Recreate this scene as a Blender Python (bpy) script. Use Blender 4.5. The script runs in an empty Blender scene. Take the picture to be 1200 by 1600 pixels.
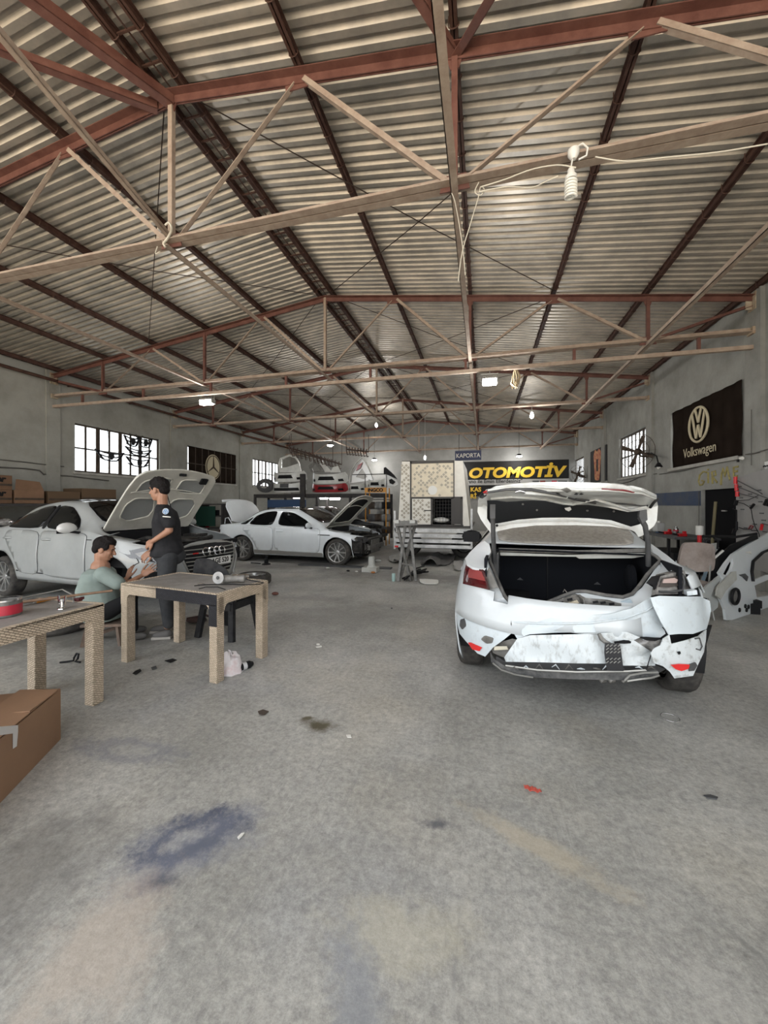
import bpy, bmesh, math, random
import numpy as np
from mathutils import Vector, Matrix, noise
R = random.Random(7)
PI = math.pi
# ------------------------------------------------------------------ camera, sky, sun, exposure
EYE = 1.48; FPX = 600.0; HX = 755.0; HY = 788.0
YAW = math.atan2(HX-600, FPX); SY, CY = math.sin(YAW), math.cos(YAW)
scene = bpy.context.scene
cam_d = bpy.data.cameras.new('camera'); cam = bpy.data.objects.new('camera', cam_d)
scene.collection.objects.link(cam); scene.camera = cam
cam.location = (0, 0, EYE); cam.rotation_euler = (PI/2, 0, YAW)
cam_d.sensor_fit = 'VERTICAL'; cam_d.sensor_height = 24; cam_d.lens = 24*FPX/1600.0
cam_d.shift_y = (HY-800)/1600.0
cam_d.clip_start = 0.05; cam_d.clip_end = 300
scene.view_settings.view_transform = 'Standard'; scene.view_settings.look = 'None'
scene.view_settings.exposure = 0.92; scene.view_settings.gamma = 1.0
scene.view_settings.use_curve_mapping = False
world = bpy.data.worlds.new('overcast_sky'); scene.world = world; world.use_nodes = True
bg = world.node_tree.nodes['Background']; bg.inputs[0].default_value = (0.93, 0.96, 1.0, 1); bg.inputs[1].default_value = 1.9
sun_d = bpy.data.lights.new('sun', 'SUN'); sun_d.energy = 10.0; sun_d.angle = 0.02; sun_d.color = (1, .93, .82)
sun = bpy.data.objects.new('sun', sun_d); scene.collection.objects.link(sun)
sun.rotation_euler = (math.radians(-28), 0, 0); sun.location = (0, 30, 40)

def W(x, y, Y=None, X=None, Z=None, D=None, d=None):
    """a pixel of the photograph to the point where its ray meets a plane of the hall"""
    u = (x-600)/FPX; v = (HY-y)/FPX
    rx, ry, rz = -SY+u*CY, CY+u*SY, v
    if Y is not None: t = Y/ry
    elif X is not None: t = X/rx
    elif Z is not None: t = (Z-EYE)/rz
    else: t = D
    return Vector((rx*t, ry*t, EYE+rz*t))
def G(x, y, z=0.0): return W(x, y, Z=z)
def proj(p):
    d = -SY*p[0]+CY*p[1]; r = CY*p[0]+SY*p[1]
    return (600+FPX*r/d, HY-FPX*(p[2]-EYE)/d, d)

# ------------------------------------------------------------------ materials
MATS = {}
def mat(name, col, rough=.6, metal=0.0, var=0.0, scale=6.0, col2=None, bump=0.0, bscale=40.0, spec=.5, emit=None, es=0, coat=0, trans=0, alpha=1, stretch=None, contrast=(.35,.65)):
    if name in MATS: return MATS[name]
    if sum(col) < .12 and not coat and rough > .3: spec = min(spec, .15)
    m = bpy.data.materials.new(name); m.use_nodes = True
    nt = m.node_tree; b = nt.nodes['Principled BSDF']
    b.inputs['Base Color'].default_value = (*col, 1); b.inputs['Roughness'].default_value = rough
    b.inputs['Metallic'].default_value = metal; b.inputs['Specular IOR Level'].default_value = spec
    b.inputs['Coat Weight'].default_value = coat
    b.inputs['Transmission Weight'].default_value = trans; b.inputs['Alpha'].default_value = alpha
    if emit: b.inputs['Emission Color'].default_value = (*emit, 1); b.inputs['Emission Strength'].default_value = es
    tc = None
    if col2 is not None or bump:
        tc = nt.nodes.new('ShaderNodeTexCoord'); mp = nt.nodes.new('ShaderNodeMapping')
        nt.links.new(tc.outputs['Object'], mp.inputs[0])
        if stretch: mp.inputs['Scale'].default_value = stretch
    if col2 is not None:
        n = nt.nodes.new('ShaderNodeTexNoise'); n.inputs['Scale'].default_value = scale; n.inputs['Detail'].default_value = 8
        n.inputs['Roughness'].default_value = .65
        cr = nt.nodes.new('ShaderNodeValToRGB')
        cr.color_ramp.elements[0].position = contrast[0]; cr.color_ramp.elements[0].color = (*col, 1)
        cr.color_ramp.elements[1].position = contrast[1]; cr.color_ramp.elements[1].color = (*col2, 1)
        nt.links.new(mp.outputs[0], n.inputs['Vector']); nt.links.new(n.outputs['Fac'], cr.inputs[0])
        nt.links.new(cr.outputs[0], b.inputs['Base Color'])
    if bump:
        n2 = nt.nodes.new('ShaderNodeTexNoise'); n2.inputs['Scale'].default_value = bscale; n2.inputs['Detail'].default_value = 6
        bp = nt.nodes.new('ShaderNodeBump'); bp.inputs['Strength'].default_value = bump; bp.inputs['Distance'].default_value = .02
        nt.links.new(mp.outputs[0], n2.inputs['Vector']); nt.links.new(n2.outputs['Fac'], bp.inputs['Height']); nt.links.new(bp.outputs[0], b.inputs['Normal'])
    MATS[name] = m; return m

white_pl = mat('white_plastic', (.72,.71,.66), .4)
# ------------------------------------------------------------------ mesh builder
class MB:
    def __init__(s): s.v = []; s.f = []; s.m = []; s.cur = 0
    def add(s, vs, fs, mi=None):
        o = len(s.v); s.v += [tuple(p) for p in vs]; s.f += [tuple(i+o for i in f) for f in fs]; s.m += [s.cur if mi is None else mi]*len(fs); return s
    def box(s, c, size, rot=None, mi=None):
        a, b, h = size[0]/2, size[1]/2, size[2]/2
        P = [Vector((x, y, z)) for x in (-a, a) for y in (-b, b) for z in (-h, h)]
        if rot is not None: P = [rot @ p for p in P]
        c = Vector(c)
        return s.add([p+c for p in P], [(0,1,3,2),(4,6,7,5),(0,4,5,1),(2,3,7,6),(0,2,6,4),(1,5,7,3)], mi)
    def bb(s, lo, hi, mi=None):
        return s.box([(lo[i]+hi[i])/2 for i in range(3)], [abs(hi[i]-lo[i]) for i in range(3)], None, mi)
    def beam(s, p, q, rects, up=(0,0,1), mi=None):
        p = Vector(p); q = Vector(q); d = (q-p).normalized(); u = Vector(up)
        if abs(d.dot(u)) > .98: u = Vector((0,1,0))
        sd = d.cross(u).normalized(); u = sd.cross(d).normalized()
        if isinstance(rects, (int, float)): rects = [(-rects/2, -rects/2, rects/2, rects/2)]
        for (a, b, c, e) in rects:
            P = [p+sd*x+u*y for (x, y) in ((a,b),(c,b),(c,e),(a,e))] + [q+sd*x+u*y for (x, y) in ((a,b),(c,b),(c,e),(a,e))]
            s.add(P, [(0,1,2,3),(7,6,5,4),(0,4,5,1),(1,5,6,2),(2,6,7,3),(3,7,4,0)], mi)
        return s
    def tube(s, pts, r, n=8, closed=False, mi=None, cap=True):
        pts = [Vector(p) for p in pts]; N = len(pts)
        rr = r if isinstance(r, (list, tuple)) else [r]*N
        vs = []; prev = None
        for i, p in enumerate(pts):
            if closed: t = pts[(i+1) % N]-pts[i-1]
            else: t = pts[min(i+1, N-1)]-pts[max(i-1, 0)]
            t = t.normalized() if t.length > 1e-9 else Vector((0,0,1))
            if prev is None:
                a = t.orthogonal().normalized()
            else:
                a = prev - t*prev.dot(t); a = a.normalized() if a.length > 1e-6 else t.orthogonal().normalized()
            prev = a; b = t.cross(a)
            vs += [p+(a*math.cos(2*PI*k/n)+b*math.sin(2*PI*k/n))*rr[i] for k in range(n)]
        fs = []
        for i in range(N if closed else N-1):
            j = (i+1) % N
            for k in range(n): fs.append((i*n+k, i*n+(k+1)%n, j*n+(k+1)%n, j*n+k))
        if cap and not closed: fs += [tuple(range(n))[::-1], tuple((N-1)*n+k for k in range(n))]
        return s.add(vs, fs, mi)
    def lathe(s, prof, c=(0,0,0), axis=(0,0,1), n=24, mi=None, cap=True):
        """prof = list of (radius, height along axis)"""
        c = Vector(c); ax = Vector(axis).normalized(); a = ax.orthogonal().normalized(); b = ax.cross(a)
        vs = []
        for (r, h) in prof:
            vs += [c+ax*h+(a*math.cos(2*PI*k/n)+b*math.sin(2*PI*k/n))*r for k in range(n)]
        fs = []
        for i in range(len(prof)-1):
            for k in range(n): fs.append((i*n+k, i*n+(k+1)%n, (i+1)*n+(k+1)%n, (i+1)*n+k))
        if cap:
            if prof[0][0] > 1e-5: fs.append(tuple(range(n))[::-1])
            if prof[-1][0] > 1e-5: fs.append(tuple((len(prof)-1)*n+k for k in range(n)))
        return s.add(vs, fs, mi)
    def prism(s, poly, mapf, h, mi=None):
        """poly 2D, mapf(u,v,w)->point, extruded over w 0..h"""
        n = len(poly)
        vs = [mapf(x, y, 0) for x, y in poly]+[mapf(x, y, h) for x, y in poly]
        fs = [tuple(range(n))[::-1], tuple(range(n, 2*n))]+[(i, (i+1)%n, n+(i+1)%n, n+i) for i in range(n)]
        return s.add(vs, fs, mi)
    def grid(s, nu, nv, f, mi=None, closeu=False):
        vs = [f(i, j) for i in range(nu) for j in range(nv)]
        fs = []
        for i in range(nu if closeu else nu-1):
            for j in range(nv-1):
                a = i*nv+j; b = ((i+1) % nu)*nv+j
                fs.append((a, b, b+1, a+1))
        return s.add(vs, fs, mi)
    def patch(s, poly, mapf, step, thick=0.0, mi=None, hole=None, toward=None):
        """a sheet with a traced outline (2D), cut on a grid of spacing step and bent by mapf(u,v) -> point"""
        bm = bmesh.new()
        vs = [bm.verts.new((x, y, 0)) for x, y in poly]
        es = [bm.edges.new((vs[i], vs[(i+1) % len(vs)])) for i in range(len(vs))]
        for hl in (hole or []):
            hv = [bm.verts.new((x, y, 0)) for x, y in hl]
            es += [bm.edges.new((hv[i], hv[(i+1) % len(hv)])) for i in range(len(hv))]
        if hole: bmesh.ops.triangle_fill(bm, edges=es, use_beauty=True, use_dissolve=False)
        else: bm.faces.new(vs)
        sx, sy = step if isinstance(step, tuple) else (step, step)
        xs = [p[0] for p in poly]; ys = [p[1] for p in poly]
        k = math.ceil(min(xs)/sx+1e-6)
        while k*sx < max(xs)-1e-6:
            bmesh.ops.bisect_plane(bm, geom=bm.verts[:]+bm.edges[:]+bm.faces[:], plane_co=(k*sx, 0, 0), plane_no=(1,0,0)); k += 1
        k = math.ceil(min(ys)/sy+1e-6)
        while k*sy < max(ys)-1e-6:
            bmesh.ops.bisect_plane(bm, geom=bm.verts[:]+bm.edges[:]+bm.faces[:], plane_co=(0, k*sy, 0), plane_no=(0,1,0)); k += 1
        bmesh.ops.remove_doubles(bm, verts=bm.verts[:], dist=1e-5)
        bmesh.ops.triangulate(bm, faces=[f for f in bm.faces if len(f.verts) > 4])
        bm.verts.ensure_lookup_table(); bm.verts.index_update(); bm.faces.index_update()
        P = [Vector(mapf(v.co.x, v.co.y)) for v in bm.verts]
        F = [tuple(v.index for v in f.verts) for f in bm.faces]
        if toward is not None:
            sn = Vector()
            for f in F: sn += (P[f[1]]-P[f[0]]).cross(P[f[2]]-P[f[0]])
            if sn.dot(Vector(toward)) < 0:
                F = [f[::-1] for f in F]; flip = True
        if thick:
            nrm = [Vector() for _ in P]
            for f in F:
                nn = (P[f[1]]-P[f[0]]).cross(P[f[2]]-P[f[0]])
                for i in f: nrm[i] += nn
            Q = [P[i]-nrm[i].normalized()*thick for i in range(len(P))]
            n = len(P)
            F2 = [tuple(n+i for i in f[::-1]) for f in F]
            for e in bm.edges:
                if len(e.link_faces) == 1:
                    lf = list(F[e.link_faces[0].index]); a, b = e.verts[0].index, e.verts[1].index
                    ia = lf.index(a)
                    if lf[(ia+1) % len(lf)] != b: a, b = b, a
                    F2.append((b, a, n+a, n+b))
            P = P+Q; F = F+F2
        bm.free()
        return s.add(P, F, mi)
    def build(s, name, mats, parent=None, smooth=None, loc=None, bevel=0, label=None):
        me = bpy.data.meshes.new(name)
        me.from_pydata([tuple(v) for v in s.v], [], s.f)
        if not isinstance(mats, (list, tuple)): mats = [mats]
        for m in mats: me.materials.append(m)
        if len(mats) > 1: me.polygons.foreach_set('material_index', [min(i, len(mats)-1) for i in s.m])
        if smooth is not None:
            me.polygons.foreach_set('use_smooth', [True]*len(me.polygons))
            try: me.set_sharp_from_angle(angle=math.radians(smooth))
            except Exception: pass
        me.update()
        o = bpy.data.objects.new(name, me); scene.collection.objects.link(o)
        if bevel:
            md = o.modifiers.new('bevel', 'BEVEL'); md.width = bevel; md.segments = 2; md.limit_method = 'ANGLE'
        if loc is not None: o.location = loc
        if parent is not None: o.parent = parent
        if label: o['label'] = label
        return o
def thing(name, label, cat, loc=(0,0,0), rz=0, group=None):
    o = bpy.data.objects.new(name, None); scene.collection.objects.link(o)
    o.empty_display_size = .1
    o.location = loc; o.rotation_euler = (0, 0, rz); o['label'] = label; o['category'] = cat
    if group: o['group'] = group
    return o
def tag(o, label, cat, group=None):
    o['label'] = label; o['category'] = cat
    if group: o['group'] = group
    return o
def struct(o): o['kind'] = 'structure'; return o
def dup(o, parent=None, loc=None, rot=None, label=None):
    kids = [c for c in scene.collection.objects if c.parent == o]
    c = o.copy(); scene.collection.objects.link(c)
    if parent is not None: c.parent = parent
    if loc is not None: c.location = loc
    if rot is not None: c.rotation_euler = rot
    if label: c['label'] = label
    for k in kids: dup(k, c)
    return c
def center(o, about):
    """keep a world-built mesh where it is while its origin moves to 'about' (an Empty at the thing's base)"""
    a = Vector(about)
    o.data.transform(Matrix.Translation(-a)); return o
FONTS = {}
def text_mb(body, size, mapf, depth=.004, bold=0.0, shear=0.0, width=1.0, align='LEFT', space=1.0, res=3):
    """lettering as a mesh: mapf(x, y, w)"""
    cu = bpy.data.curves.new('t', 'FONT'); cu.body = body; cu.size = size; cu.offset = bold; cu.shear = shear; cu.align_x = align
    cu.space_character = space; cu.resolution_u = res; cu.extrude = depth/2
    ob = bpy.data.objects.new('t', cu); scene.collection.objects.link(ob)
    dg = bpy.context.evaluated_depsgraph_get(); dg.update()
    me = bpy.data.meshes.new_from_object(ob.evaluated_get(dg))
    mb = MB(); mb.add([mapf(v.co.x*width, v.co.y, v.co.z) for v in me.vertices], [tuple(p.vertices) for p in me.polygons])
    bpy.data.objects.remove(ob); bpy.data.curves.remove(cu); bpy.data.meshes.remove(me)
    return mb
def pch(xs, ys):
    """smooth monotone interpolation through the points"""
    xs = list(map(float, xs)); ys = list(map(float, ys)); n = len(xs)
    h = [xs[i+1]-xs[i] for i in range(n-1)]; dl = [(ys[i+1]-ys[i])/h[i] for i in range(n-1)]
    m = [0.0]*n; m[0] = dl[0]; m[-1] = dl[-1]
    for i in range(1, n-1):
        m[i] = 0 if dl[i-1]*dl[i] <= 0 else 3*(h[i-1]+h[i])/((2*h[i]+h[i-1])/dl[i-1]+(h[i]+2*h[i-1])/dl[i])
    def f(x):
        if x <= xs[0]: return ys[0]
        if x >= xs[-1]: return ys[-1]
        i = 0
        while x > xs[i+1]: i += 1
        t = (x-xs[i])/h[i]
        return (2*t**3-3*t*t+1)*ys[i]+(t**3-2*t*t+t)*h[i]*m[i]+(-2*t**3+3*t*t)*ys[i+1]+(t**3-t*t)*h[i]*m[i+1]
    return f
# ------------------------------------------------------------------ hall
HC = 3.0; ZC = EYE+HC
XR, XL, XRG = 4.62, -11.7, -3.47
YF, YB = -1.6, 21.9
TY = [-.72, 3.666, 8.1, 12.45, 16.8, 21.2]
def roofz(X): return EYE+HC*1.576+.05-.132*abs(X-XRG)
concrete = mat('floor_concrete', (.5,.5,.5))
def floor_material(m):
    nt = m.node_tree; L = nt.links.new; b = nt.nodes['Principled BSDF']
    ge = nt.nodes.new('ShaderNodeNewGeometry')
    def N(scale, det=8, rough=.6, st=None, dist=0, rot=None, off=(0,0,0)):
        mp = nt.nodes.new('ShaderNodeMapping'); L(ge.outputs['Position'], mp.inputs[0])
        if st: mp.inputs['Scale'].default_value = st
        if rot: mp.inputs['Rotation'].default_value = (0,0,rot)
        mp.inputs['Location'].default_value = off
        n = nt.nodes.new('ShaderNodeTexNoise'); n.inputs['Scale'].default_value = scale; n.inputs['Detail'].default_value = det
        n.inputs['Roughness'].default_value = rough; n.inputs['Distortion'].default_value = dist; L(mp.outputs[0], n.inputs['Vector'])
        return n.outputs['Fac']
    def ramp(src, a, ca, c, cb):
        r = nt.nodes.new('ShaderNodeValToRGB'); r.color_ramp.elements[0].position = a; r.color_ramp.elements[1].position = c
        r.color_ramp.elements[0].color = (*ca, 1) if not isinstance(ca, float) else (ca,)*3+(1,)
        r.color_ramp.elements[1].color = (*cb, 1) if not isinstance(cb, float) else (cb,)*3+(1,)
        L(src, r.inputs[0]); return r.outputs[0]
    def mix(f, a, c, mode='MIX'):
        x = nt.nodes.new('ShaderNodeMixRGB'); x.blend_type = mode
        if isinstance(f, float): x.inputs[0].default_value = f
        else: L(f, x.inputs[0])
        for i, k in ((1, a), (2, c)):
            if isinstance(k, tuple): x.inputs[i].default_value = (*k, 1)
            else: L(k, x.inputs[i])
        return x.outputs[0]
    def math_(op, a, c):
        x = nt.nodes.new('ShaderNodeMath'); x.operation = op
        for i, k in ((0, a), (1, c)):
            if isinstance(k, (int, float)): x.inputs[i].default_value = k
            else: L(k, x.inputs[i])
        return x.outputs[0]
    base = ramp(N(1.1, 9, .62), .3, (.27,.266,.246), .72, (.49,.48,.45))
    warm = ramp(N(.9, 5, .5, off=(7,3,0)), .52, 0.0, .72, 1.0)
    base = mix(math_('MULTIPLY', warm, .30), base, (.52,.46,.35))
    blue = ramp(N(.7, 5, .6, off=(-4,9,0)), .55, 0.0, .75, 1.0)
    base = mix(math_('MULTIPLY', blue, .35), base, (.30,.32,.37))
    fine = ramp(N(26, 12, .9), .38, (.55,.55,.55), .62, (1.30,1.30,1.28))
    base = mix(1.0, base, fine, 'MULTIPLY')
    blot = ramp(N(5.5, 11, .88, dist=.3), .52, 0.0, .70, .6)
    base = mix(blot, base, (.17,.17,.165))
    scr = ramp(N(5, 10, .75, st=(6, .4, 1), rot=-.55), .58, 0.0, .72, .4)
    base = mix(scr, base, (.62,.61,.57))
    scr2 = ramp(N(5, 10, .75, st=(7, .3, 1), rot=.15, off=(3,1,0)), .57, 0.0, .70, .5)
    base = mix(scr2, base, (.20,.20,.20))
    dust = ramp(N(2.6, 8, .7, off=(11,2,0)), .55, 0.0, .8, .5)
    base = mix(dust, base, (.56,.54,.49))
    # stains and darker patches with a place of their own on the slab
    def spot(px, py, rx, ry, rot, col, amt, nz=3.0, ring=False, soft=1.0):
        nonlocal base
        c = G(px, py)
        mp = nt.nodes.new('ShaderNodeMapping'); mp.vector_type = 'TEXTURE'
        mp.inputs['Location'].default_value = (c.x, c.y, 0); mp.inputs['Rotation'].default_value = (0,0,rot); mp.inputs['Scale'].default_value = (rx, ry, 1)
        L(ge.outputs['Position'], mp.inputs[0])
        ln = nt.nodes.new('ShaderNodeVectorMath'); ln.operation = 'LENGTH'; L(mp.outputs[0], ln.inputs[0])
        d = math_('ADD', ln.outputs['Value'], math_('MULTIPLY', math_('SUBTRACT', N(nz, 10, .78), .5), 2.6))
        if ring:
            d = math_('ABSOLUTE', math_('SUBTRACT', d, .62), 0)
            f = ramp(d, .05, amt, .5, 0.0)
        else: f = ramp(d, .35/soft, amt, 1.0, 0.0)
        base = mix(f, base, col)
    spot(300, 1306, .25, .14, .75, (.07,.08,.12), .95, 7, ring=True)
    spot(310, 1322, .13, .045, .75, (.05,.06,.085), .8, 12)
    spot(245, 1378, .10, .06, .6, (.045,.05,.075), .85, 8)
    spot(300, 1318, .34, .22, .7, (.20,.215,.27), .42, 5)
    spot(200, 1172, .36, .12, .1, (.16,.17,.21), .5, 8, ring=True)
    spot(30, 1380, .35, .5, .3, (.11,.105,.10), .55, 4)
    spot(497, 1133, .17, .085, -.1, (.075,.062,.03), .95, 9, soft=1.6)
    spot(480, 1122, .05, .035, .3, (.085,.07,.035), .9, 14)
    spot(411, 1116, .035, .025, .3, (.09,.06,.045), .9, 14)
    spot(684, 1288, .09, .035, .2, (.06,.065,.085), .75, 12)
    spot(845, 1325, .38, .08, -.42, (.52,.45,.33), .5, 6)
    spot(160, 1470, .25, .3, .3, (.54,.45,.37), .42, 6)
    spot(620, 1455, .3, .14, .2, (.55,.51,.38), .35, 6)
    spot(560, 1560, .10, .3, .5, (.22,.24,.28), .5, 9)
    spot(1170, 1480, .1, .02, -.9, (.15,.15,.14), .6, 8)
    spot(490, 935, .9, .35, .1, (.14,.135,.125), .5, 3)  # from here on, broad darker patches further into the hall
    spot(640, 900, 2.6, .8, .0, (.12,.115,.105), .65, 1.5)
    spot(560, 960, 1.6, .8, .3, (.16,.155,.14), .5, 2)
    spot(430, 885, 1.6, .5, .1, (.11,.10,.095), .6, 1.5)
    spot(130, 985, 2.0, 1.1, .1, (.10,.095,.085), .75, 1.5)  # shade under the left sedan, painted into the floor colour
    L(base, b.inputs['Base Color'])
    rg = ramp(N(2.2, 6, .6, off=(1,8,0)), .3, .42, .75, .72); L(rg, b.inputs['Roughness'])
    bp = nt.nodes.new('ShaderNodeBump'); bp.inputs['Strength'].default_value = .25; bp.inputs['Distance'].default_value = .01
    L(N(30, 8, .7), bp.inputs['Height']); L(bp.outputs[0], b.inputs['Normal'])
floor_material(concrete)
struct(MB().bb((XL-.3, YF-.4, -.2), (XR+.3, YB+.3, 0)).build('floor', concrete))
yard = mat('yard_concrete', (.56,.49,.40), .9, col2=(.66,.58,.48), scale=.8)
struct(MB().bb((-45, -60, -.25), (40, YF-.42, -.02)).build('trim_1', yard))

plaster_l = mat('painted_plaster', (.30,.295,.262), .85, col2=(.20,.196,.172), scale=1.3, bump=.35, bscale=5, contrast=(.4,.75))
plaster_r = mat('grey_render', (.30,.30,.275), .9, col2=(.20,.198,.18), scale=1.6, bump=.5, bscale=9, contrast=(.35,.7))
plaster_b = mat('back_plaster', (.27,.265,.245), .9, col2=(.20,.195,.18), scale=1.0, bump=.2, bscale=4)
def holes_wall(name, X, thick, holes, m, zt):
    ys = sorted({YF, YB}|{h[0] for h in holes}|{h[1] for h in holes}); zs = sorted({0, zt}|{h[2] for h in holes}|{h[3] for h in holes})
    mb = MB()
    for a, b in zip(ys, ys[1:]):
        run = None
        for c, d in zip(zs, zs[1:]):
            cy, cz = (a+b)/2, (c+d)/2
            solid = not any(h[0] < cy < h[1] and h[2] < cz < h[3] for h in holes)
            if solid:
                if run is None: run = [c, d]
                else: run[1] = d
            if (not solid or d == zs[-1]) and run: mb.bb((X, a, run[0]), (X+thick, b, run[1])); run = None
    return struct(mb.build(name, m))
def win_px(X, x0, y0t, y0b, x1, y1t, y1b):
    a, b, c, d = W(x0, y0t, X=X), W(x0, y0b, X=X), W(x1, y1t, X=X), W(x1, y1b, X=X)
    return (min(a.y, c.y), max(a.y, c.y), (b.z+d.z)/2, (a.z+c.z)/2)
WL = [win_px(XL, 117, 657, 735, 250, 686, 746), win_px(XL, 293, 695, 752, 368, 710, 757), win_px(XL, 395, 716, 760, 437, 727, 763)]
WR = [win_px(XR, 1048, 646, 731, 1154, 590, 708), win_px(XR, 967, 690, 750, 1014, 662, 740), win_px(XR, 924, 712, 752, 949, 699, 750), win_px(XR, 896, 724, 752, 912, 719, 750)]
zsl = sum(w[2] for w in WL)/3; ztl = sum(w[3] for w in WL)/3
zsr = sum(w[2] for w in WR[:2])/2; ztr = sum(w[3] for w in WR[:2])/2
WL = [(a, b, zsl, ztl) for a, b, _, _ in WL]; WR = [(a, b, zsr, ztr) for a, b, _, _ in WR]
ys4 = W(1096, 770, X=XR).y; ys5 = W(1151, 770, X=XR).y; dtop = (W(1096, 766, X=XR).z+W(1151,762,X=XR).z)/2
DOORH = (ys5, ys4, 0, dtop)
print('windows', WL, WR, 'door', DOORH, 'zs', zsl, ztl, zsr, ztr)
zr_eave = roofz(XR)+.055; zl_eave = roofz(XL)+.055
holes_wall('wall_left', XL-.25, .25, WL, plaster_l, zl_eave)
holes_wall('wall_right', XR, .25, WR+[DOORH], plaster_r, zr_eave)
mb = MB(); n = len(mb.v)
poly = [(XL-.25, 0), (XR+.25, 0), (XR+.25, zr_eave), (XRG, roofz(XRG)+.09), (XL-.25, zl_eave)]
struct(MB().prism(poly, lambda a, b, w: Vector((a, YB+w, b)), .25).build('wall_back', plaster_b))
# pilasters, lintels and painted dado, each part of the room
mb = MB()
for y in TY[1:]:
    if y < 20: mb.bb((XR-.07, y-.2, 0), (XR+.01, y+.2, zr_eave-.02))
struct(mb.build('trim_2', plaster_r))
mb = MB()
for y in TY[1:]: mb.bb((XL-.01, y-.18, 0), (XL+.05, y+.18, zl_eave-.02))
struct(mb.build('trim_3', plaster_l))
bluep = mat('faded_blue_paint', (.03,.05,.10), .8, col2=(.06,.07,.09), scale=3)
mb = MB(); zb0 = W(1060, 768, X=XR).z
ya, yb_ = ys4+.02, W(1024, 772, X=XR).y+3
zd1 = W(1075, 768, X=XR).z; zd0 = W(1075, 790, X=XR).z
mb.bb((XR-.012, ya, zd0), (XR+.01, yb_, zd1)); struct(mb.build('trim_4', bluep))
sillm = mat('window_sill_paint', (.42,.41,.37), .8, col2=(.3,.29,.26), scale=4)
brownf = mat('window_frame_brown', (.045,.034,.026), .6, col2=(.075,.055,.04), scale=8)
glassm = bpy.data.materials.new('wired_frosted_glass'); glassm.use_nodes = True
_nt = glassm.node_tree; _nt.nodes.clear()
_o = _nt.nodes.new('ShaderNodeOutputMaterial'); _t = _nt.nodes.new('ShaderNodeBsdfTranslucent'); _tr = _nt.nodes.new('ShaderNodeBsdfTransparent'); _m = _nt.nodes.new('ShaderNodeMixShader')
_t.inputs[0].default_value = (.9,.9,.88,1); _tr.inputs[0].default_value = (.93,.95,.95,1); _m.inputs[0].default_value = .35
_nt.links.new(_tr.outputs[0], _m.inputs[1]); _nt.links.new(_t.outputs[0], _m.inputs[2]); _nt.links.new(_m.outputs[0], _o.inputs[0])
MATS['wired_frosted_glass'] = glassm
def window(idx, X, side, w, ncol, rows=(.5,), wide=()):
    y0, y1, z0, z1 = w; xo = X-side*.10      # side=+1: room is at +X of the wall face
    t = bpy.data.objects.new('window_%d' % idx, None); scene.collection.objects.link(t); struct(t); t.location = (xo, (y0+y1)/2, z0)
    L0 = Vector(t.location); f = MB()
    def bb(mb, lo, hi): mb.bb(Vector(lo)-L0, Vector(hi)-L0)
    for a in (y0, y1-.05): bb(f, (xo-.025, a, z0), (xo+.025, a+.05, z1))
    for a in (z0, z1-.05): bb(f, (xo-.025, y0, a), (xo+.025, y1, a+.05))
    for k in range(1, ncol):
        yy = y0+(y1-y0)*k/ncol; h = .06 if k in wide else .026
        bb(f, (xo-.02, yy-h, z0), (xo+.02, yy+h, z1))
    for r in rows: bb(f, (xo-.02, y0, z0+(z1-z0)*r-.02), (xo+.02, y1, z0+(z1-z0)*r+.02))
    f.build('window_frame', brownf, t)
    g = MB(); bb(g, (xo-.004, y0+.02, z0+.02), (xo+.004, y1-.02, z1-.02)); g.build('pane', glassm, t)
    # ornamental steel bars outside
    b = MB()
    for k in range(ncol*2):
        yy = y0+(y1-y0)*(k+.5)/(ncol*2)
        b.tube([Vector((xo-side*.09, yy, z0))-L0, Vector((xo-side*.09, yy, z1))-L0], .006, 5)
    b.build('bars', brownf, t)
    s = MB(); bb(s, (X-side*.22, y0-.06, z0-.07), (X+side*.05, y1+.06, z0)); s.build('window_sill', sillm, t)
window(1, XL, 1, WL[0], 8, wide=(2, 4, 6)); window(2, XL, 1, WL[1], 8, wide=(2,4,6)); window(3, XL, 1, WL[2], 8, wide=(2,4,6))
window(4, XR, -1, WR[0], 8, wide=(3,)); window(5, XR, -1, WR[1], 8, wide=(2,)); window(6, XR, -1, WR[2], 6); window(7, XR, -1, WR[3], 8)

# corrugated roof
galv = mat('corrugated_sheet', (.52,.465,.39), .42, metal=.5, col2=(.29,.27,.235), scale=2.0, contrast=(.3,.7), spec=.4)
def roof(x0, x1, name):
    P = 4.3833/29; prof = [(0,0), (.44*P, 0), (.52*P, .040), (.84*P, .040), (P, 0)]
    mb = MB(); ys = []; y = YF-.5
    while y < YB+.3:
        for a, h in prof[:-1]: ys.append((y+a, h))
        y += P
    xs = [x0+(x1-x0)*k/4 for k in range(5)]
    vs = [Vector((x, yy, roofz(x)+h+.09)) for (yy, h) in ys for x in xs]
    n = 5; fs = [(i*n+k, i*n+k+1, (i+1)*n+k+1, (i+1)*n+k) for i in range(len(ys)-1) for k in range(4)]
    mb.add(vs, fs)
    # thickness: an outer skin, so that light does not leak
    o = mb.build(name, galv); md = o.modifiers.new('t', 'SOLIDIFY'); md.thickness = .004; md.offset = 1 if x1 > x0 else -1
    return struct(o)
roof(XL-.35, XRG, 'ceiling'); roof(XRG, XR+.35, 'ceiling.001')

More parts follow.
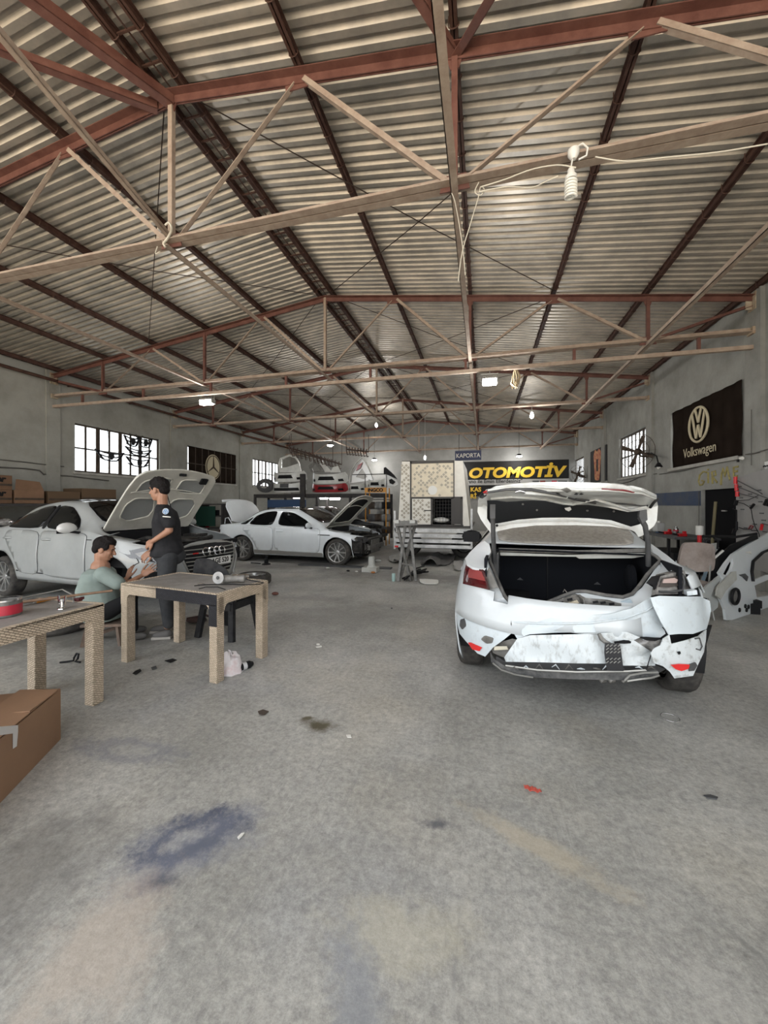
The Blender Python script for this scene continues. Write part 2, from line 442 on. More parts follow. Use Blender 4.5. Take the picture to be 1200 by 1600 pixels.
# trusses
rust = mat('red_oxide_steel', (.10,.036,.026), .6, col2=(.19,.085,.062), scale=5, contrast=(.35,.75), bump=.1)
dusty = mat('dusty_steel', (.29,.215,.165), .85, col2=(.42,.34,.265), scale=7, contrast=(.35,.7), bump=.15)
dark = mat('dark_oxide_steel', (.05,.024,.018), .6, col2=(.09,.05,.038), scale=6)
whitesteel = mat('whitewashed_steel', (.42,.37,.28), .8, col2=(.30,.20,.13), scale=8)
LP = .535*HC  # node spacing
xb = [XRG+2*LP*k for k in range(-2, 3)]           # bottom nodes
xb = [x for x in xb if XL+.5 < x < XR-.5]
xt = [XRG+LP*(2*k+1) for k in range(-3, 3)]
xt = [x for x in xt if XL+.4 < x < XR-.4]
def LL(a, t=.01, g=.006, flip=False):   # two angles back to back
    r = [(-g-a, -t/2, -g, t/2), (-g-t, 0, -g, a), (g, -t/2, g+a, t/2), (g, 0, g+t, a)]
    if flip: r = [(x0, -y1, x1, -y0) for (x0, y0, x1, y1) in r]
    return r
def truss(y, label, first):
    t = thing('roof_truss', label, 'roof truss', (XRG, y, ZC), group='steel roof trusses')
    O = Vector((XRG, y, ZC))
    def P(x, z): return Vector((x, y, z))-O
    top = lambda x: roofz(x)-.09
    m = MB(); m.beam(P(XL+.02, top(XL)), P(XRG, top(XRG)), LL(.085, flip=True)); m.beam(P(XRG, top(XRG)), P(XR-.02, top(XR)), LL(.085, flip=True))
    m.build('top_chord', rust, t)
    m = MB(); m.beam(P(XL+.02, ZC), P(XR-.05, ZC), LL(.08)); m.build('bottom_chord', dusty if first else dusty, t)
    for x in xb:
        m = MB(); m.beam(P(x, ZC), P(x, top(x)), [(-.028,-.028,.028,-.022), (-.028,-.028,-.022,.028), (.022,-.022,.028,.028)], up=(0,1,0)); m.build('post', rust if abs(x-XRG) > .1 else dusty, t)
        m = MB(); m.prism([(x-.14, ZC-.05), (x+.14, ZC-.05), (x+.11, ZC+.1), (x-.11, ZC+.1)], lambda a, b, w: P(a, b)+Vector((0, w-.006, 0)), .012)
        m.build('gusset', rust, t); m = MB()
        m.prism([(x-.1, top(x)+.02), (x+.1, top(x)+.02), (x+.04, top(x)-.17), (x-.04, top(x)-.17)], lambda a, b, w: P(a, b)+Vector((0, w-.006, 0)), .012)
        m.build('gusset', rust, t)
    for x in xt:
        m = MB(); m.prism([(x-.17, top(x)+.03), (x+.17, top(x)+.03), (x+.15, top(x)-.13), (x-.15, top(x)-.13)], lambda a, b, w: P(a, b)+Vector((0, w-.006, 0)), .012)
        m.build('gusset', rust, t)
        for xx in xb:
            if abs(xx-x) < LP*1.1:
                m = MB(); m.beam(P(xx+(.06 if x > xx else -.06), ZC+.03), P(x-(.06 if x > xx else -.06), top(x)-.05), [(-.026,-.026,.026,-.018), (-.026,-.026,-.018,.026)]); m.build('diagonal', dusty if x < XRG+3 else rust if x > xx and x < xx+9 and xx > 0 else dusty, t)
    # ends
    for (xw, xx) in ((XL, xb[0]), (XR, xb[-1])):
        s = 1 if xw > 0 else -1
        m = MB(); m.beam(P(xx+s*.05, ZC+.03), P(xw-s*.06, top(xw)-.13), [(-.03,-.03,.03,-.022), (-.03,-.03,-.022,.03)]); m.build('diagonal', rust, t)
        m = MB(); m.box(P(xw-s*.09, top(xw)-.09), (.16, .02, .26)); m.box(P(xw-s*.04, top(xw)-.09), (.08, .2, .3)); m.build('end_plate', whitesteel, t)
        m = MB(); m.box(P(xw-s*.06, ZC+.02), (.1, .16, .12)); m.build('end_plate', whitesteel, t)
    return t
TL = ['big dusty roof truss nearest the doorway, its lower chord crossing above the near floor',
      'second roof truss from the doorway, doubled by a lower pipe beam with short stubs',
      'third roof truss from the doorway, its chord carrying a bare bulb right of centre',
      'fourth roof truss from the doorway, with a bent ridge tie, before the blue sign',
      'last roof truss, right in front of the back wall above the yellow lettered banner']
T1 = truss(TY[1], TL[0], True)
for i in (2, 3, 4, 5): dup(T1, loc=(XRG, TY[i], ZC), label=TL[i-1])
# additional beam under truss 2
t = thing('pipe_beam', 'square steel beam on short stubs hung under the second roof truss', 'beam', (XRG, TY[2], ZC-.26))
m = MB(); m.beam((XL+.02-XRG, 0, 0), (XR-.02-XRG, 0, 0), .07); m.build('beam', dusty, t)
for k in range(8):
    x = XL+1.1+2.05*k; m = MB(); m.beam((x-XRG, 0, .03), (x-XRG, 0, .25), .05); m.build('stub', rust, t)
# purlins with sheet hooks
px_all = [XRG-.16, XRG+.16]+[XRG+s*LP*k for k in range(1, 6) for s in (-1, 1)]
px_all = sorted(x for x in px_all if XL+.1 < x < XR-.05)
pm = None
def purlin(x):
    m = MB(); z = roofz(x)+.035
    m.beam((0, YF, 0), (0, YB-.02, 0), [(-.035,-.05,.035,-.042), (-.035,.042,.035,.05), (-.005,-.05,.005,.05)])
    h = m; y = YF+.3
    while y < YB:
        h.tube([(-.045, y, .06), (-.045, y, -.04), (-.02, y, -.062), (.02, y, -.062), (.045, y, -.04), (.045, y, -.01)], .006, 5); y += .44
    return m.build('purlin', dark, loc=(x, 0, z))
names = {0: 'at the left eave', len(px_all)-1: 'at the right eave'}
for i, x in enumerate(px_all):
    k = round((x-XRG)/LP)
    if abs(x-XRG) < .3: w = 'just %s of the roof ridge' % ('left' if x < XRG else 'right')
    else: w = '%s from the ridge on the %s slope' % (['','first','second','third','fourth','fifth'][abs(k)], 'left' if k < 0 else 'right')
    tag(purlin(x), 'dark steel purlin under the roof sheets, %s' % w, 'purlin', 'roof purlins')
m = MB(); y = YF+.2
while y < YB: m.beam((-.13, y, 0), (.13, y, 0), .02); y += .3
m.beam((0, YF+.1, 0), (0, YB-.1, 0), .012)
tag(m.build('ridge_batten', dark, loc=(XRG, 0, roofz(XRG)+.0)), 'row of short dark rungs joining the two ridge purlins', 'ridge batten')
# longitudinal ties along the bottom nodes
tl = {0: 'far left', 1: 'left', 2: 'under the ridge, crossing behind the big truss node', 3: 'centre, passing the wires by the big node', 4: 'right, nearest the right wall'}
for i, x in enumerate(xb):
    if i == 0: continue
    m = MB(); m.beam((0, YF+.1 if abs(x-XRG) > .1 else TY[1]-.1, 0), (0, YB-.1, 0), [(-.035,-.03,.035,-.022), (-.035,-.03,-.027,.04)])
    m.build('tie_bar', dusty, loc=(x, 0, ZC-.05)); o = scene.collection.objects[-1] if False else None
for i, o in enumerate([o for o in scene.collection.objects if o.name.startswith('tie_bar')]):
    tag(o, 'long dusty angle tie along the hall, %s' % ['on the left roof slope side', 'below the roof ridge', 'right of the ridge, through the wired truss node', 'nearest the right wall'][i], 'tie bar', 'lengthwise roof ties')
def brace(a, b, sz, mt, label, name='brace'):
    a = Vector(a); b = Vector(b)
    m = MB(); m.beam(Vector((0,0,0)), b-a, [(-sz,-sz,sz,-sz+.008), (-sz,-sz,-sz+.008,sz)]); return tag(m.build(name, mt, loc=a), label, 'brace', 'roof braces')
U = HC
brace((XRG, TY[1], ZC+.05), (-.75*U, YF+.1, ZC+.03), .024, dusty, 'thin dusty brace running from the left big-truss node towards the top left corner')
brace((XRG, TY[1], roofz(XRG)-.15), (-1.9*U, YF+.2, roofz(-1.9*U)-.08), .055, rust, 'thick red brace falling steeply from the ridge joint to the left of the doorway')
brace((XRG-.2, TY[1], roofz(XRG)-.17), (-2.85*U, YF+.4, roofz(-2.85*U)-.08), .042, rust, 'red brace running from the ridge joint far left, flatter than its neighbour')
xn = xb[3]
brace((xn, TY[1], roofz(xn)-.12), (-1.157*U+.3, YF+.2, roofz(XRG)-.1), .04, rust, 'red brace leaving the top edge joint of the big truss towards the ridge')
brace((xn, TY[1], roofz(xn)-.12), (xn+3.3, YF+1.2, roofz(xn+3.3)-.08), .04, rust, 'red brace leaving the top edge joint of the big truss towards the right wall')
# thin cross rods under the sheets
rod = mat('thin_rod_steel', (.04,.028,.022), .6)
def rodline(a, b, label):
    a = Vector(a); b = Vector(b)
    mid = (a+b)/2+Vector((0,0,-.05)); m = MB(); m.tube([Vector((0,0,0)), mid-a, b-a], .008, 5); return tag(m.build('tie_rod', rod, loc=a), label, 'tie rod', 'thin roof cross rods')
bays = ['first', 'second', 'third', 'fourth']
for i in range(4):
    for s in (-1, 1):
        x1 = XRG+s*3*LP; rodline((XRG+s*.2, TY[1+i]+.1, roofz(XRG)-.05), (x1, TY[2+i]-.1, roofz(x1)-.03), 'thin roof rod slanting away %s from the ridge, %s bay' % ('left' if s < 0 else 'right', bays[i]))
        rodline((x1, TY[1+i]+.1, roofz(x1)-.03), (XRG+s*.2, TY[2+i]-.1, roofz(XRG)-.05), 'thin roof rod slanting back to the ridge from the %s, %s bay' % ('left' if s < 0 else 'right', bays[i]))
# service pipe along the left wall
m = MB(); m.tube([(0, YF+.3, 0), (0, YB-.1, 0)], .045, 8)
for k in range(11): m.box((-.09, .5+2*k, 0), (.22, .03, .03))
zp = W(0, 570, X=XL+.22).z
tag(m.build('air_pipe', dark, loc=(XL+.22, 0, zp), smooth=40), 'dark brown service pipe running high along the left wall', 'pipe')
# ------------------------------------------------------------------ car building tools
def Wp(x, y, P0, n):
    r = W(x, y, D=1.0)-Vector((0,0,EYE)); n = Vector(n); o = Vector((0,0,EYE)); P0 = Vector(P0)
    return o+r*((P0-o).dot(n)/r.dot(n))
white_paint = mat('white_car_paint', (.66,.70,.715), .28, coat=.6, col2=(.61,.645,.66), scale=3)
pearl_paint = mat('dusty_pearl_paint', (.50,.53,.53), .33, coat=.4, col2=(.40,.42,.42), scale=2.5)
scuffed = mat('scuffed_white_plastic', (.54,.60,.63), .42, coat=.2, col2=(.38,.40,.40), scale=16, bump=.1, bscale=30, contrast=(.55,.85))
dirtyscuff = mat('grimy_scuffed_white_plastic', (.54,.58,.59), .5, col2=(.19,.185,.17), scale=22, bump=.35, bscale=25, contrast=(.52,.78))
undercoat = mat('bare_inner_panel_paint', (.50,.51,.48), .5, col2=(.38,.38,.34), scale=5)
blackpl = mat('black_plastic', (.012,.012,.013), .5)
greypl = mat('dark_grey_plastic', (.05,.052,.055), .6, col2=(.08,.08,.08), scale=9)
tintglass = mat('dark_tinted_glass', (.003,.0035,.004), .06, spec=.22)
dustyglass = mat('dusty_rear_glass', (.40,.385,.35), .5, col2=(.24,.23,.21), scale=30, contrast=(.35,.7), stretch=(1,1,3))
rubber = mat('tyre_rubber', (.030,.029,.028), .85, col2=(.10,.092,.082), scale=6, bump=.1)
alloy = mat('alloy_rim', (.50,.50,.49), .35, metal=.75, col2=(.33,.33,.32), scale=12)
steelm = mat('dull_steel', (.22,.215,.20), .55, metal=.4, col2=(.12,.115,.105), scale=10, bump=.2)
chrome = mat('chrome', (.75,.75,.76), .15, metal=1.0)
redlens = mat('red_tail_lens', (.09,.005,.008), .12, coat=1.0, col2=(.05,.003,.006), scale=5)
redrefl = mat('red_reflector', (.65,.02,.02), .2, coat=1.0)
clearlens = mat('grey_lamp_housing', (.33,.32,.30), .2, coat=.8, col2=(.12,.115,.11), scale=15)
engine = mat('engine_grime', (.018,.017,.016), .6, col2=(.07,.065,.058), scale=9, bump=.4, contrast=(.45,.75))
seamm = mat('door_gap_shadow_rubber', (.01,.01,.011), .8)
boltm = mat('galvanised', (.35,.35,.33), .45, metal=.6)

class Car:
    def __init__(s, L, Wm, ax_r, ax_f, belt, rail, top, wrail, zf, zr, Rw=.32, Ra=.36, sill=.20, cr=.55, cf=.85, pf=2.4, pr=2.6):
        s.L, s.Wm, s.axr, s.axf, s.Rw, s.Ra, s.sill = L, Wm, ax_r, ax_f, Rw, Ra, sill
        s.belt, s.rail, s.top, s.wrail = pch(*belt), pch(*rail), pch(*top), pch(*wrail)
        s.zf, s.zr = pch(*zf), pch(*zr); s.cr, s.cf, s.pr, s.pf = cr, cf, pr, pf
        s.zp = pch([.12,.22,.4,.55,.68,.8,.92,1.05], [.90,.955,.985,1.0,.995,.975,.945,.91])
        s.wz = .33
    def plan(s, x, z):
        dr = x+s.zr(z); df = s.L-s.zf(z)-x
        g = 1.0
        if dr < s.cr: g *= (1-(1-max(dr,0)/s.cr)**s.pr)**(1/s.pr)
        if df < s.cf: g *= (1-(1-max(df,0)/s.cf)**s.pf)**(1/s.pf)
        return g
    def w(s, x, z):
        zb = s.belt(x); zz = min(z, zb)
        w0 = s.Wm*s.zp(zz)*s.plan(x, zz)
        if z > zb:
            zr = max(s.rail(x), zb+.005); t = min((z-zb)/(zr-zb), 1); wr = min(s.wrail(x), w0-.004)
            if wr < .03: wr = w0*.9
            w0 = w0+(wr-w0)*(t**1.15*.9+.1*t)
        return w0
    def side(s, sg, off=0.0):
        return lambda x, z: Vector((x, sg*(s.w(x, z)+off), z))
    def frontx(s, y, z, off=0.0):
        Wz = s.Wm*s.zp(min(z, .9)); r = min(abs(y)/Wz, .999)
        return s.L-s.zf(z)-s.cf*(1-(1-r**s.pf)**(1/s.pf))+off
    def rearx(s, y, z, off=0.0):
        Wz = s.Wm*s.zp(min(z, .9)); r = min(abs(y)/Wz, .999)
        return -s.zr(z)+s.cr*(1-(1-r**s.pr)**(1/s.pr))-off
    def ztopy(s, x, y):
        wr = min(s.wrail(x), s.w(x, s.belt(x))-.004)
        if wr < .03: wr = .03
        t = min(abs(y)/wr, 1)
        return s.top(x)-(s.top(x)-max(s.rail(x), s.belt(x)+.004))*t**2.6
    def zbot(s, x):
        z = s.sill
        for a in (s.axr, s.axf):
            d = abs(x-a)
            if d < s.Ra: z = max(z, s.wz+math.sqrt(max(s.Ra**2-d*d, 0))*.98)
        return z
    def stations(s):
        st = []
        for k in range(11): st.append(('r', s.cr*(k/11)**1.9))
        a = s.cr; b = s.L-s.cf-.12
        xs = set()
        x = a
        while x < b: xs.add(round(x, 3)); x += .07
        for ax in (s.axr, s.axf):
            for k in range(15):
                v = ax+s.Ra*math.cos(PI*k/14)*1.0
                xs.add(round(v, 3))
            xs.add(round(ax-s.Ra-.004, 3)); xs.add(round(ax+s.Ra+.004, 3))
        xs = [v for v in xs if a <= v <= b]; xs.sort()
        for v in xs: st.append(('m', v))
        e = []
        for k in range(15): e.append(('f', (s.cf+.0)*(1-k/14.0)**1.9))
        fx = [v for v in ([s.axf+s.Ra*math.cos(PI*k/14) for k in range(15)]+[s.axf+s.Ra+.004]) if b < v < s.L-.35]
        e += [('f', s.L-v-s.zf(.5)) for v in fx]
        e = [q for q in e if q[1] < s.L-b-.02]
        e.sort(key=lambda q: -q[1]); e[-1] = ('f', 0.0)
        return st+e
    def point(s, stn, j, n1, n2, n3, sg):
        k, v = stn
        zm = .6
        if k == 'm': xx = lambda z: v
        elif k == 'r': xx = lambda z: -s.zr(z)+v
        else: xx = lambda z: s.L-s.zf(z)-v
        x0 = xx(zm); zb = s.zbot(x0); zt = s.belt(x0)
        if j <= n1:
            z = zb+(zt-zb)*j/n1; x = xx(z)
            return Vector((x, sg*s.w(x, z), z))
        if j <= n1+n2:
            t = (j-n1)/n2; zr = max(s.rail(x0), zt+.004); z = zt+(zr-zt)*t; x = xx(zt)
            w = s.w(x, z); return Vector((x, sg*w, z))
        x = xx(zt); zr = max(s.rail(x0), zt+.004); wr = s.w(x, zr); t = (j-n1-n2)/n3
        y = wr*(1-t); z = s.top(x0)-(s.top(x0)-zr)*(1-t)**2.6
        return Vector((x, sg*y, z))
    def shell(s, skip, n1=12, n2=5, n3=7):
        S = s.stations(); mb = MB(); n = n1+n2+n3+1
        for sg in (-1, 1):
            P = [[s.point(st, j, n1, n2, n3, sg) for j in range(n)] for st in S]
            vs = [p for r in P for p in r]; fs = []
            for i in range(len(S)-1):
                for j in range(n-1):
                    q = [i*n+j, (i+1)*n+j, (i+1)*n+j+1, i*n+j+1]
                    c = sum((vs[k] for k in q), Vector())/4
                    zone = 's' if j < n1 else 'g' if j < n1+n2 else 't'
                    if skip(c, zone): continue
                    fs.append(tuple(q if sg < 0 else q[::-1]))
            mb.add(vs, fs)
        # weld
        bm = bmesh.new(); V = [bm.verts.new(v) for v in mb.v]
        for f in mb.f:
            try: bm.faces.new([V[i] for i in f])
            except ValueError: pass
        bmesh.ops.remove_doubles(bm, verts=bm.verts[:], dist=.0008)
        bmesh.ops.delete(bm, geom=[v for v in bm.verts if not v.link_faces], context='VERTS')
        bm.verts.index_update(); m2 = MB(); m2.add([v.co.copy() for v in bm.verts], [tuple(v.index for v in f.verts) for f in bm.faces]); bm.free()
        return m2
def polyround(pts, n=3):
    """cut the corners of a closed outline (Chaikin)"""
    for _ in range(n):
        q = []
        for i in range(len(pts)):
            a, b = pts[i], pts[(i+1) % len(pts)]
            k = .86 if _ == 0 else .76
            q += [(a[0]*k+b[0]*(1-k), a[1]*k+b[1]*(1-k)), (a[0]*(1-k)+b[0]*k, a[1]*(1-k)+b[1]*k)]
        pts = q
    return pts
def wheel(parent, c, R, wd, side, spokes=10, rim=.235, name='wheel', mt=None, twist=0, w2=.03):
    """axle along local Y; the face looks to side*Y"""
    o = bpy.data.objects.new(name, None); scene.collection.objects.link(o); o.parent = parent; o.location = c
    prof = [(rim, -wd*.42), (rim+.02, -wd*.5), (R-.04, -wd*.5), (R-.012, -wd*.42), (R, -wd*.3), (R, wd*.3), (R-.012, wd*.42), (R-.04, wd*.5), (rim+.02, wd*.5), (rim, wd*.42)]
    m = MB(); m.lathe(prof, (0,0,0), (0,side,0), 48, cap=False)
    for k in (-.18, 0, .18): m.lathe([(R+.0005, wd*k-.004), (R-.008, wd*k), (R+.0005, wd*k+.004)], (0,0,0), (0,side,0), 48, cap=False)
    m.build('tyre', rubber, o, smooth=40)
    f = MB(); h = wd*.42
    f.lathe([(rim+.004, h), (rim, h+.006), (rim-.012, h+.002), (rim-.02, h-.03), (rim-.03, -h)], (0,0,0), (0,side,0), 48, cap=False)
    f.lathe([(.0, h-.015), (.03, h-.014), (.06, h-.03), (.06, h-.07)], (0,0,0), (0,side,0), 24, cap=False)
    for k in range(spokes):
        a = 2*PI*k/spokes+twist+(.12 if k % 2 else -.12)*(1 if spokes == 10 else 0)
        a2 = 2*PI*k/spokes+twist+(.02 if k % 2 else -.02)*(1 if spokes == 10 else 0)
        p0 = Vector((math.cos(a)*.04, side*(h-.03), math.sin(a)*.04)); p1 = Vector((math.cos(a2)*(rim-.012), side*(h-.008), math.sin(a2)*(rim-.012)))
        f.beam(p0, p1, [(-w2/2, -.02, w2/2, .006)], up=(0, side, 0))
    f.build('rim', mt or alloy, o, smooth=35)
    d = MB(); d.lathe([(0, h-.09), (.15, h-.09), (.15, h-.11), (rim-.03, h-.13)], (0,0,0), (0,side,0), 32, cap=False); d.build('brake_disc', steelm, o, smooth=35)
    return o
def car_base(t, c, paint, skip, wheels=True, droop=0.0, nowheel=(), shade=60, spokes=10, loc=None):
    b = c.shell(skip).build('body', paint, t, smooth=shade)
    md = b.modifiers.new('thickness', 'SOLIDIFY'); md.thickness = .012; md.offset = -1
    u = MB()
    u.bb((c.axr+c.Ra+.05, -c.Wm+.14, c.sill-.02), (c.axf-c.Ra-.05, c.Wm-.14, c.sill+.1)); u.bb((.34, -.5, .40), (c.axr+.5, .5, .5)); u.bb((c.axf-.5, -.5, c.sill+.02), (c.L-.3, .5, .42))
    u.build('underbody', blackpl, t)
    for i, ax in enumerate((c.axr, c.axf)):
        for sg in (-1, 1):
            l = MB(); N = 16
            def fn(a, b_, ax=ax, sg=sg):
                an = -.15+(PI+.3)*a/N; r = c.Ra+.004
                x = ax+r*math.cos(an); z = c.wz+r*math.sin(an)*.985
                return Vector((x, sg*(c.w(x, max(z, .3))-.012-.30*b_), z))
            l.grid(N+1, 3, fn)
            l.grid(N+1, 2, lambda a, b_: Vector((ax, sg*(c.w(ax, .6)-.6), c.wz)) if b_ else fn(a, 2))
            l.build('wheel_arch_liner', blackpl, t, smooth=60)
            if (i, sg) not in nowheel:
                wy = c.Wm-.115
                wheel(t, (ax, sg*wy, c.Rw-droop), c.Rw, .215, sg, spokes, rim=c.Rw*.735)
    return b
def seam(t, c, sg, pts, name='door_gap', r=.0045, n=6):
    """gap line along side points (x,z), densified"""
    P = []
    for (a, b) in zip(pts, pts[1:]):
        for k in range(n): P.append((a[0]+(b[0]-a[0])*k/n, a[1]+(b[1]-a[1])*k/n))
    P.append(pts[-1]); f = c.side(sg, .001)
    m = MB(); m.tube([f(x, z) for x, z in P], r, 5); return m
def side_door(t, c, sg, outline, name, handle=None, paint=None):
    f = c.side(sg, .006)
    m = MB(); poly = polyround(outline, 2)
    if sg < 0: poly = poly
    m.patch(poly, f, .08, 0)
    d = m.build(name, paint, t, smooth=70)
    md = d.modifiers.new('thickness', 'SOLIDIFY'); md.thickness = .006; md.offset = 0
    g = seam(t, c, sg, poly+[poly[0]], r=.0035, n=2); g.build('door_gap', seamm, d)
    if handle:
        hx, hz = handle; h = MB(); g = c.side(sg, .03)
        h.tube([c.side(sg, .004)(hx-.10, hz-.005), g(hx-.07, hz), g(hx, hz+.004), g(hx+.07, hz+.004), c.side(sg, .004)(hx+.1, hz)], [.012,.015,.017,.016,.012], 8)
        h.build('door_handle', paint, d, smooth=60)
    return d
def glass_patch(t, c, sg, outline, name='side_window', off=.008, mt=None):
    m = MB(); m.patch(polyround(outline, 2), c.side(sg, off), .08, 0)
    o = m.build(name, mt or tintglass, t, smooth=70); md = o.modifiers.new('thickness', 'SOLIDIFY'); md.thickness = .005; md.offset = 0
    return o
def top_patch(t, c, outline, name, mt, off=.008, step=.08):
    m = MB(); m.patch(polyround(outline, 2), lambda x, y: Vector((x, y, c.ztopy(x, y)+off)), step, 0)
    o = m.build(name, mt, t, smooth=70); md = o.modifiers.new('thickness', 'SOLIDIFY'); md.thickness = .006; md.offset = 0
    return o
def mirror(t, c, sg, x, z, paint, base=blackpl, s=1.0):
    y = c.w(x, z); o = MB()
    pts = [(0, 0), (.03, .02), (.07, .05)]
    m = MB()
    def sh(i, j):
        a = 2*PI*i/16; b = PI*j/8
        xx = .075*math.cos(b)*(.8); yy = .125*math.sin(b)*math.cos(a); zz = .085*math.sin(b)*math.sin(a)
        if zz < 0: zz *= .75
        if xx < 0: xx *= .5
        return Vector((x+xx*s+.02, sg*(y+.155+yy*s), z+.045+zz*s))
    m.grid(16, 9, sh, closeu=True); r = m.build('wing_mirror', paint, t, smooth=60)
    b = MB(); b.beam((x+.02, sg*(y-.02), z-.03), (x+.03, sg*(y+.13), z+.0), [(-.03,-.012,.03,.02)])
    b.box((x-.018, sg*(y+.155), z+.045), (.012, .2*s, .13*s)); b.build('mirror_base', base, r)
    return r
# ------------------------------------------------------------------ grey-white sedan with its bonnet up (left)
def add_hood(t, c, x0, x1, w0, w1, ang, paint, under, z0, cells, label=None, crown=.05):
    """bonnet hinged at x0, opened by ang; skin plus pressed inner frame with cut-outs"""
    L = x1-x0; ca, sa = math.cos(ang), math.sin(ang)
    def mp(off):
        def f(u, v):      # u along 0..L, v across -1..1
            wd = w0+(w1-w0)*max(u/L,0)**1.3; y = v*wd
            h = crown*(1-v*v)-.07*max(u/L,0)**3+off
            return Vector((x0+u*ca-h*sa, y, z0+u*sa+h*ca))
        return f
    out = [(0,-.93),(.02,-1),(.3*L,-1),(.7*L,-1),(.88*L,-.97),(.96*L,-.85),(L,-.45),(L*1.02,0),(L,.45),(.96*L,.85),(.88*L,.97),(.7*L,1),(.3*L,1),(.02,1),(0,.93),(-.03,0)]
    m = MB(); m.patch(out, mp(0), (.12, .2), .003); h = m.build('bonnet', paint, t, smooth=60)
    if label: h['label'] = label
    m = MB(); m.patch(out, mp(-.028), (.06, .1), .006, hole=cells); m.build('inner_frame', under, h, smooth=50)
    if len(cells) == 1:
        m = MB(); m.patch([(a*.98+.01, b*.97) for a, b in cells[0]], mp(-.020), (.12, .2), .004); m.build('bonnet_liner', blackpl, h, smooth=50)
    # raised ribs around the cut-outs and rim
    r = MB()
    for cl in cells:
        r.tube([mp(-.034)(*p) for p in polyround(cl, 1)], .012, 6, closed=True)
    r.tube([mp(-.02)(*p) for p in polyround(out, 1)], .014, 6, closed=True)
    r.tube([mp(-.036)(L*.62*1.0+.06*math.sin(k*PI/10), -0.9+1.8*k/10) for k in range(11)], .010, 6)
    r.build('pressed_rib', under, h, smooth=60)
    return h, mp
Ac = Car(4.46, .90, .95, 3.59,
    belt=([0,.3,.9,2.0,3.0,3.4,4.0,4.46],[.90,.955,.985,.965,.945,.90,.80,.68]),
    rail=([0,.3,.75,1.35,1.9,2.4,2.75,3.1,3.25,4.0,4.46],[.91,.97,1.02,1.31,1.375,1.36,1.24,1.03,.95,.81,.69]),
    top=([0,.35,.62,1.25,1.9,2.4,3.12,3.3,4.0,4.35,4.46],[.96,1.02,1.06,1.375,1.43,1.405,1.06,1.00,.88,.80,.72]),
    wrail=([0,.5,.9,1.4,2.4,3.1,3.3,4.46],[.78,.74,.68,.58,.585,.71,.76,.80]),
    zf=([.15,.3,.5,.62,.72,.82,.95],[.07,.02,0,.01,.05,.13,.3]), zr=([.15,.3,.5,.7,.9,1.0],[-.06,-.01,0,-.02,-.06,-.10]), Rw=.32, Ra=.365)
Ac.wz = .33-.05
t = audi = thing('silver_sedan', 'pale grey sedan on the left with open bonnet, four ring badge and plate ending 520', 'car', (-8.19, 5.38, .10), math.radians(-8.0))
audi.rotation_euler = (0, math.radians(-.95), math.radians(-8.0))
audi_paint = mat('dull_silver_white_paint', (.36,.375,.37), .3, coat=.5, col2=(.30,.315,.31), scale=2.2)
car_base(t, Ac, audi_paint, lambda p, z: (z == 't' and 3.13 < p.x < 4.33 and abs(p.y) < .74), droop=.10, nowheel=((1, -1),), spokes=10)
side_door(t, Ac, -1, [(1.97,.30),(3.02,.27),(3.08,.5),(3.07,.9),(2.9,.935),(2.0,.955),(1.97,.9)], 'front_door', (2.15,.83), audi_paint)
side_door(t, Ac, -1, [(1.42,.31),(1.95,.30),(1.95,.955),(1.05,.965),(1.0,.86),(1.12,.75),(1.33,.55)], 'rear_door', (1.12,.84), audi_paint)
glass_patch(t, Ac, -1, [(2.02,.985),(2.86,.96),(2.72,1.12),(2.38,1.30),(2.03,1.335)], 'front_side_window')
glass_patch(t, Ac, -1, [(.93,1.0),(1.94,.985),(1.95,1.335),(1.6,1.31),(1.25,1.2)], 'rear_side_window')
glass_patch(t, Ac, -1, [(1.94,.985),(2.02,.985),(2.03,1.335),(1.95,1.335)], 'pillar_trim', off=.009, mt=blackpl)
glass_patch(t, Ac, 1, [(2.02,.985),(2.86,.96),(2.72,1.12),(2.38,1.30),(2.03,1.335)], 'front_side_window'); glass_patch(t, Ac, 1, [(.93,1.0),(1.94,.985),(1.95,1.335),(1.6,1.31),(1.25,1.2)], 'rear_side_window')
top_patch(t, Ac, [(2.42,-.53),(2.42,.53),(3.08,.66),(3.10,0),(3.08,-.66)], 'windscreen', tintglass)
top_patch(t, Ac, [(.68,-.6),(.68,.6),(1.25,.5),(1.25,-.5)], 'rear_screen', tintglass)
top_patch(t, Ac, [(1.5,-.45),(1.5,.45),(2.3,.45),(2.3,-.45)], 'sunroof', tintglass, off=.004)
mirror(t, Ac, -1, 2.84, .955, mat('silver_mirror', (.62,.62,.6), .25, coat=.5)); mirror(t, Ac, 1, 2.84, .955, audi_paint)
# lower rocker line and fender/bumper gap lines
m = seam(t, Ac, -1, [(1.35,.34),(3.2,.30)], r=.008); m.build('rocker_line', seamm, t)
m = seam(t, Ac, -1, [(3.98,.52),(4.05,.56),(4.02,.62)], r=.005); m.build('bumper_gap', seamm, t)
m = seam(t, Ac, -1, [(3.02,.84),(3.18,.84)], r=.006); m.build('fender_badge', blackpl, t)
def afront(off): return lambda y, z: Vector((Ac.frontx(y, z, off), y, z))
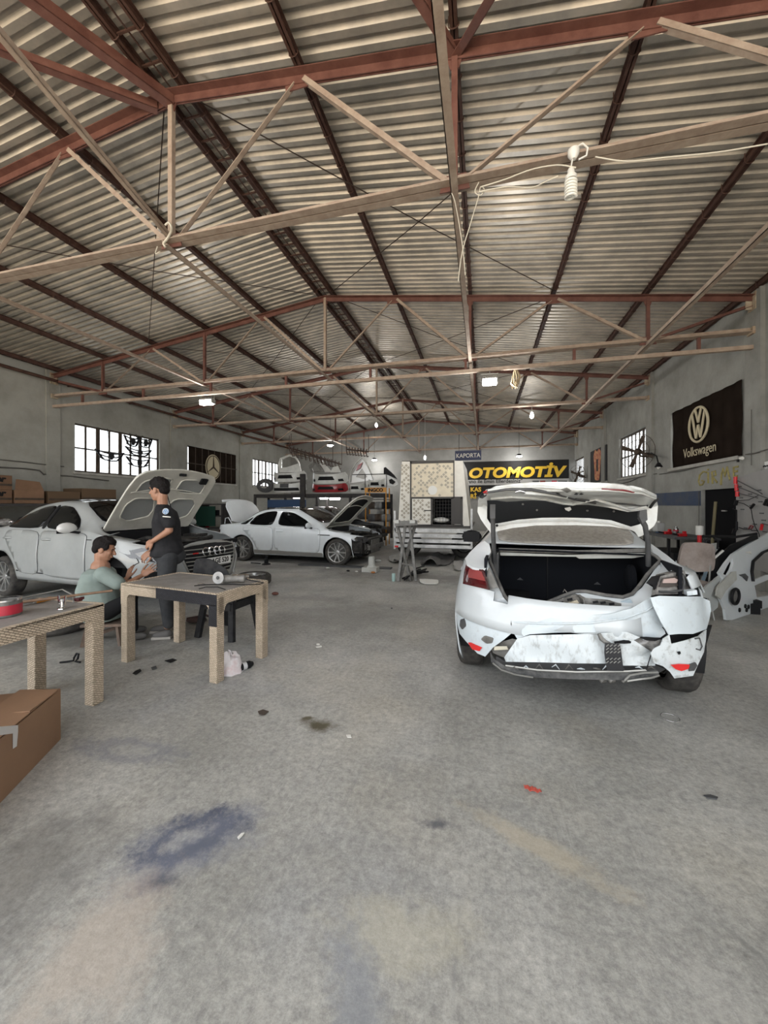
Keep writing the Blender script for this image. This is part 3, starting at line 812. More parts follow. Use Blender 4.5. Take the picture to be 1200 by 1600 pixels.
# single-frame grille: dark field, chrome frame, slats, rings, plate
gp = [(-.50,.70),(-.30,.745),(.30,.745),(.50,.70),(.44,.50),(.33,.27),(-.33,.27),(-.44,.50)]
m = MB(); m.patch(gp, afront(.012), .08, .01); g = m.build('grille', blackpl, t)
for k in range(8):
    z = .315+.052*k; hw = .34+.115*min((z-.27)/.3, 1)-.01
    if z > .70: hw = .38
    m = MB(); m.tube([afront(.028)(-hw+2*hw*i/12, z) for i in range(13)], .008, 6); m.build('grille_slat', chrome if False else boltm, g)
m = MB(); m.tube([afront(.02)(*p) for p in polyround(gp, 1)], .014, 6, closed=True); m.build('grille_frame', boltm, g, smooth=60)
m = MB()
for k in range(4):
    cy = .093*(1.5-k)*1.0
    m.tube([afront(.045)(cy+.058*math.cos(a*PI/10), .635+.058*math.sin(a*PI/10)) for a in range(20)], .008, 6, closed=True)
m.build('ring_badge', chrome, g, smooth=60)
platem = mat('plate_white', (.75,.75,.73), .4); inkm = mat('black_ink', (.01,.01,.01), .5); bluem = mat('plate_blue', (.02,.08,.42), .4)
m = MB(); m.bb((4.50,-.24,.435), (4.515,.28,.545)); pl = m.build('number_plate', platem, g)
m = MB(); m.bb((4.514,-.24,.436), (4.518,-.20,.544)); m.build('blue_band', bluem, pl)
def ptxt(txt, y0, size, xo=4.517, z0=.46):
    return text_mb(txt, size, lambda a, b, w: Vector((xo+w, y0+a, z0+b)), .003, bold=.002, width=.85)
ptxt('34 AGE 520', -.185, .10).build('plate_letters', inkm, pl)
m = MB()
for k in range(4): m.box(afront(.04)(-.33+.02*k, .63), (.006, .012, .02), mi=0)
m.build('small_red_badge', redrefl, g)
# headlights, air intakes
hl = [(-.885,.70),(-.86,.62),(-.72,.555),(-.52,.56),(-.50,.64),(-.58,.69),(-.78,.745)]
for sg in (-1, 1):
    m = MB(); m.patch([(p[0]*-sg, p[1]) for p in hl], afront(.012), .06, .004); h = m.build('headlight', mat('headlight_dark', (.03,.03,.032), .1, coat=1), t, smooth=50)
    m = MB(); m.patch([(p[0]*-sg*.80-sg*-.14*-1*-1 if False else -sg*(-.70+(p[0]+.70)*.72), .645+(p[1]-.645)*.62) for p in hl], afront(.018), .06, .004); m.build('headlight_lens', clearlens, h, smooth=50)
    m = MB(); m.patch([(sg*.52,.27),(sg*.80,.29),(sg*.76,.44),(sg*.55,.42)], afront(.012), .06, .006); m.build('air_intake', blackpl, t)
    m = MB(); m.tube([afront(.02)(sg*y, z) for y, z in ((.50,.70),(.56,.5),(.5,.25),(.62,.235),(.8,.26))], .02, 6); m.build('intake_blade', boltm, t, smooth=60)
# engine bay
m = MB(); m.bb((3.15,-.70,.45), (4.3,.70,.62)); m.bb((3.08,-.72,.45),(3.16,.72,.93)); m.build('engine_bay_floor', blackpl, t)
m = MB(); m.box((3.7,.0,.72), (.55,.6,.18)); m.box((3.55,.5,.74), (.3,.22,.2)); m.lathe([(.08,0),(.08,.16),(0,.17)], (3.4,-.5,.62)); m.lathe([(.05,0),(.05,.06),(0,.06)], (3.95,-.45,.74)); m.lathe([(.08,0),(.08,.16),(0,.17)], (3.4,.55,.62))
m.tube([(3.4,-.4,.78),(3.7,-.45,.84),(4.0,-.3,.8),(4.2,0,.78),(4.0,.4,.8)], .035, 8); m.tube([(4.1,-.62,.76),(3.8,-.58,.8),(3.5,-.6,.82)], .02, 8)
m.build('engine', engine, t, smooth=50)
m = MB(); m.beam((4.22,-.68,.73), (4.22,.68,.73), [(-.05,-.03,.05,.03)]); m.build('lock_carrier', blackpl, t)
cells = [[(.12,-.60),(.20,-.82),(.42,-.84),(.52,-.70),(.5,-.25),(.30,-.12),(.18,-.15)], [(.12,.60),(.20,.82),(.42,.84),(.52,.70),(.5,.25),(.30,.12),(.18,.15)], [(.62,-.80),(.80,-.78),(.88,-.5),(.86,-.12),(.66,-.12),(.62,-.3)], [(.62,.80),(.80,.78),(.88,.5),(.86,.12),(.66,.12),(.62,.3)]]
cells = [[(a*1.12+.02, b) for a, b in cl] for cl in cells]
AH = add_hood(t, Ac, 3.12, 4.27, .70, .68, math.radians(50), audi_paint, mat('bonnet_underside', (.62,.61,.55), .45, col2=(.52,.51,.46), scale=4), .96, cells)
m = MB(); m.tube([(4.15,-.25,.74), AH[1](-.03)(.95,-.35)], .006, 6); m.build('bonnet_stay', blackpl, t)
m = MB(); m.box(AH[1](-.03)(1.1, 0)+Vector((.02,0,-.02)), (.05,.09,.04)); m.box(AH[1](-.03)(1.02,.62)+Vector((.02,0,-.03)), (.10,.12,.03), Matrix.Rotation(-.9,3,'Y')); m.build('bonnet_latch', blackpl, t)

# ------------------------------------------------------------------ white sedan across the middle
Pc = Car(4.77*.96, .905*.96, 1.05, 3.78,
    belt=([0,.3,.9,2.0,3.2,3.6,4.1,4.58],[.88,.925,.945,.925,.905,.85,.76,.66]),
    rail=([0,.35,.85,1.4,2.0,2.45,2.85,3.3,3.45,4.1,4.58],[.89,.935,.985,1.27,1.36,1.35,1.22,.99,.90,.77,.67]),
    top=([0,.35,.75,1.35,2.0,2.45,3.25,3.5,4.1,4.45,4.58],[.92,.97,1.0,1.33,1.405,1.39,1.02,.96,.85,.77,.70]),
    wrail=([0,.5,.9,1.4,2.4,3.2,3.4,4.58],[.76,.72,.66,.56,.565,.70,.75,.78]),
    zf=([.15,.3,.5,.62,.72,.82,.95],[.07,.02,0,.01,.05,.13,.3]), zr=([.15,.3,.5,.7,.9,1.0],[-.06,-.01,0,-.03,-.05,-.08]), Rw=.325, Ra=.365, sill=.19)
t = thing('white_sedan', 'white sedan side-on in the middle, dark windows, front end stripped and bonnet up', 'car', (-7.12, 9.72, 0), math.radians(-3.6))
Pskip = lambda p, z: (z == 't' and (3.40 < p.x) and (abs(p.y) < .72 or p.x > 4.25)) or (p.x > 4.16 and (p.z < .62 or p.x > 4.38)) or (z == 't' and p.x < .72 and abs(p.y) < .62)
car_base(t, Pc, white_paint, Pskip, spokes=10)
side_door(t, Pc, -1, [(2.02,.30),(3.28,.28),(3.34,.5),(3.33,.86),(3.2,.895),(2.05,.915),(2.02,.86)], 'front_door', (2.2,.80), white_paint)
side_door(t, Pc, -1, [(1.52,.30),(2.0,.30),(2.0,.915),(1.1,.925),(1.08,.83),(1.2,.72),(1.42,.55)], 'rear_door', (1.2,.81), white_paint)
glass_patch(t, Pc, -1, [(2.10,.94),(3.12,.92),(2.9,1.08),(2.5,1.26),(2.12,1.31)], 'front_side_window')
glass_patch(t, Pc, -1, [(1.22,.955),(1.98,.94),(2.0,1.31),(1.65,1.28),(1.36,1.18)], 'rear_side_window')
glass_patch(t, Pc, -1, [(.94,.965),(1.17,.955),(1.30,1.15),(1.1,1.06)], 'quarter_window')
glass_patch(t, Pc, 1, [(2.10,.94),(3.12,.92),(2.9,1.08),(2.5,1.26),(2.12,1.31)], 'front_side_window'); glass_patch(t, Pc, 1, [(1.22,.955),(1.98,.94),(2.0,1.31),(1.65,1.28),(1.36,1.18)], 'rear_side_window')
top_patch(t, Pc, [(2.48,-.52),(2.48,.52),(3.26,.66),(3.28,0),(3.26,-.66)], 'windscreen', tintglass)
top_patch(t, Pc, [(.78,-.6),(.78,.6),(1.35,.5),(1.35,-.5)], 'rear_screen', tintglass)
top_patch(t, Pc, [(1.5,-.54),(1.5,.54),(2.44,.54),(2.44,-.54)], 'roof_panel', tintglass, off=.004)
mirror(t, Pc, -1, 3.06, .91, white_paint); mirror(t, Pc, 1, 3.06, .91, white_paint)
f = Pc.side(-1, .004)
m = MB(); m.patch([(1.43,.30),(1.43,.22),(3.40,.20),(3.40,.28)], Pc.side(-1,.012), .1, .01); m.build('side_skirt', mat('dusty_skirt', (.20,.195,.18), .7), t)
m = seam(t, Pc, -1, [(1.43,.31),(3.38,.29)], r=.009); m.build('skirt_line', boltm, t)
m = seam(t, Pc, -1, [(3.28,.735),(3.60,.735)], r=.012); m.build('fender_badge', blackpl, t)
# tail lamp, stripped nose
m = MB(); m.patch([(.0,.80),(.0,.70),(.30,.72),(.34,.80)], Pc.side(-1,.01), .06, .004); m.build('tail_light', redlens, t)
m = MB(); m.patch([(4.16,.62),(4.24,.70),(4.42,.68),(4.45,.60),(4.38,.55)], Pc.side(-1,.01), .05, .05); m.build('headlight', mat('headlight_dark', (.03,.03,.032), .1, coat=1), t)
m = MB(); m.bb((3.42,-.68,.40), (4.3,.68,.55)); m.bb((3.36,-.70,.40),(3.43,.70,.88)); m.build('engine_bay_floor', blackpl, t)
m = MB(); m.box((3.9,.0,.66), (.5,.7,.2)); m.box((4.3,0,.50), (.08,1.2,.42)); m.box((4.42,0,.44),(.05,.8,.36)); m.box((4.25,-.66,.5),(.28,.16,.32)); m.box((4.25,.66,.5),(.28,.16,.32))
m.tube([(3.6,-.5,.74),(3.9,-.52,.80),(4.2,-.3,.78),(4.35,0,.74),(4.2,.4,.76)], .035, 8); m.tube([(4.2,-.6,.68),(4.35,-.3,.70),(4.4,.2,.66),(4.38,.6,.62)], .02, 8)
for k in range(7): m.tube([(4.40,-.7+.2*k,.30),(4.47,-.6+.2*k,.42),(4.42,-.65+.2*k,.6)], .015, 6)
m.lathe([(.07,0),(.07,.12),(0,.13)], (3.62,-.48,.66)); m.lathe([(.07,0),(.07,.12),(0,.13)], (3.62,.48,.66))
m.build('engine', engine, t, smooth=50)
m = MB(); m.beam((4.40,-.62,.62), (4.40,.62,.62), [(-.03,-.03,.03,.03)]); m.beam((4.48,-.55,.42),(4.48,.55,.42), [(-.03,-.05,.03,.05)]); m.bb((4.45,-.3,.28),(4.475,.3,.60)); m.build('bumper_beam', steelm, t)
m = MB(); m.patch([(4.14,.30),(4.42,.28),(4.46,.5),(4.2,.56)], Pc.side(-1,-.12), .06, .02); m.build('inner_fender', steelm, t)
cl = [[(.16,-.78),(.95,-.72),(1.02,-.4),(1.03,0),(1.02,.4),(.95,.72),(.16,.78),(.10,0)]]
add_hood(t, Pc, 3.40, 4.52, .72, .68, math.radians(46), white_paint, mat('bonnet_underside', (.45,.44,.39), .5), .91, cl)
# its boot lid stands open: a curved skin with a hoop hinge
def lid(u, v): return Vector((.62-.20*u*u-.12*math.sin(u*1.5), v*.66, .98+.62*u*(1-.06*v*v)))
m = MB(); m.patch(polyround([(0,-1),(0,1),(.75,1),(.98,.8),(1.0,0),(.98,-.8),(.75,-1)],1), lid, (.1,.2), .03); bl = m.build('boot_lid', white_paint, t, smooth=60)
m = MB(); m.patch([(.97,-.95),(.97,.95),(1.05,.8),(1.05,-.8)], lambda u, v: lid(u, v)+Vector((-.12*(u-.9)*8,0,.0)), (.05,.2), .02); m.build('spoiler_edge', white_paint, bl)
for s in (-1, 1):
    m = MB(); m.tube([(.55,s*.6,.93),(.42,s*.6,1.12),(.32,s*.6,1.10),(.30,s*.6,.95)], .012, 8); m.build('lid_hinge', white_paint, bl, smooth=60)
# ------------------------------------------------------------------ rear-ended white sedan with its boot open (right)
MX, MY, MROT = .625, 2.72, math.radians(4.0)
MFW = Vector((math.sin(MROT), math.cos(MROT), 0)); MLF = Vector((-math.cos(MROT), math.sin(MROT), 0))
Mc = Car(4.60, .905, .93, 3.63,
    belt=([0,.25,.9,2.0,3.2,3.6,4.1,4.60],[.93,.985,1.0,.98,.95,.90,.80,.68]),
    rail=([0,.25,.85,1.35,2.0,2.45,2.85,3.3,3.45,4.1,4.60],[.94,.995,1.06,1.28,1.37,1.365,1.25,1.03,.95,.81,.69]),
    top=([0,.30,.95,1.40,2.0,2.45,3.25,3.5,4.1,4.45,4.60],[.99,1.06,1.10,1.33,1.425,1.41,1.06,1.0,.88,.80,.72]),
    wrail=([0,.4,.9,1.4,2.4,3.2,3.4,4.6],[.74,.70,.66,.56,.57,.72,.77,.80]),
    zf=([.15,.3,.5,.62,.72,.82,.95],[.07,.02,0,.01,.05,.13,.3]),
    zr=([.15,.3,.5,.62,.72,.85,1.0],[-.10,-.04,-.03,-.05,-.07,-.09,-.16]), Rw=.325, Ra=.37, sill=.19, cr=.62, pr=2.5)
t = wreck = thing('wrecked_sedan', 'white sedan at right with crushed rear bumper and open boot', 'car', (MX, MY, 0), PI/2-MROT)
def msk(p, z):
    ay = abs(p.y)
    if z == 't' and p.x < 1.02: return ay < .66
    if p.x < .40 and p.z > .80 and ay < .60+.10*(p.z-.8)/.2: return True
    if p.x < .5 and p.z < .60 and ay < .95: return True          # the bumper skin is built apart
    if p.x < .62 and p.z < .90 and p.y < -.40: return True
    return False
wreck_paint = mat('wreck_white_paint', (.56,.60,.62), .3, coat=.5, col2=(.51,.545,.56), scale=3)
car_base(t, Mc, wreck_paint, msk, spokes=10)
def L2M(p): p = Vector(p)-Vector((MX, MY, 0)); return Vector((p.dot(MFW), p.dot(MLF), p.z))     # world -> car
def rmap(yf, off=0.0):
    """pixel -> the car's rear surface; yf(MX-side, Z) gives MY + distance forward in the car's own frame"""
    def hit(x, y, xl): return L2M(Wp(x, y, Vector((MX, MY, 0))+MFW*xl, MFW))
    def f(x, y):
        xl = .1
        for _ in range(6):
            p = hit(x, y, xl); xl = yf(MX-p.y, p.z)-MY
        return hit(x, y, xl-off)
    return f
def ybump(X, Z):
    y = X-MX; return MY+Mc.rearx(y, max(min(Z, .95), .15))+.02
def crump(a, k, sd):
    return lambda X, Z: ybump(X, Z)+a*noise.noise(Vector((X*k+sd, Z*k*1.4, sd)))
def part(name, poly, yf, mt, off=0.0, step=10, th=.006, parent=None, rnd=0, smooth=40, hole=None):
    m = MB(); pts = polyround(poly, rnd) if rnd else poly
    m.patch(pts, rmap(yf, off), step, th, hole=hole, toward=(-1,0,0)); return m.build(name, mt, parent or t, smooth=smooth)
# bumper skin, left piece
b1 = part('bumper_corner', [(720,912),(762,922),(769,940),(777,953),(799,964),(801,988),(788,999),(770,1012),(764,1019),(758,1026),(746,1021),(727,1001),(718,990),(714,972),(712,935)], ybump, scuffed, step=6)
m = MB(); m.tube([rmap(ybump,.003)(x, y) for x, y in ((727,968),(742,970),(760,976),(780,983),(798,984))], .005, 6); m.build('bumper_crease', scuffed, b1, smooth=60)
part('fog_slot', [(719,968),(726,966),(728,978),(722,984),(718,978)], ybump, greypl, .006, parent=b1, rnd=1)
part('tow_hole', [(751,999),(757,993),(771,997),(769,1005),(760,1006)], ybump, steelm, .006, parent=b1, rnd=1)
part('rear_reflector', [(731,1004),(735,1004),(753,1012),(749,1017.5),(738,1015)], ybump, redrefl, .012, parent=b1, step=4)
# upper centre skin
up = part('bumper_upper_skin', [(801,961),(840,963.5),(900,963.5),(955,959),(988,950),(1003,941),(1016,933),(1032,934),(1050,960),(1062,984),(1045,992),(1036,978),(1040,990),(1032,996),(1010,1003),(1001,996),(979,986),(933,988),(870,988.5),(828,991),(808,998),(803,990),(802,975)], crump(.05, 5, 3), dirtyscuff if False else scuffed, .01, step=6)
m = MB(); m.tube([rmap(crump(.05,5,3),.016)(x, y) for x, y in ((803,972),(850,975),(920,974),(975,967),(1010,955),(1024,945))], .006, 6); m.build('bumper_crease', scuffed, up, smooth=60)
lightgrime = mat('streaked_white_plastic', (.60,.65,.67), .45, col2=(.24,.24,.225), scale=11, bump=.15, bscale=20, contrast=(.50,.76), stretch=(1,2.2,1))
# plate recess panel, two torn halves
def yrec(X, Z): return ybump(X, Z)-.0+.03*noise.noise(Vector((X*6, Z*8, 2)))+.015
r1 = part('plate_recess_skin', [(808,998),(828,992.5),(900,991),(932,990),(938,998),(946,1006),(944,1020),(948,1037),(900,1036.5),(850,1035),(790,1034),(788,1027)], yrec, lightgrime, .035, step=7)
r2 = part('plate_recess_skin', [(936,989.5),(979,987),(1000,996),(990,1000),(999,1006),(1019,1020),(1022,1030),(1024,1040),(973,1040),(966,1008),(950,1006),(944,1000)], crump(.07, 9, 8), dirtyscuff, .035, step=5)
# right corner, hanging lower and out of line
def yr(X, Z): return ybump(min(X, MX+.80), Z)-.05+.035*noise.noise(Vector((X*4, Z*5, 5)))+(.0 if X < MX+.7 else (X-MX-.7)*.5)
b2 = part('bumper_corner', [(1016,934),(1030,931),(1062,932),(1094,932),(1109,939),(1111,953),(1108,970),(1104,983),(1083,990.5),(1061,990.5),(1045,992),(1033,972),(1022,950)], yr, scuffed, .02, step=6)
b3 = part('bumper_corner', [(1104,984),(1103,1000),(1100,1019),(1091,1038),(1083,1056),(1068,1058),(1054,1060),(1047,1050),(1036,1041),(1021,1036),(1017,1020),(1022,1013),(1032,1008),(1036,998),(1046,992),(1049,1006),(1070,1001),(1092,994)], yr, dirtyscuff, .03, step=6)
m = MB(); m.patch([(1030,985),(1110,976),(1100,1010),(1040,1012)], rmap(yr,-.10), 8, .01); m.build('bumper_core', blackpl, t)
part('rear_reflector', [(1048.5,1039.5),(1062,1038),(1078,1038.6),(1076,1045),(1065,1048.7),(1056,1046)], yr, redrefl, .045, parent=b3, step=4)
part('fog_slot', [(1078,1038.5),(1087,1035),(1090,1040),(1085,1048),(1077,1049)], yr, greypl, .045, parent=b3, step=4)
part('parking_sensor', [(1059,1019),(1063,1018),(1064,1021),(1061,1023)], yr, blackpl, .046, parent=b3, step=4)
for pts in ([(1086,998),(1093,997),(1097,1010),(1094,1016),(1088,1014)],):
    m = MB(); m.tube([rmap(yr,.036)(x, y) for x, y in pts], .004, 5); m.build('sensor_outline', greypl, b3)
# cracks, drawn as open tears with black behind
def crack(pts, r, off=.045, yf=ybump, mt=None, nm='tear'):
    m = MB(); m.tube([rmap(yf, off)(x, y) for x, y in pts], r, 5); return m.build(nm, mt or blackpl, t)
crack([(1032,936),(1026,942),(1024,948)], [.004,.012,.003], .04)
crack([(1000,996),(1010,998),(1022,999),(1034,997)], [.004,.012,.012,.003], .05)
crack([(936,990),(940,998),(946,1003),(954,1007)], [.012,.016,.014,.012], .05, mt=steelm)
crack([(1018,1021),(1014,1033),(1010,1047)], .003, .06)
crack([(800,962),(799,975),(801,984)], [.003,.008,.003], .012)
crack([(825,970),(829,976),(830,984)], .0025, .012, mt=greypl); crack([(831,968),(826,970)], .0025, .012, mt=greypl)
crack([(1035,980),(1043,988)], [.003,.006], .045); crack([(960,1004),(975,1003),(990,1003)], [.006,.012,.008], .05)
# parts behind the torn skins
part('torn_bracket', [(766,1010),(780,1004),(800,998),(808,1000),(798,1014),(788,1028),(770,1020)], ybump, steelm, -.05, step=5)
part('torn_bracket', [(772,1010),(792,1010),(794,1015),(772,1016)], ybump, mat('old_foam', (.55,.52,.42), .8), -.01, step=5)
part('torn_bracket', [(985,990),(1005,996),(1036,1000),(1040,1012),(1015,1022),(996,1005)], crump(.08,10,4), clearlens, .0, step=5)
m = MB(); m.tube([(.34,.60,.44),(.26,.4,.42),(.24,0,.41),(.26,-.4,.42),(.34,-.60,.44)], .04, 8); m.build('crash_bar', blackpl, t, smooth=50)
core = part('inner_bumper', [(775,1025),(790,1034),(900,1036),(1026,1040),(1040,1046),(1028,1052),(900,1052),(800,1050),(776,1040)], ybump, greypl, -.06, step=8)
# splitter / diffuser strip with chrome edges
d = part('diffuser', [(766,1019),(772,1030),(790,1042),(835,1048),(900,1050),(979,1049),(1026,1047),(1030,1052),(1017,1061),(985,1063),(900,1061.5),(840,1059),(800,1052),(777,1043),(767,1034)], ybump, mat('worn_black_plastic', (.035,.036,.038), .5, col2=(.14,.14,.135), scale=10), .03, step=7)
for pts in ([(770,1036),(784,1047),(806,1054),(833,1058.5)], [(976,1063),(984,1055),(1006,1051),(1028,1050)], [(980,1064),(1000,1061),(1018,1059),(1030,1055)], [(790,1040),(840,1047),(900,1050),(979,1049),(1010,1047)]):
    m = MB(); m.tube([rmap(ybump,.045)(x, y) for x, y in pts], .007, 6); m.build('chrome_edge', boltm, d, smooth=60)
for i in range(11):
    x = 800+21*i+R.uniform(-6,6); m = MB(); m.tube([rmap(ybump,.03)(x, 1045+R.uniform(-3,2)), rmap(ybump,.05)(x+6, 1041+R.uniform(-3,4)), rmap(ybump,.03)(x+12, 1046)], [.002,.006,.002], 5); m.build('shredded_edge', scuffed if i % 2 else steelm, d, smooth=60)
for x in (937, 951, 971): m = MB(); m.tube([rmap(ybump,.0)(x, 1058), rmap(ybump,.02)(x+3, 1064), rmap(ybump,.0)(x+8, 1062)], .016, 6); m.build('exhaust_bit', steelm, d, smooth=60)
# hanging black grille strip
m = MB(); m.patch([(945,1004),(968,1006),(970,1016),(974,1048),(948,1047),(944,1020)], rmap(ybump,.065), 5, .006); g = m.build('loose_grille_strip', mat('black_mesh_strip', (.03,.03,.032), .5), t)
m = MB()
for k in range(7):
    y = 1007+k*5.2; x0 = 947
    for j in range(4):
        if k in (3, 6): continue
        m.tube([rmap(ybump,.074)(x0+j*6, y+3), rmap(ybump,.074)(x0+j*6+4, y)], .003, 4)
m.build('mesh_rib', boltm, g)
# tail lights
tl_ = part('tail_light', [(729,879),(738,887),(752,890),(757,903),(762,921),(744,917),(723,912),(725,893)], ybump, redlens, .035, step=5, th=.03)
part('lens_band', [(734,886),(752,893),(756,903),(758,908),(731,902),(732,893)], ybump, mat('pale_red_lens', (.26,.05,.05), .15, coat=1), .042, step=5, th=.006, parent=tl_)
part('light_trim', [(752,886),(764,887),(779,918),(763,921),(757,903)], lambda X, Z: ybump(X, Z)+.03, steelm, .0, step=6)
hs = part('torn_lamp_housing', [(1034,900),(1050,896),(1070,892),(1077,922),(1073,928),(1025,929),(1027,917)], lambda X, Z: ybump(X, Z)+.06, clearlens, .0, step=6, th=.05)
part('lamp_chamber', [(1036,903),(1058,900),(1064,904),(1062,915),(1045,918),(1030,917)], lambda X, Z: ybump(X, Z)+.055, mat('lamp_dark', (.07,.06,.055), .2, coat=1), .02, step=6, parent=hs)
part('lamp_chamber', [(1038,905),(1054,903),(1060,906),(1057,911),(1036,911)], lambda X, Z: ybump(X, Z)+.055, mat('lamp_pinkish', (.5,.38,.35), .2, coat=1), .03, step=6, parent=hs)
m = MB(); m.tube([rmap(lambda X, Z: ybump(X, Z)+.03)(x, y) for x, y in ((1066,897),(1069,910),(1066,922),(1050,925),(1030,924))], .008, 6); m.build('lamp_rim', greypl, hs, smooth=60)
part('torn_bracket', [(1010,911),(1019,901),(1039,897),(1034,906),(1028,917),(1022,922),(1020,914)], lambda X, Z: ybump(X, Z)+.07, blackpl, .0, step=5)
part('clip_block', [(1073,924),(1089,922),(1090,929),(1074,931)], lambda X, Z: MY+.25, scuffed, 0, step=5, th=.05)
# boot surround: painted gutter, rubber seal, load floor edge
def yg(X, Z): return MY+.26+max(0, (Z-.78))*1.5+.28*max(0,(abs(X-MX)-.55))
gut = [(753,868),(754,887),(762,918),(768,940),(778,956),(800,966),(816,964),(860,964),(920,964),(975,955),(1003,942),(1016,933),(1024,920),(1010,911),(1028,898),(1040,888),(1046,876),(1033,874),(1016,900),(1003,918),(988,930),(973,935),(946,932),(907,925),(883,931),(847,947),(813,953),(800,948),(786,933),(777,907),(768,880),(764,868)]
part('boot_gutter', gut, yg, white_paint, .02, step=8, th=.02)
seal = [(770,858),(764,866),(766,878),(773,895),(780,912),(788,930),(801,945),(814,951),(830,950),(848,944),(883,930),(900,924),(915,924),(946,930),(973,933),(988,928),(1000,914),(1012,897),(1024,884),(1032,876),(1026,870),(1016,864)]
m = MB(); m.tube([rmap(yg,.035)(x, y) for x, y in seal], .013, 8); m.build('rubber_seal', mat('grey_seal', (.07,.068,.065), .8, col2=(.16,.155,.145), scale=12), t, smooth=60)
# boot tub
felt = mat('boot_felt', (.010,.011,.014), .95); 
m = MB(); x0, x1, zf_, zt_ = .30, 1.35, .55, 1.06
m.bb((x0,-.62,zf_-.02),(x1,.62,zf_)); m.bb((x1,-.75,zf_),(x1+.04,.75,zt_+.02)); m.bb((x0,.62,zf_-.02),(x1,.64,zt_)); m.bb((x0,-.64,zf_-.02),(x1,-.62,zt_)); m.bb((.98,-.66,zt_-.01),(x1+.04,.66,zt_+.0)); m.bb((.30,-.60,.5),(.32,.60,.70))
tub = m.build('boot_lining', felt, t)
m = MB(); m.bb((x1-.012,.10,zf_),(x1,.112,zt_)); m.build('seat_split', blackpl, tub)
for yy in (.36, -.33): m = MB(); m.prism([(-.03,0),(.03,0),(.0,.025)], lambda a, b, w: Vector((x1-.014-w, yy-a, .72+b)), .004); m.build('child_seat_mark', greypl, tub)
m = MB(); m.lathe([(.11,0),(.11,.03),(.08,.05),(0,.05)], (1.05,-.55,.85), axis=(0,1,0), n=20); m.build('wheel_tub_bulge', felt, tub, smooth=40)
m = MB(); m.box((.95,.60,.93), (.35,.10,.22)); m.build('side_pocket', greypl, tub)
part('parcel_shelf_lip', [(781,863),(880,867),(1010,864),(1008,869),(990,872),(905,873),(900,870),(782,868)], lambda X, Z: MY+1.02, undercoat, .0, step=10, th=.01)
part('screen_foot', [(779,856),(900,860),(1008,857),(1010,863),(880,865),(780,862)], lambda X, Z: MY+1.03, steelm, .0, step=10, th=.01)
top_patch(t, Mc, [(1.0,-.60),(1.0,.60),(1.42,.52),(1.42,-.52)], 'rear_screen', dustyglass, off=.012)
# crushed latch panel lying in the opening
def ylp(X, Z): return MY+.22+.05*noise.noise(Vector((X*8,Z*8,1)))
lp1 = part('crushed_latch_panel', [(812,951),(850,944),(885,934),(901,928),(911,933),(910,942),(880,954),(850,962),(826,956)], ylp, steelm, .03, step=5, th=.02)
lp2 = part('crushed_latch_panel', [(905,929),(915,934),(950,939),(971,943),(970.5,952),(950,952),(936,953),(912,946)], ylp, steelm, .03, step=5, th=.02)
part('crushed_latch_panel', [(853,953),(880,944),(902,938),(905,942),(880,951),(856,958)], ylp, mat('buff_primer', (.50,.44,.33), .7), .055, step=5, th=.012)
for i, (x, y) in enumerate([(838,951),(850,949),(862,946),(876,942),(890,937),(930,941),(942,942),(955,944)]):
    m = MB(); m.patch([(x-4,y-1.6),(x+4,y-3),(x+5,y+.5),(x-3,y+2)], rmap(ylp,.056), 5, .004); m.build('slot', blackpl, lp1)
m = MB(); m.tube([rmap(ylp,.06)(x, y) for x, y in ((905,930),(911,936),(913,945),(904,950),(899,946))], .008, 6); m.tube([rmap(ylp,.06)(x, y) for x, y in ((880,925),(882,921),(886,926))], .003, 5); m.build('latch_hook', steelm, lp1, smooth=60)
part('inner_rear_panel', [(826,957),(860,963),(920,964),(975,954),(990,944),(985,936),(970,940),(970,953),(912,947),(880,955),(850,962)], lambda X, Z: MY+.27, mat('blueish_inner_paint', (.42,.50,.55), .4), .0, step=8, th=.01)
for x, y in ((808,948),(816,946),(822,949),(804,945)): m = MB(); m.lathe([(0,0),(.02,.01),(.018,.03),(0,.035)], rmap(lambda X,Z: MY+.34)(x, y), n=7); m.build('broken_glass', clearlens, t)
# boot lid
def ylid(X, Z): 
    z = Z; k = min(max((z-1.47)/.10, 0), 1); return MY+.66-.62*(k*k*(3-2*k))
lo = [(746,800),(747,786),(750,777),(762,768),(775,760),(799,756.5),(832,753.7),(876,752.8),(920,753.8),(950,755),(973,758),(1003,767),(1026,777.6),(1028,790),(1026.5,813),(1022,822),(1012,830),(1004,837),(998,839),(992,831),(986,828),(955,822.5),(900,820.5),(837,821),(801,825),(773,831),(767,833),(757,820),(751,811)]
hole = [(761,782),(775,782),(792,784),(830,782),(856,783),(883,789),(920,789),(950,793),(981,800),(1008,797),(1008,813),(1000,819),(986,823),(955,813),(920,809.5),(883,808.8),(847,809),(810,812),(777,818),(766,818),(761,810)]
lid_white = mat('dirty_lid_paint', (.66,.68,.66), .35, coat=.3, col2=(.50,.49,.46), scale=9, contrast=(.45,.75))
def ylidc(X, Z): return ylid(X, Z)+.045*noise.noise(Vector((X*4.5, Z*9, 4)))*(1 if Z > 1.5 else .2)
bl = part('boot_lid', lo, ylidc, lid_white, .0, step=6, th=.02, hole=[hole[::-1]], smooth=35)
part('lid_trim_panel', [(x+(3 if x > 880 else -3), y+(4 if y > 800 else -3)) for x, y in hole], lambda X, Z: MY+.69, mat('lid_felt', (.014,.015,.016), .9), -.02, step=12, th=.01, parent=bl)
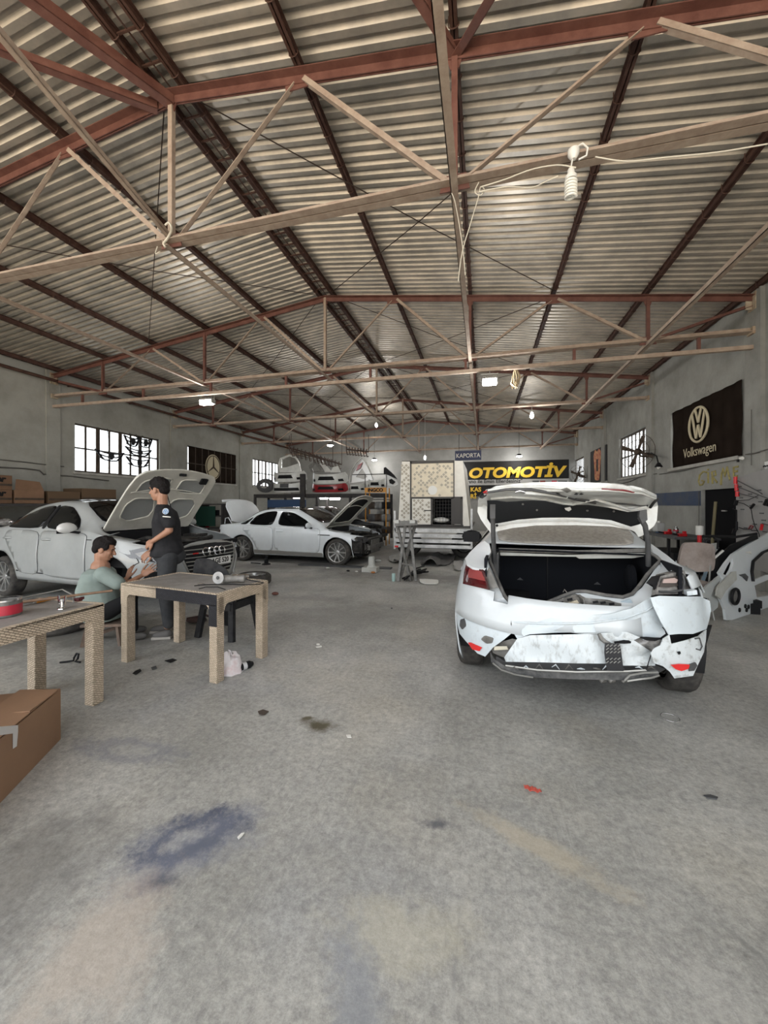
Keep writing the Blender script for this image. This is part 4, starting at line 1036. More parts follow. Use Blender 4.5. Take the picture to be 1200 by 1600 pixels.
for pts, r, mt in (([(762,769),(790,765),(830,765),(866,771),(898,780),(930,786)], .010, greypl), ([(757,772),(763,766),(799,761),(850,761),(900,765),(950,766),(1003,771),(1024,779)], .007, lid_white), ([(768,779),(800,776),(850,780),(880,787),(895,788),(930,780),(985,797),(1010,792)], .011, lid_white), ([(766,824),(800,817),(850,814),(900,814),(955,818),(985,826)], .006, lid_white), ([(900,779),(925,782),(960,786),(1000,790),(1012,790)], .008, greypl), ([(940,764),(975,766),(1003,772),(1022,779)], .006, mat('dark_red_strip', (.16,.01,.015), .3, coat=1)), ([(1027,780),(1021,786),(1016,793)], .010, blackpl), ([(805,769),(812,767),(820,769)], .008, chrome), ([(820,770),(850,772),(885,777)], .013, lid_white)):
    m = MB(); m.tube([rmap(ylidc,.022)(x, y) for x, y in pts], r, 7); m.build('lid_crease', mt, bl, smooth=60)
part('badge_hole', [(876,765),(886,762),(893,767),(886,770)], ylidc, steelm, .025, parent=bl, step=4)
for x in (861, 868, 897, 905): part('chipped_paint', [(x,772-(x>880)*-1),(x+3,770.5),(x+7,772),(x+4,773.5)], ylidc, blackpl, .026, parent=bl, step=4, th=.002)
part('lamp_end', [(749,775),(756,768),(762,766),(760,775),(754,779),(749,778)], ylidc, blackpl, .025, parent=bl, step=4)
part('lamp_end', [(755,770),(761,767),(762,772),(757,774)], ylidc, redrefl, .035, parent=bl, step=4)
for x, y in ((817,788),(839,797),(918,798),(959,799),(917.5,798)):
    m = MB(); m.lathe([(.009,0),(.006,.006),(0,.008)], rmap(lambda X, Z: MY+.64)(x, y), axis=(-1,0,0), n=8); m.build('trim_clip', steelm, bl)
part('latch', [(882,794),(891,792),(893,796),(889,799),(884,797)], lambda X, Z: MY+.66, boltm, 0, parent=bl, step=3, th=.01)
m = MB(); m.lathe([(.012,0),(.01,.006),(0,.008)], rmap(lambda X, Z: MY+.62)(776.5,821), axis=(-1,0,0), n=8); m.build('trim_clip', blackpl, bl)
# hinge arms
m = MB(); m.patch([(766,788),(774.5,788),(774,810),(766,810)], rmap(lambda X, Z: MY+.5), 8, .04); m.tube([rmap(lambda X, Z: MY+.5)(770,806), rmap(lambda X, Z: MY+.55)(770.5,830), rmap(lambda X, Z: MY+.65)(771.5,855), rmap(lambda X, Z: MY+.72)(772.5,880)], .019, 8); m.build('lid_hinge', greypl, t, smooth=50)
m = MB(); m.patch([(997,798),(1008,796),(1009,812),(1001,818),(996,806)], rmap(lambda X, Z: MY+.5), 8, .04); m.tube([rmap(lambda X, Z: MY+.5)(1000,808), rmap(lambda X, Z: MY+.52)(1008,822), rmap(lambda X, Z: MY+.6)(1012.5,848), rmap(lambda X, Z: MY+.68)(1013,884)], .019, 8); m.build('lid_hinge', greypl, t, smooth=50)
mirror(t, Mc, 1, 3.0, .96, blackpl, s=1.15); mirror(t, Mc, -1, 3.0, .96, blackpl)
m = MB(); m.tube([rmap(yg,.03)(x, y) for x, y in ((780,910),(787,922),(796,940),(797,948))], .002, 4); m.build('loose_wire', blackpl, t)

part('quarter_shoulder', [(727,873),(733,864),(746,851),(757,845),(765,851),(767,862),(762,872),(764,887),(752,889),(738,886),(729,880)], lambda X, Z: MY+.12+max(0,(Z-.93))*3.2, white_paint, 0, step=5, th=.02)
part('quarter_shoulder', [(1012,846),(1018,850),(1043,868),(1056,879),(1068,887),(1066,893),(1054,896),(1040,898),(1028,898),(1034,885),(1030,873),(1020,862)], lambda X, Z: MY+.24+max(0,(Z-.93))*3.4, white_paint, 0, step=5, th=.02)
for sg in (1, -1):
    side_door(t, Mc, sg, [(1.95,.30),(3.02,.27),(3.08,.5),(3.07,.90),(2.9,.94),(2.0,.965),(1.95,.9)], 'front_door', (2.1,.83), white_paint)
    side_door(t, Mc, sg, [(1.38,.31),(1.93,.30),(1.93,.965),(1.05,.985),(1.0,.86),(1.12,.75),(1.33,.55)], 'rear_door', (1.15,.84), white_paint)
    glass_patch(t, Mc, sg, [(2.02,1.0),(2.86,.975),(2.72,1.12),(2.42,1.28),(2.03,1.32)], 'front_side_window')
    glass_patch(t, Mc, sg, [(1.15,1.02),(1.92,1.0),(1.94,1.32),(1.6,1.28),(1.38,1.19)], 'rear_side_window')
top_patch(t, Mc, [(2.46,-.52),(2.46,.52),(3.22,.66),(3.24,0),(3.22,-.66)], 'windscreen', tintglass)
# ------------------------------------------------------------------ woven plastic tables and what lies on them
def weave_mat(name, c1, c2, sc=1.0):
    m = mat(name, c1, .55); nt = m.node_tree; b = nt.nodes['Principled BSDF']; L = nt.links.new
    tc = nt.nodes.new('ShaderNodeTexCoord'); sp = nt.nodes.new('ShaderNodeSeparateXYZ'); L(tc.outputs['Object'], sp.inputs[0])
    ad = nt.nodes.new('ShaderNodeMath'); ad.operation = 'ADD'; L(sp.outputs[0], ad.inputs[0]); L(sp.outputs[1], ad.inputs[1])
    cb = nt.nodes.new('ShaderNodeCombineXYZ'); L(ad.outputs[0], cb.inputs[0]); L(sp.outputs[2], cb.inputs[1])
    mp = nt.nodes.new('ShaderNodeMapping'); mp.inputs['Rotation'].default_value = (0,0,.5); L(cb.outputs[0], mp.inputs[0])
    br = nt.nodes.new('ShaderNodeTexBrick'); br.inputs['Scale'].default_value = 25*sc; br.inputs['Brick Width'].default_value = .75; br.inputs['Row Height'].default_value = .36
    br.inputs['Mortar Size'].default_value = .05; br.inputs['Mortar Smooth'].default_value = 1.0
    br.inputs['Color1'].default_value = (*c1, 1); br.inputs['Color2'].default_value = (c1[0]*.8, c1[1]*.8, c1[2]*.78, 1); br.inputs['Mortar'].default_value = (*c2, 1)
    L(mp.outputs[0], br.inputs[0])
    n = nt.nodes.new('ShaderNodeTexNoise'); n.inputs['Scale'].default_value = 5; n.inputs['Detail'].default_value = 6; L(tc.outputs['Object'], n.inputs['Vector'])
    mx = nt.nodes.new('ShaderNodeMixRGB'); mx.blend_type = 'MULTIPLY'; mx.inputs[0].default_value = .6; L(br.outputs[0], mx.inputs[1]); L(n.outputs['Fac'], mx.inputs[2])
    mg = nt.nodes.new('ShaderNodeMixRGB'); mg.blend_type = 'MULTIPLY'; mg.inputs[0].default_value = 1; mg.inputs[2].default_value = (1.5,1.5,1.5,1); L(mx.outputs[0], mg.inputs[1]); L(mg.outputs[0], b.inputs['Base Color'])
    bp = nt.nodes.new('ShaderNodeBump'); bp.inputs['Strength'].default_value = .9; bp.inputs['Distance'].default_value = .006; bp.invert = True
    L(br.outputs['Fac'], bp.inputs['Height']); L(bp.outputs[0], b.inputs['Normal']); return m
rattan = weave_mat('beige_woven_plastic', (.54,.44,.33), (.12,.09,.06))
rattan_black = weave_mat('black_painted_weave', (.035,.035,.04), (.006,.006,.007))
ttop = mat('grimy_table_top', (.17,.155,.14), .7, col2=(.27,.25,.23), scale=7, bump=.2, contrast=(.3,.7))
def rtable(label, loc, rz, L, Wd, H=.742, topm=ttop):
    t = thing('woven_table', label, 'table', loc, rz, None)
    a, b = L/2, Wd/2; lg = .085
    m = MB(); m.bb((-a+.02,-b+.02,H-.018), (a-.02,b-.02,H-.004)); m.build('table_top', topm, t)
    m = MB()
    rim = lambda x, y: None
    for (x0, y0, x1, y1) in ((-a,-b,a,-b+.035), (-a,b-.035,a,b), (-a,-b+.03,-a+.035,b-.03), (a-.035,-b+.03,a,b-.03)): m.bb((x0,y0,H-.03), (x1,y1,H))
    m.build('rim', rattan, t, bevel=.006)
    # apron with arched corners, each side a piece
    def apron(p, q, n):
        p = Vector(p); q = Vector(q); d = (q-p).normalized(); ins = .0 if abs(d.x) > .5 else .002; p = p+d*ins+n*ins*.5; q = q-d*ins+n*ins*.5; Ln = (q-p).length
        top = H-.01; pts = [(0, top), (Ln, top), (Ln, H-.20)]
        for k in range(6): an = k/5*PI/2; pts.append((Ln-lg-.045*(1-math.cos(an))-.0, H-.155+.055*math.sin(an)))
        for k in range(6): an = PI/2-k/5*PI/2; pts.append((lg+.045*(1-math.cos(an)), H-.155+.055*math.sin(an)))
        pts.append((0, H-.20))
        return lambda mb: mb.prism(pts, lambda u, v, w: p+d*u+Vector((0,0,v))+n*w, .02)
    for p, q, n in (((-a,-b,0),(a,-b,0),Vector((0,1,0))), ((a,b,0),(-a,b,0),Vector((0,-1,0))), ((a,-b,0),(a,b,0),Vector((-1,0,0))), ((-a,b,0),(-a,-b,0),Vector((1,0,0)))):
        m = MB(); apron(p, q, n)(m); m.build('apron', rattan, t)
    for sx in (-1, 1):
        for sy in (-1, 1):
            m = MB(); x0, x1 = sorted((sx*a, sx*(a-lg))); y0, y1 = sorted((sy*b, sy*(b-lg)))
            m.bb((x0+.001,y0+.001,0), (x1-.001,y1-.001,H-.03)); m.build('leg', rattan, t, bevel=.006)
    return t
tc_ = Vector((-2.665, 3.11, 0)); trz = math.radians(-8)
T2 = rtable('beige woven plastic table with a black painted corner, angle grinder lying on top', tc_, trz, 1.19, .64)
m = MB(); m.bb((-.12,-.3225,.64), (.5955,-.3185,.735)); m.bb((.51,-.3225,.47), (.5955,-.3185,.65)); m.build('black_painted_patch', rattan_black, T2)
T1_ = rtable('beige woven plastic table at the left edge with tin, screwdriver and clamp', (-3.09, 1.68, 0), PI/2, 1.18, .66)
def TT(x, y, z=.0): return G(x, y, .742+z)
# grinder
p = TT(352, 911); ga = math.radians(6)
t = thing('angle_grinder', 'grey angle grinder with pale disc lying on the middle woven table', 'power tool', p+Vector((0,0,.0)), YAW+ga)
gm = mat('grinder_grey', (.22,.21,.195), .6, col2=(.12,.115,.105), scale=25)
m = MB(); m.lathe([(.024,-.03),(.036,-.01),(.038,.03),(.030,.06),(.030,.13),(.036,.15),(.033,.175),(.02,.185)], (0,.0,.038), axis=(1,0,0), n=18); m.box((-.005,0,.038),(.05,.055,.05)); m.build('motor_housing', gm, t, smooth=40)
m = MB(); m.lathe([(0,0),(.012,.004),(.014,.012),(.054,.012),(.056,.015),(.014,.018),(0,.018)], (-.048,-.028,.056), axis=(-.25,-1,.12), n=28); m.build('disc', mat('pale_disc', (.42,.41,.40), .8, col2=(.3,.3,.29), scale=30), t, smooth=30)
m = MB(); m.lathe([(.012,0),(.016,.004),(.012,.008),(0,.008)], (-.052,-.050,.060), axis=(-.25,-1,.12), n=14); m.build('arbor_nut', greypl, t)
m = MB(); m.tube([(.185,0,.035),(.23,0,.02),(.30,-.02,.01),(.36,-.06,.008),(.34,-.12,.007),(.24,-.13,.007),(.1,-.10,.007),(-.1,-.09,.007),(-.18,-.10,.007),(-.23,-.13,.007)], .0045, 6); m.build('power_cord', blackpl, t, smooth=60)
t = tag(MB().tube([(0,0,.0),(-.03,.01,.0),(-.07,-.005,.0)], .007, 6).build('bolt', chrome, loc=TT(320,913,.008)), 'small bright bolt on the middle table, left of the grinder', 'bolt')
m = MB(); P = [TT(311,920,.006), TT(322,917,.006), TT(340,917,.006), TT(352,921,.006)]; m.tube([q-P[0] for q in P], .004, 6); tag(m.build('loose_wire', blackpl, smooth=60, loc=P[0]), 'short curved black wire on the middle table near its front corner', 'wire')
p = TT(377, 905)
t = thing('spray_can', 'silver and dark spray can with yellow cap lying beside the grinder', 'spray can', p+Vector((0,0,.026)), YAW)
m = MB(); m.lathe([(.018,-.09),(.026,-.08),(.026,.05),(.018,.07)], axis=(1,.5,.0), n=18); m.build('can_body', chrome, t, smooth=40)
m = MB(); m.lathe([(.024,0),(.026,.025),(.012,.04),(0,.04)], (.0,-.05,-.012), axis=(.3,-1,.3), n=14); m.build('cap', mat('yellow_plastic', (.7,.5,.03), .5), t, smooth=40)
# things on the left table
def cyl(name, label, cat, p, r, h, mt, extra=None, n=24):
    t = thing(name, label, cat, p); m = MB(); m.lathe([(r*.97,0),(r,.004),(r,h-.004),(r*.97,h)], n=n); m.build('body', mt, t, smooth=40); return t
redlab = mat('red_tin_label', (.42,.02,.04), .4)
p = TT(8, 961)
t = thing('paint_tin', 'large open tin with a red label at the left end of the left table', 'tin', p)
m = MB(); m.lathe([(.085,0),(.085,.105),(.080,.105),(.078,.02),(0,.02)], n=32); m.build('tin_body', steelm, t, smooth=40)
m = MB(); m.lathe([(.0865,.012),(.0865,.075)], n=32, cap=False); m.build('red_label', redlab, t, smooth=40)
m = MB(); m.lathe([(.088,.1),(.088,.11),(.078,.11),(.078,.1)], n=32, cap=False); m.build('tin_rim', chrome, t, smooth=40)
orange = mat('orange_handle', (.75,.30,.02), .35)
def lying(name, label, cat, a, b, segs):
    """segs: (t0, t1, r0, r1, material, partname)"""
    t = thing(name, label, cat, a); d = b-a
    for (t0, t1, r0, r1, mt, pn) in segs:
        m = MB(); q = [d*(t0+(t1-t0)*k/4) for k in range(5)]; m.tube([v+Vector((0,0,max(r0,r1))) for v in q], [r0+(r1-r0)*k/4 for k in range(5)], 10); m.build(pn, mt, t, smooth=50)
    return t
lying('screwdriver', 'screwdriver with orange handle lying on the left table', 'screwdriver', TT(80,938), TT(25,949), [(0,.45,.013,.015,orange,'handle'),(.45,.52,.010,.008,boltm,'collar'),(.52,1,.004,.004,boltm,'shank')])
lying('wooden_stick', 'long brown stick lying across the left table towards the crouching person', 'stick', TT(12,946,.012), G(176,925,.80), [(0,1,.011,.009,mat('brown_wood', (.20,.12,.07), .7, col2=(.12,.07,.04), scale=20),'shaft')])
m = MB(); pts = [TT(8,947,.01), TT(40,933,.03), TT(98,921,.05), TT(114,930,.03), TT(115,941,.004)]; m.tube([q-pts[0] for q in pts], .006, 8)
tag(m.build('bent_rod', boltm, smooth=60, loc=pts[0]), 'bright bent metal rod, angled handle up, on the left table', 'rod')
t = thing('bench_clamp', 'small shiny clamp standing on the left table by its corner', 'clamp', TT(97,951))
m = MB(); m.lathe([(.032,0),(.030,.006),(.014,.012),(.012,.05),(.020,.055),(.020,.068),(0,.068)], n=18); m.build('screw_base', chrome, t, smooth=40)
for s in (-1, 1): m = MB(); m.beam((s*.024,0,.03),(s*.032,0,.09), .010); m.beam((s*.005,0,.035),(s*.026,0,.035), .008); m.build('jaw', chrome, t)
m = MB(); P = TT(50,941); m.box((0,0,.008), (.12,.05,.012)); m.box((.01,.0,.02),(.05,.04,.014)); tag(m.build('grey_scraps', greypl, loc=P), 'flat dark scrap behind the orange screwdriver', 'scrap')
m = MB(); P = TT(122,939); m.box((0,0,.012), (.05,.03,.022)); m.box((.02,.01,.02),(.02,.03,.02)); tag(m.build('dark_block', mat('maroon_block', (.09,.02,.02), .5), loc=P), 'small dark red block at the far edge of the left table', 'block')
# black plastic chair behind the middle table
t = thing('plastic_chair', 'black plastic chair standing behind the middle woven table', 'chair', (-2.83, 3.82, 0), math.radians(-4))
cm = mat('scuffed_black_plastic', (.018,.018,.02), .5, col2=(.04,.04,.04), scale=12)
m = MB(); m.patch(polyround([(-.21,-.20),(.21,-.20),(.20,.22),(-.20,.22)],2), lambda x, y: Vector((x, y, .44-.02*math.cos(x*6)*math.cos(y*6))), .06, .02); m.build('seat', cm, t, smooth=50)
m = MB(); m.patch(polyround([(-.22,.44),(.22,.44),(.25,.68),(.20,.80),(.02,.90),(-.19,.89),(-.27,.74)],2), lambda x, z: Vector((x, -.21-.10*(z-.44)-.0*x*x-.06*math.cos(x*5), z)), .05, .015); m.build('backrest', cm, t, smooth=50)
for sx in (-1, 1):
    for sy in (-1, 1):
        m = MB(); m.beam((sx*.18,sy*.17,.43), (sx*.23,sy*.23,0), [(-.035,-.008,.035,.0),(-.035,-.008,-.028,.03),(.028,-.008,.035,.03)]); m.build('leg', cm, t)
m = MB(); m.beam((-.19,.19,.36),(.19,.19,.36), [(-.01,-.04,.01,.04)]); m.beam((-.19,-.19,.36),(.19,-.19,.36), [(-.01,-.04,.01,.04)]); m.beam((.19,-.19,.36),(.19,.19,.36), [(-.01,-.04,.01,.04)]); m.beam((-.19,-.19,.36),(-.19,.19,.36), [(-.01,-.04,.01,.04)]); m.build('seat_skirt', cm, t)
# wheel lying on the floor behind the table, tyre under the left table
def flat_tyre(label, p, R_, h, rim=True, name='alloy_wheel'):
    t = thing(name, label, 'wheel' if rim else 'tyre', p)
    m = MB(); r0 = R_*.70; m.lathe([(r0,.01),(R_-.05,0),(R_-.01,.03),(R_,.05),(R_,h-.05),(R_-.01,h-.03),(R_-.05,h),(r0,h-.01),(r0-.01,h-.03),(r0-.01,.03),(r0,.01)], n=48, cap=False)
    for k in range(3): m.lathe([(R_+.002,h*(.35+.15*k)-.005),(R_-.006,h*(.35+.15*k)),(R_+.002,h*(.35+.15*k)+.005)], n=48, cap=False)
    m.build('tyre', rubber, t, smooth=40)
    if rim:
        f = MB(); f.lathe([(r0,h-.02),(r0-.015,h-.015),(r0-.03,h-.05),(r0-.03,.03)], n=40, cap=False); f.lathe([(0,h-.04),(.05,h-.04),(.05,h-.08)], n=20, cap=False)
        for k in range(5):
            a = 2*PI*k/5; f.beam((math.cos(a)*.04,math.sin(a)*.04,h-.05), (math.cos(a)*(r0-.02),math.sin(a)*(r0-.02),h-.035), [(-.035,-.02,.035,.0)])
        f.lathe([(r0-.03,.04),(0,.04)], n=40, cap=False); f.build('rim', alloy, t, smooth=35)
    return t
flat_tyre('loose wheel with alloy rim lying flat on the floor behind the middle table', W(396, 915, Z=0)+Vector((-.06,.1,0)), .31, .20)
flat_tyre('bare tyre lying flat on the floor under the left table', G(90, 984), .33, .21, False, 'car_tyre')
# big cardboard box, foreground left
card = mat('cardboard', (.30,.175,.10), .8, col2=(.25,.145,.085), scale=3, contrast=(.3,.7))
A = G(94, 1155); B = G(0, 1254); dd = (B-A).normalized(); nn = Vector((-dd.y, dd.x, 0)); 
if nn.x > 0: nn = -nn
t = thing('cardboard_box', 'large open brown cardboard box on the floor at the left edge', 'cardboard box', A)
def bx_(u, v, z): return dd*u+nn*v+Vector((0,0,z))
Lb, Wb, Hb = .95, .50, .315
for nm, q in (('front_panel', [(0,0),(Lb,0)]), ('back_panel', [(0,Wb),(Lb,Wb)]), ('end_panel', [(0,0),(0,Wb)]), ('end_panel', [(Lb,0),(Lb,Wb)])):
    (a0, b0), (a1, b1) = q; m = MB(); m.beam(bx_(a0,b0,Hb/2), bx_(a1,b1,Hb/2), [(-.003,-Hb/2,.003,Hb/2)]); m.build(nm, card, t)
m = MB(); m.patch([(0,0),(Lb,0),(Lb,Wb),(0,Wb)], lambda u, v: bx_(u, v, .004), .5, .004); m.build('bottom_panel', card, t)
m = MB(); m.patch([(0,.0),(.30,.0),(.27,Wb-.02),(0,Wb)], lambda u, v: bx_(u, v, Hb+.0+.05*u), .1, .005); m.build('flap', card, t)
m = MB(); m.patch([(.02,0),(Lb,0),(Lb,.20),(.02,.20)], lambda u, v: bx_(u, v, Hb+.006+.10*v), .1, .005); m.build('flap', card, t)
m = MB(); m.patch([(.02,0),(Lb,0),(Lb,.22),(.1,.22)], lambda u, v: bx_(u, Wb-v*.6, Hb+v*.8), .1, .005); m.build('flap', card, t)
tape = mat('white_tape', (.62,.60,.58), .5)
m = MB(); P0 = A; f = lambda x, y: Wp(x, y, A-nn*.006, nn)-A
m.patch([(-8,1136),(28,1133),(28,1143),(26,1166),(20,1170),(20,1146),(-8,1150)], f, 6, .001); m.build('tape_strip', tape, t)
m = MB(); m.box(bx_(.35,.25,.14), (.3,.2,.2), Matrix.Rotation(.4,3,'Z')); m.box(bx_(.62,.2,.12), (.16,.14,.2)); tag(m.build('dark_contents', blackpl, loc=A), 'dark wrapped part inside the big open cardboard box', 'car part')
# rag and bottle at the table leg
rag = mat('white_rag', (.66,.62,.62), .9, col2=(.50,.28,.28), scale=9, contrast=(.5,.8))
p = G(345, 1056)
m = MB()
def ragf(i, j):
    a = 2*PI*i/28; b = (PI/2)*j/9; r = .13*math.cos(b)*(1+.28*noise.noise(Vector((math.cos(a)*1.6, math.sin(a)*1.6, 1)))); z = .17*math.sin(b)**1.3
    k = 1+.22*noise.noise(Vector((math.cos(a)*3, math.sin(a)*3, b*3)))
    if math.cos(a) < -.3: z *= .45
    return Vector((r*math.cos(a)*1.1*k, r*math.sin(a)*.8*k, z*k))
m.grid(28, 10, ragf, closeu=True); tag(m.build('crumpled_rag', rag, smooth=50, loc=p+Vector((0,.10,0))), 'crumpled white and pink rag at the front leg of the middle table', 'rag')
t = lying('spray_bottle', 'black and white can lying on the floor beside the crumpled rag', 'can', G(371,1050), G(395,1042), [(0,.12,.02,.033,blackpl,'cap'),(.12,.8,.033,.033,blackpl,'can_body'),(.8,1,.033,.018,blackpl,'shoulder')])
m = MB(); d_ = G(395,1042)-G(371,1050); m.tube([d_*.3+Vector((0,0,.033)), d_*.55+Vector((0,0,.033))], .0338, 14, cap=False); m.build('label', mat('label_grey', (.5,.5,.5), .4), t, smooth=40)
# ------------------------------------------------------------------ people
skin = mat('skin', (.36,.19,.12), .55, col2=(.30,.15,.09), scale=8)
hairm = mat('black_hair', (.010,.008,.008), .6, bump=.8, bscale=60)
def blob(m, c, r, rot=None, n=14):
    c = Vector(c)
    vs = []; fs = []
    for i in range(n+1):
        th = PI*i/n
        for k in range(n):
            ph = 2*PI*k/n; v = Vector((r[0]*math.sin(th)*math.cos(ph), r[1]*math.sin(th)*math.sin(ph), r[2]*math.cos(th)))
            if rot is not None: v = rot @ v
            vs.append(c+v)
    for i in range(n):
        for k in range(n): fs.append((i*n+k, (i+1)*n+k, (i+1)*n+(k+1)%n, i*n+(k+1)%n))
    m.add(vs, fs)
def cap_(m, p, q, r1, r2, n=12, flat=1.0):
    p = Vector(p); q = Vector(q); d = q-p; L = d.length
    if L < 1e-6: return
    d.normalize(); pts = []; rr = []
    for k in range(5): a = PI/2*k/4; pts.append(p-d*r1*math.cos(a)); rr.append(max(r1*math.sin(a), .0008))
    for k in range(1, 5): pts.append(p+d*L*k/5); rr.append(r1+(r2-r1)*k/5)
    for k in range(5): a = PI/2*k/4; pts.append(q+d*r2*math.sin(a)); rr.append(max(r2*math.cos(a), .0008))
    m.tube(pts, rr, n)
def remesh(o, vox, smooth=4):
    md = o.modifiers.new('surface', 'REMESH'); md.mode = 'VOXEL'; md.voxel_size = vox; md.use_smooth_shade = True
    s = o.modifiers.new('smooth', 'SMOOTH'); s.iterations = smooth; s.factor = .5
    return o
def headmesh(m, c, R_, s=1.0):
    T = lambda p: Vector(c)+R_ @ (Vector(p)*s)
    B = lambda p, r: blob(m, T(p), [a*s for a in r], R_)
    B((-.012,0,.032), (.094,.074,.084)); B((.022,0,-.025), (.066,.060,.088)); B((.038,0,-.088), (.040,.038,.026)); B((.0,0,-.060), (.055,.055,.045))
    cap_(m, T((.082,0,.012)), T((.103,0,-.026)), .009*s, .014*s); B((.094,0,-.030), (.014,.018,.009))
    B((.072,0,.028), (.018,.048,.010)); B((.084,0,-.056), (.012,.024,.006)); B((.082,0,-.067), (.012,.021,.006))
    B((.058,.036,-.022), (.02,.02,.018)); B((.058,-.036,-.022), (.02,.02,.018))
    for sg in (-1, 1): B((-.008,sg*.077,-.008), (.020,.010,.032))
def hairmesh(m, c, R_, s=1.0, fringe=0.0):
    T = lambda p: Vector(c)+R_ @ (Vector(p)*s)
    B = lambda p, r: blob(m, T(p), [a*s for a in r], R_)
    B((-.028,0,.050), (.092,.080,.082)); B((-.062,0,.0), (.050,.066,.062)); B((.022,0,.092), (.062,.066,.036)); B((.052,.0,.088), (.030,.056,.022+fringe)); B((.062,.02,.076-fringe), (.018,.03,.018+fringe))
    for sg in (-1, 1): B((.0,sg*.062,.036), (.05,.018,.045))
    for k in range(14): a = k*2.4; B((.03*math.cos(a)-.01, .045*math.sin(a), .118+.008*math.sin(k)), (.022,.016,.018))
def handmesh(m, wrist, R_, curl, s=1.0, spread=.10, mirror=1, thumb=.6):
    """R_ axes: x towards fingertips, y towards the thumb side, z back of the hand"""
    T = lambda p: Vector(wrist)+R_ @ (Vector((p[0], p[1]*mirror, p[2]))*s)
    blob(m, T((.045,0,0)), [.050*s,.040*s,.015*s], R_); blob(m, T((.018,0,0)), [.028*s,.029*s,.018*s], R_); blob(m, T((.03,.026,-.004)), [.03*s,.016*s,.015*s], R_)
    for i, (yy, L0) in enumerate(((.028,.072),(.009,.080),(-.011,.074),(-.029,.058))):
        a = 0; p = Vector((.082-.006*abs(i-1), yy, 0)); yaw = spread*(1.4-i)
        for j, fr in enumerate((.45,.31,.24)):
            a += curl*(.5 if j == 0 else 1.0); q = p+Vector((math.cos(a)*math.cos(yaw), math.sin(yaw), -math.sin(a)))*L0*fr
            cap_(m, T(p), T(q), (.0092-.0012*j)*s, (.0086-.0013*j)*s, 8); p = q
    p = Vector((.020,.034,-.004)); a = thumb
    for j, L1 in enumerate((.040,.030,.024)):
        q = p+Vector((math.cos(a)*L1, math.sin(a)*L1, -.25*L1)); cap_(m, T(p), T(q), (.0125-.0015*j)*s, (.0115-.002*j)*s, 8); p = q; a -= .28
def frame(fwd, up):
    f = Vector(fwd).normalized(); u = Vector(up); l = u.cross(f).normalized(); u = f.cross(l)
    return Matrix((f, l, u)).transposed()
CR = Vector((CY, SY, 0)); CF = Vector((-SY, CY, 0)); UZ = Vector((0,0,1))
def person(label, d0, foot_px):
    base = W(foot_px[0], foot_px[1], D=d0); base.z = 0
    t = thing('person', label, 'person', base)
    P = lambda x, y, dd=0.0: W(x, y, D=d0+dd)-base
    return t, P, base
# standing, black polo shirt
t, P, base = person('person in black polo shirt and dark jeans standing at the open bonnet, face turned left', 4.33, (257, 992))
hd = P(248.5, 765.5, 0); Rh = frame(-CR*1.0+CF*.12-UZ*.10, UZ)
m = MB(); headmesh(m, hd, Rh, 1.06)
nk = P(254, 796, .0); cap_(m, hd+Rh@Vector((-.035,0,-.055)), nk, .053, .056)
shN, shF = P(261, 804, -.15), P(259, 803, .15)
cap_(m, shN+Vector((0,0,.0)), shF, .05, .05); cap_(m, nk, P(263,845), .075, .08)
el, wr = P(264.5, 829, -.19), P(238, 846, -.20)
cap_(m, shN, el, .047, .038); cap_(m, el, wr, .038, .024)
el2, wr2 = P(254, 832, .18), P(237, 861, -.02)
cap_(m, shF, el2, .046, .038); cap_(m, el2, wr2, .037, .024)
handmesh(m, wr, frame(P(224,855,-.16)-wr, CF*-.9+UZ*.4), .75, 1.08, .02, 1, .5)
handmesh(m, wr2, frame(P(224,871,-.06)-wr2, CF*-.8+UZ*.4), .55, 1.08, .05, 1, .5)
for dy in (-.09, .09):
    cap_(m, P(264,875,dy), P(260,925,dy), .07, .055); cap_(m, P(258,925,dy), P(262,978,dy), .055, .04)
body = remesh(m.build('body', skin, t), .0055, 3)
m = MB(); hairmesh(m, hd, Rh, 1.06, .004); remesh(m.build('hair', hairm, t), .008, 2)
for sg in (-1, 1): m = MB(); blob(m, hd+Rh@Vector((.0785,sg*.033,.006)), (.008,.010,.005), Rh, 8); blob(m, hd+Rh@Vector((.083,sg*.034,.026)), (.010,.022,.0045), Rh, 8); m.build('eye', blackpl, t)
shirt = mat('black_polo_cloth', (.016,.016,.018), .9, col2=(.028,.028,.03), scale=10, bump=.3, bscale=9)
m = MB(); tz = [(789,254,.062,.070),(794,256,.075,.11),(800,259,.092,.17),(815,260,.118,.20),(830,261,.122,.19),(845,261,.128,.185),(857,262,.158,.195),(868,261,.165,.20)]
N = 26
def shf(i, j):
    y, x, rx, ry = tz[i]; a = 2*PI*j/N; c = P(x, y); w_ = 1+.05*noise.noise(Vector((math.cos(a)*1.5, math.sin(a)*1.5, i*.7)))
    return c+CR*(math.cos(a)*rx*w_)+CF*(math.sin(a)*ry*w_)
m.grid(len(tz), N+1, shf); m.add([shf(0, j) for j in range(N)], [tuple(range(N))]); m.add([shf(len(tz)-1, j) for j in range(N)], [tuple(range(N))[::-1]])
for a_, b_ in ((shN, P(264,817,-.18)), (shF, P(258,817,.18))):
    cap_(m, a_, b_, .078, .070)
cap_(m, P(256,796.5,0), P(254,793,0), .066, .066)
remesh(m.build('polo_shirt', shirt, t), .011, 3)
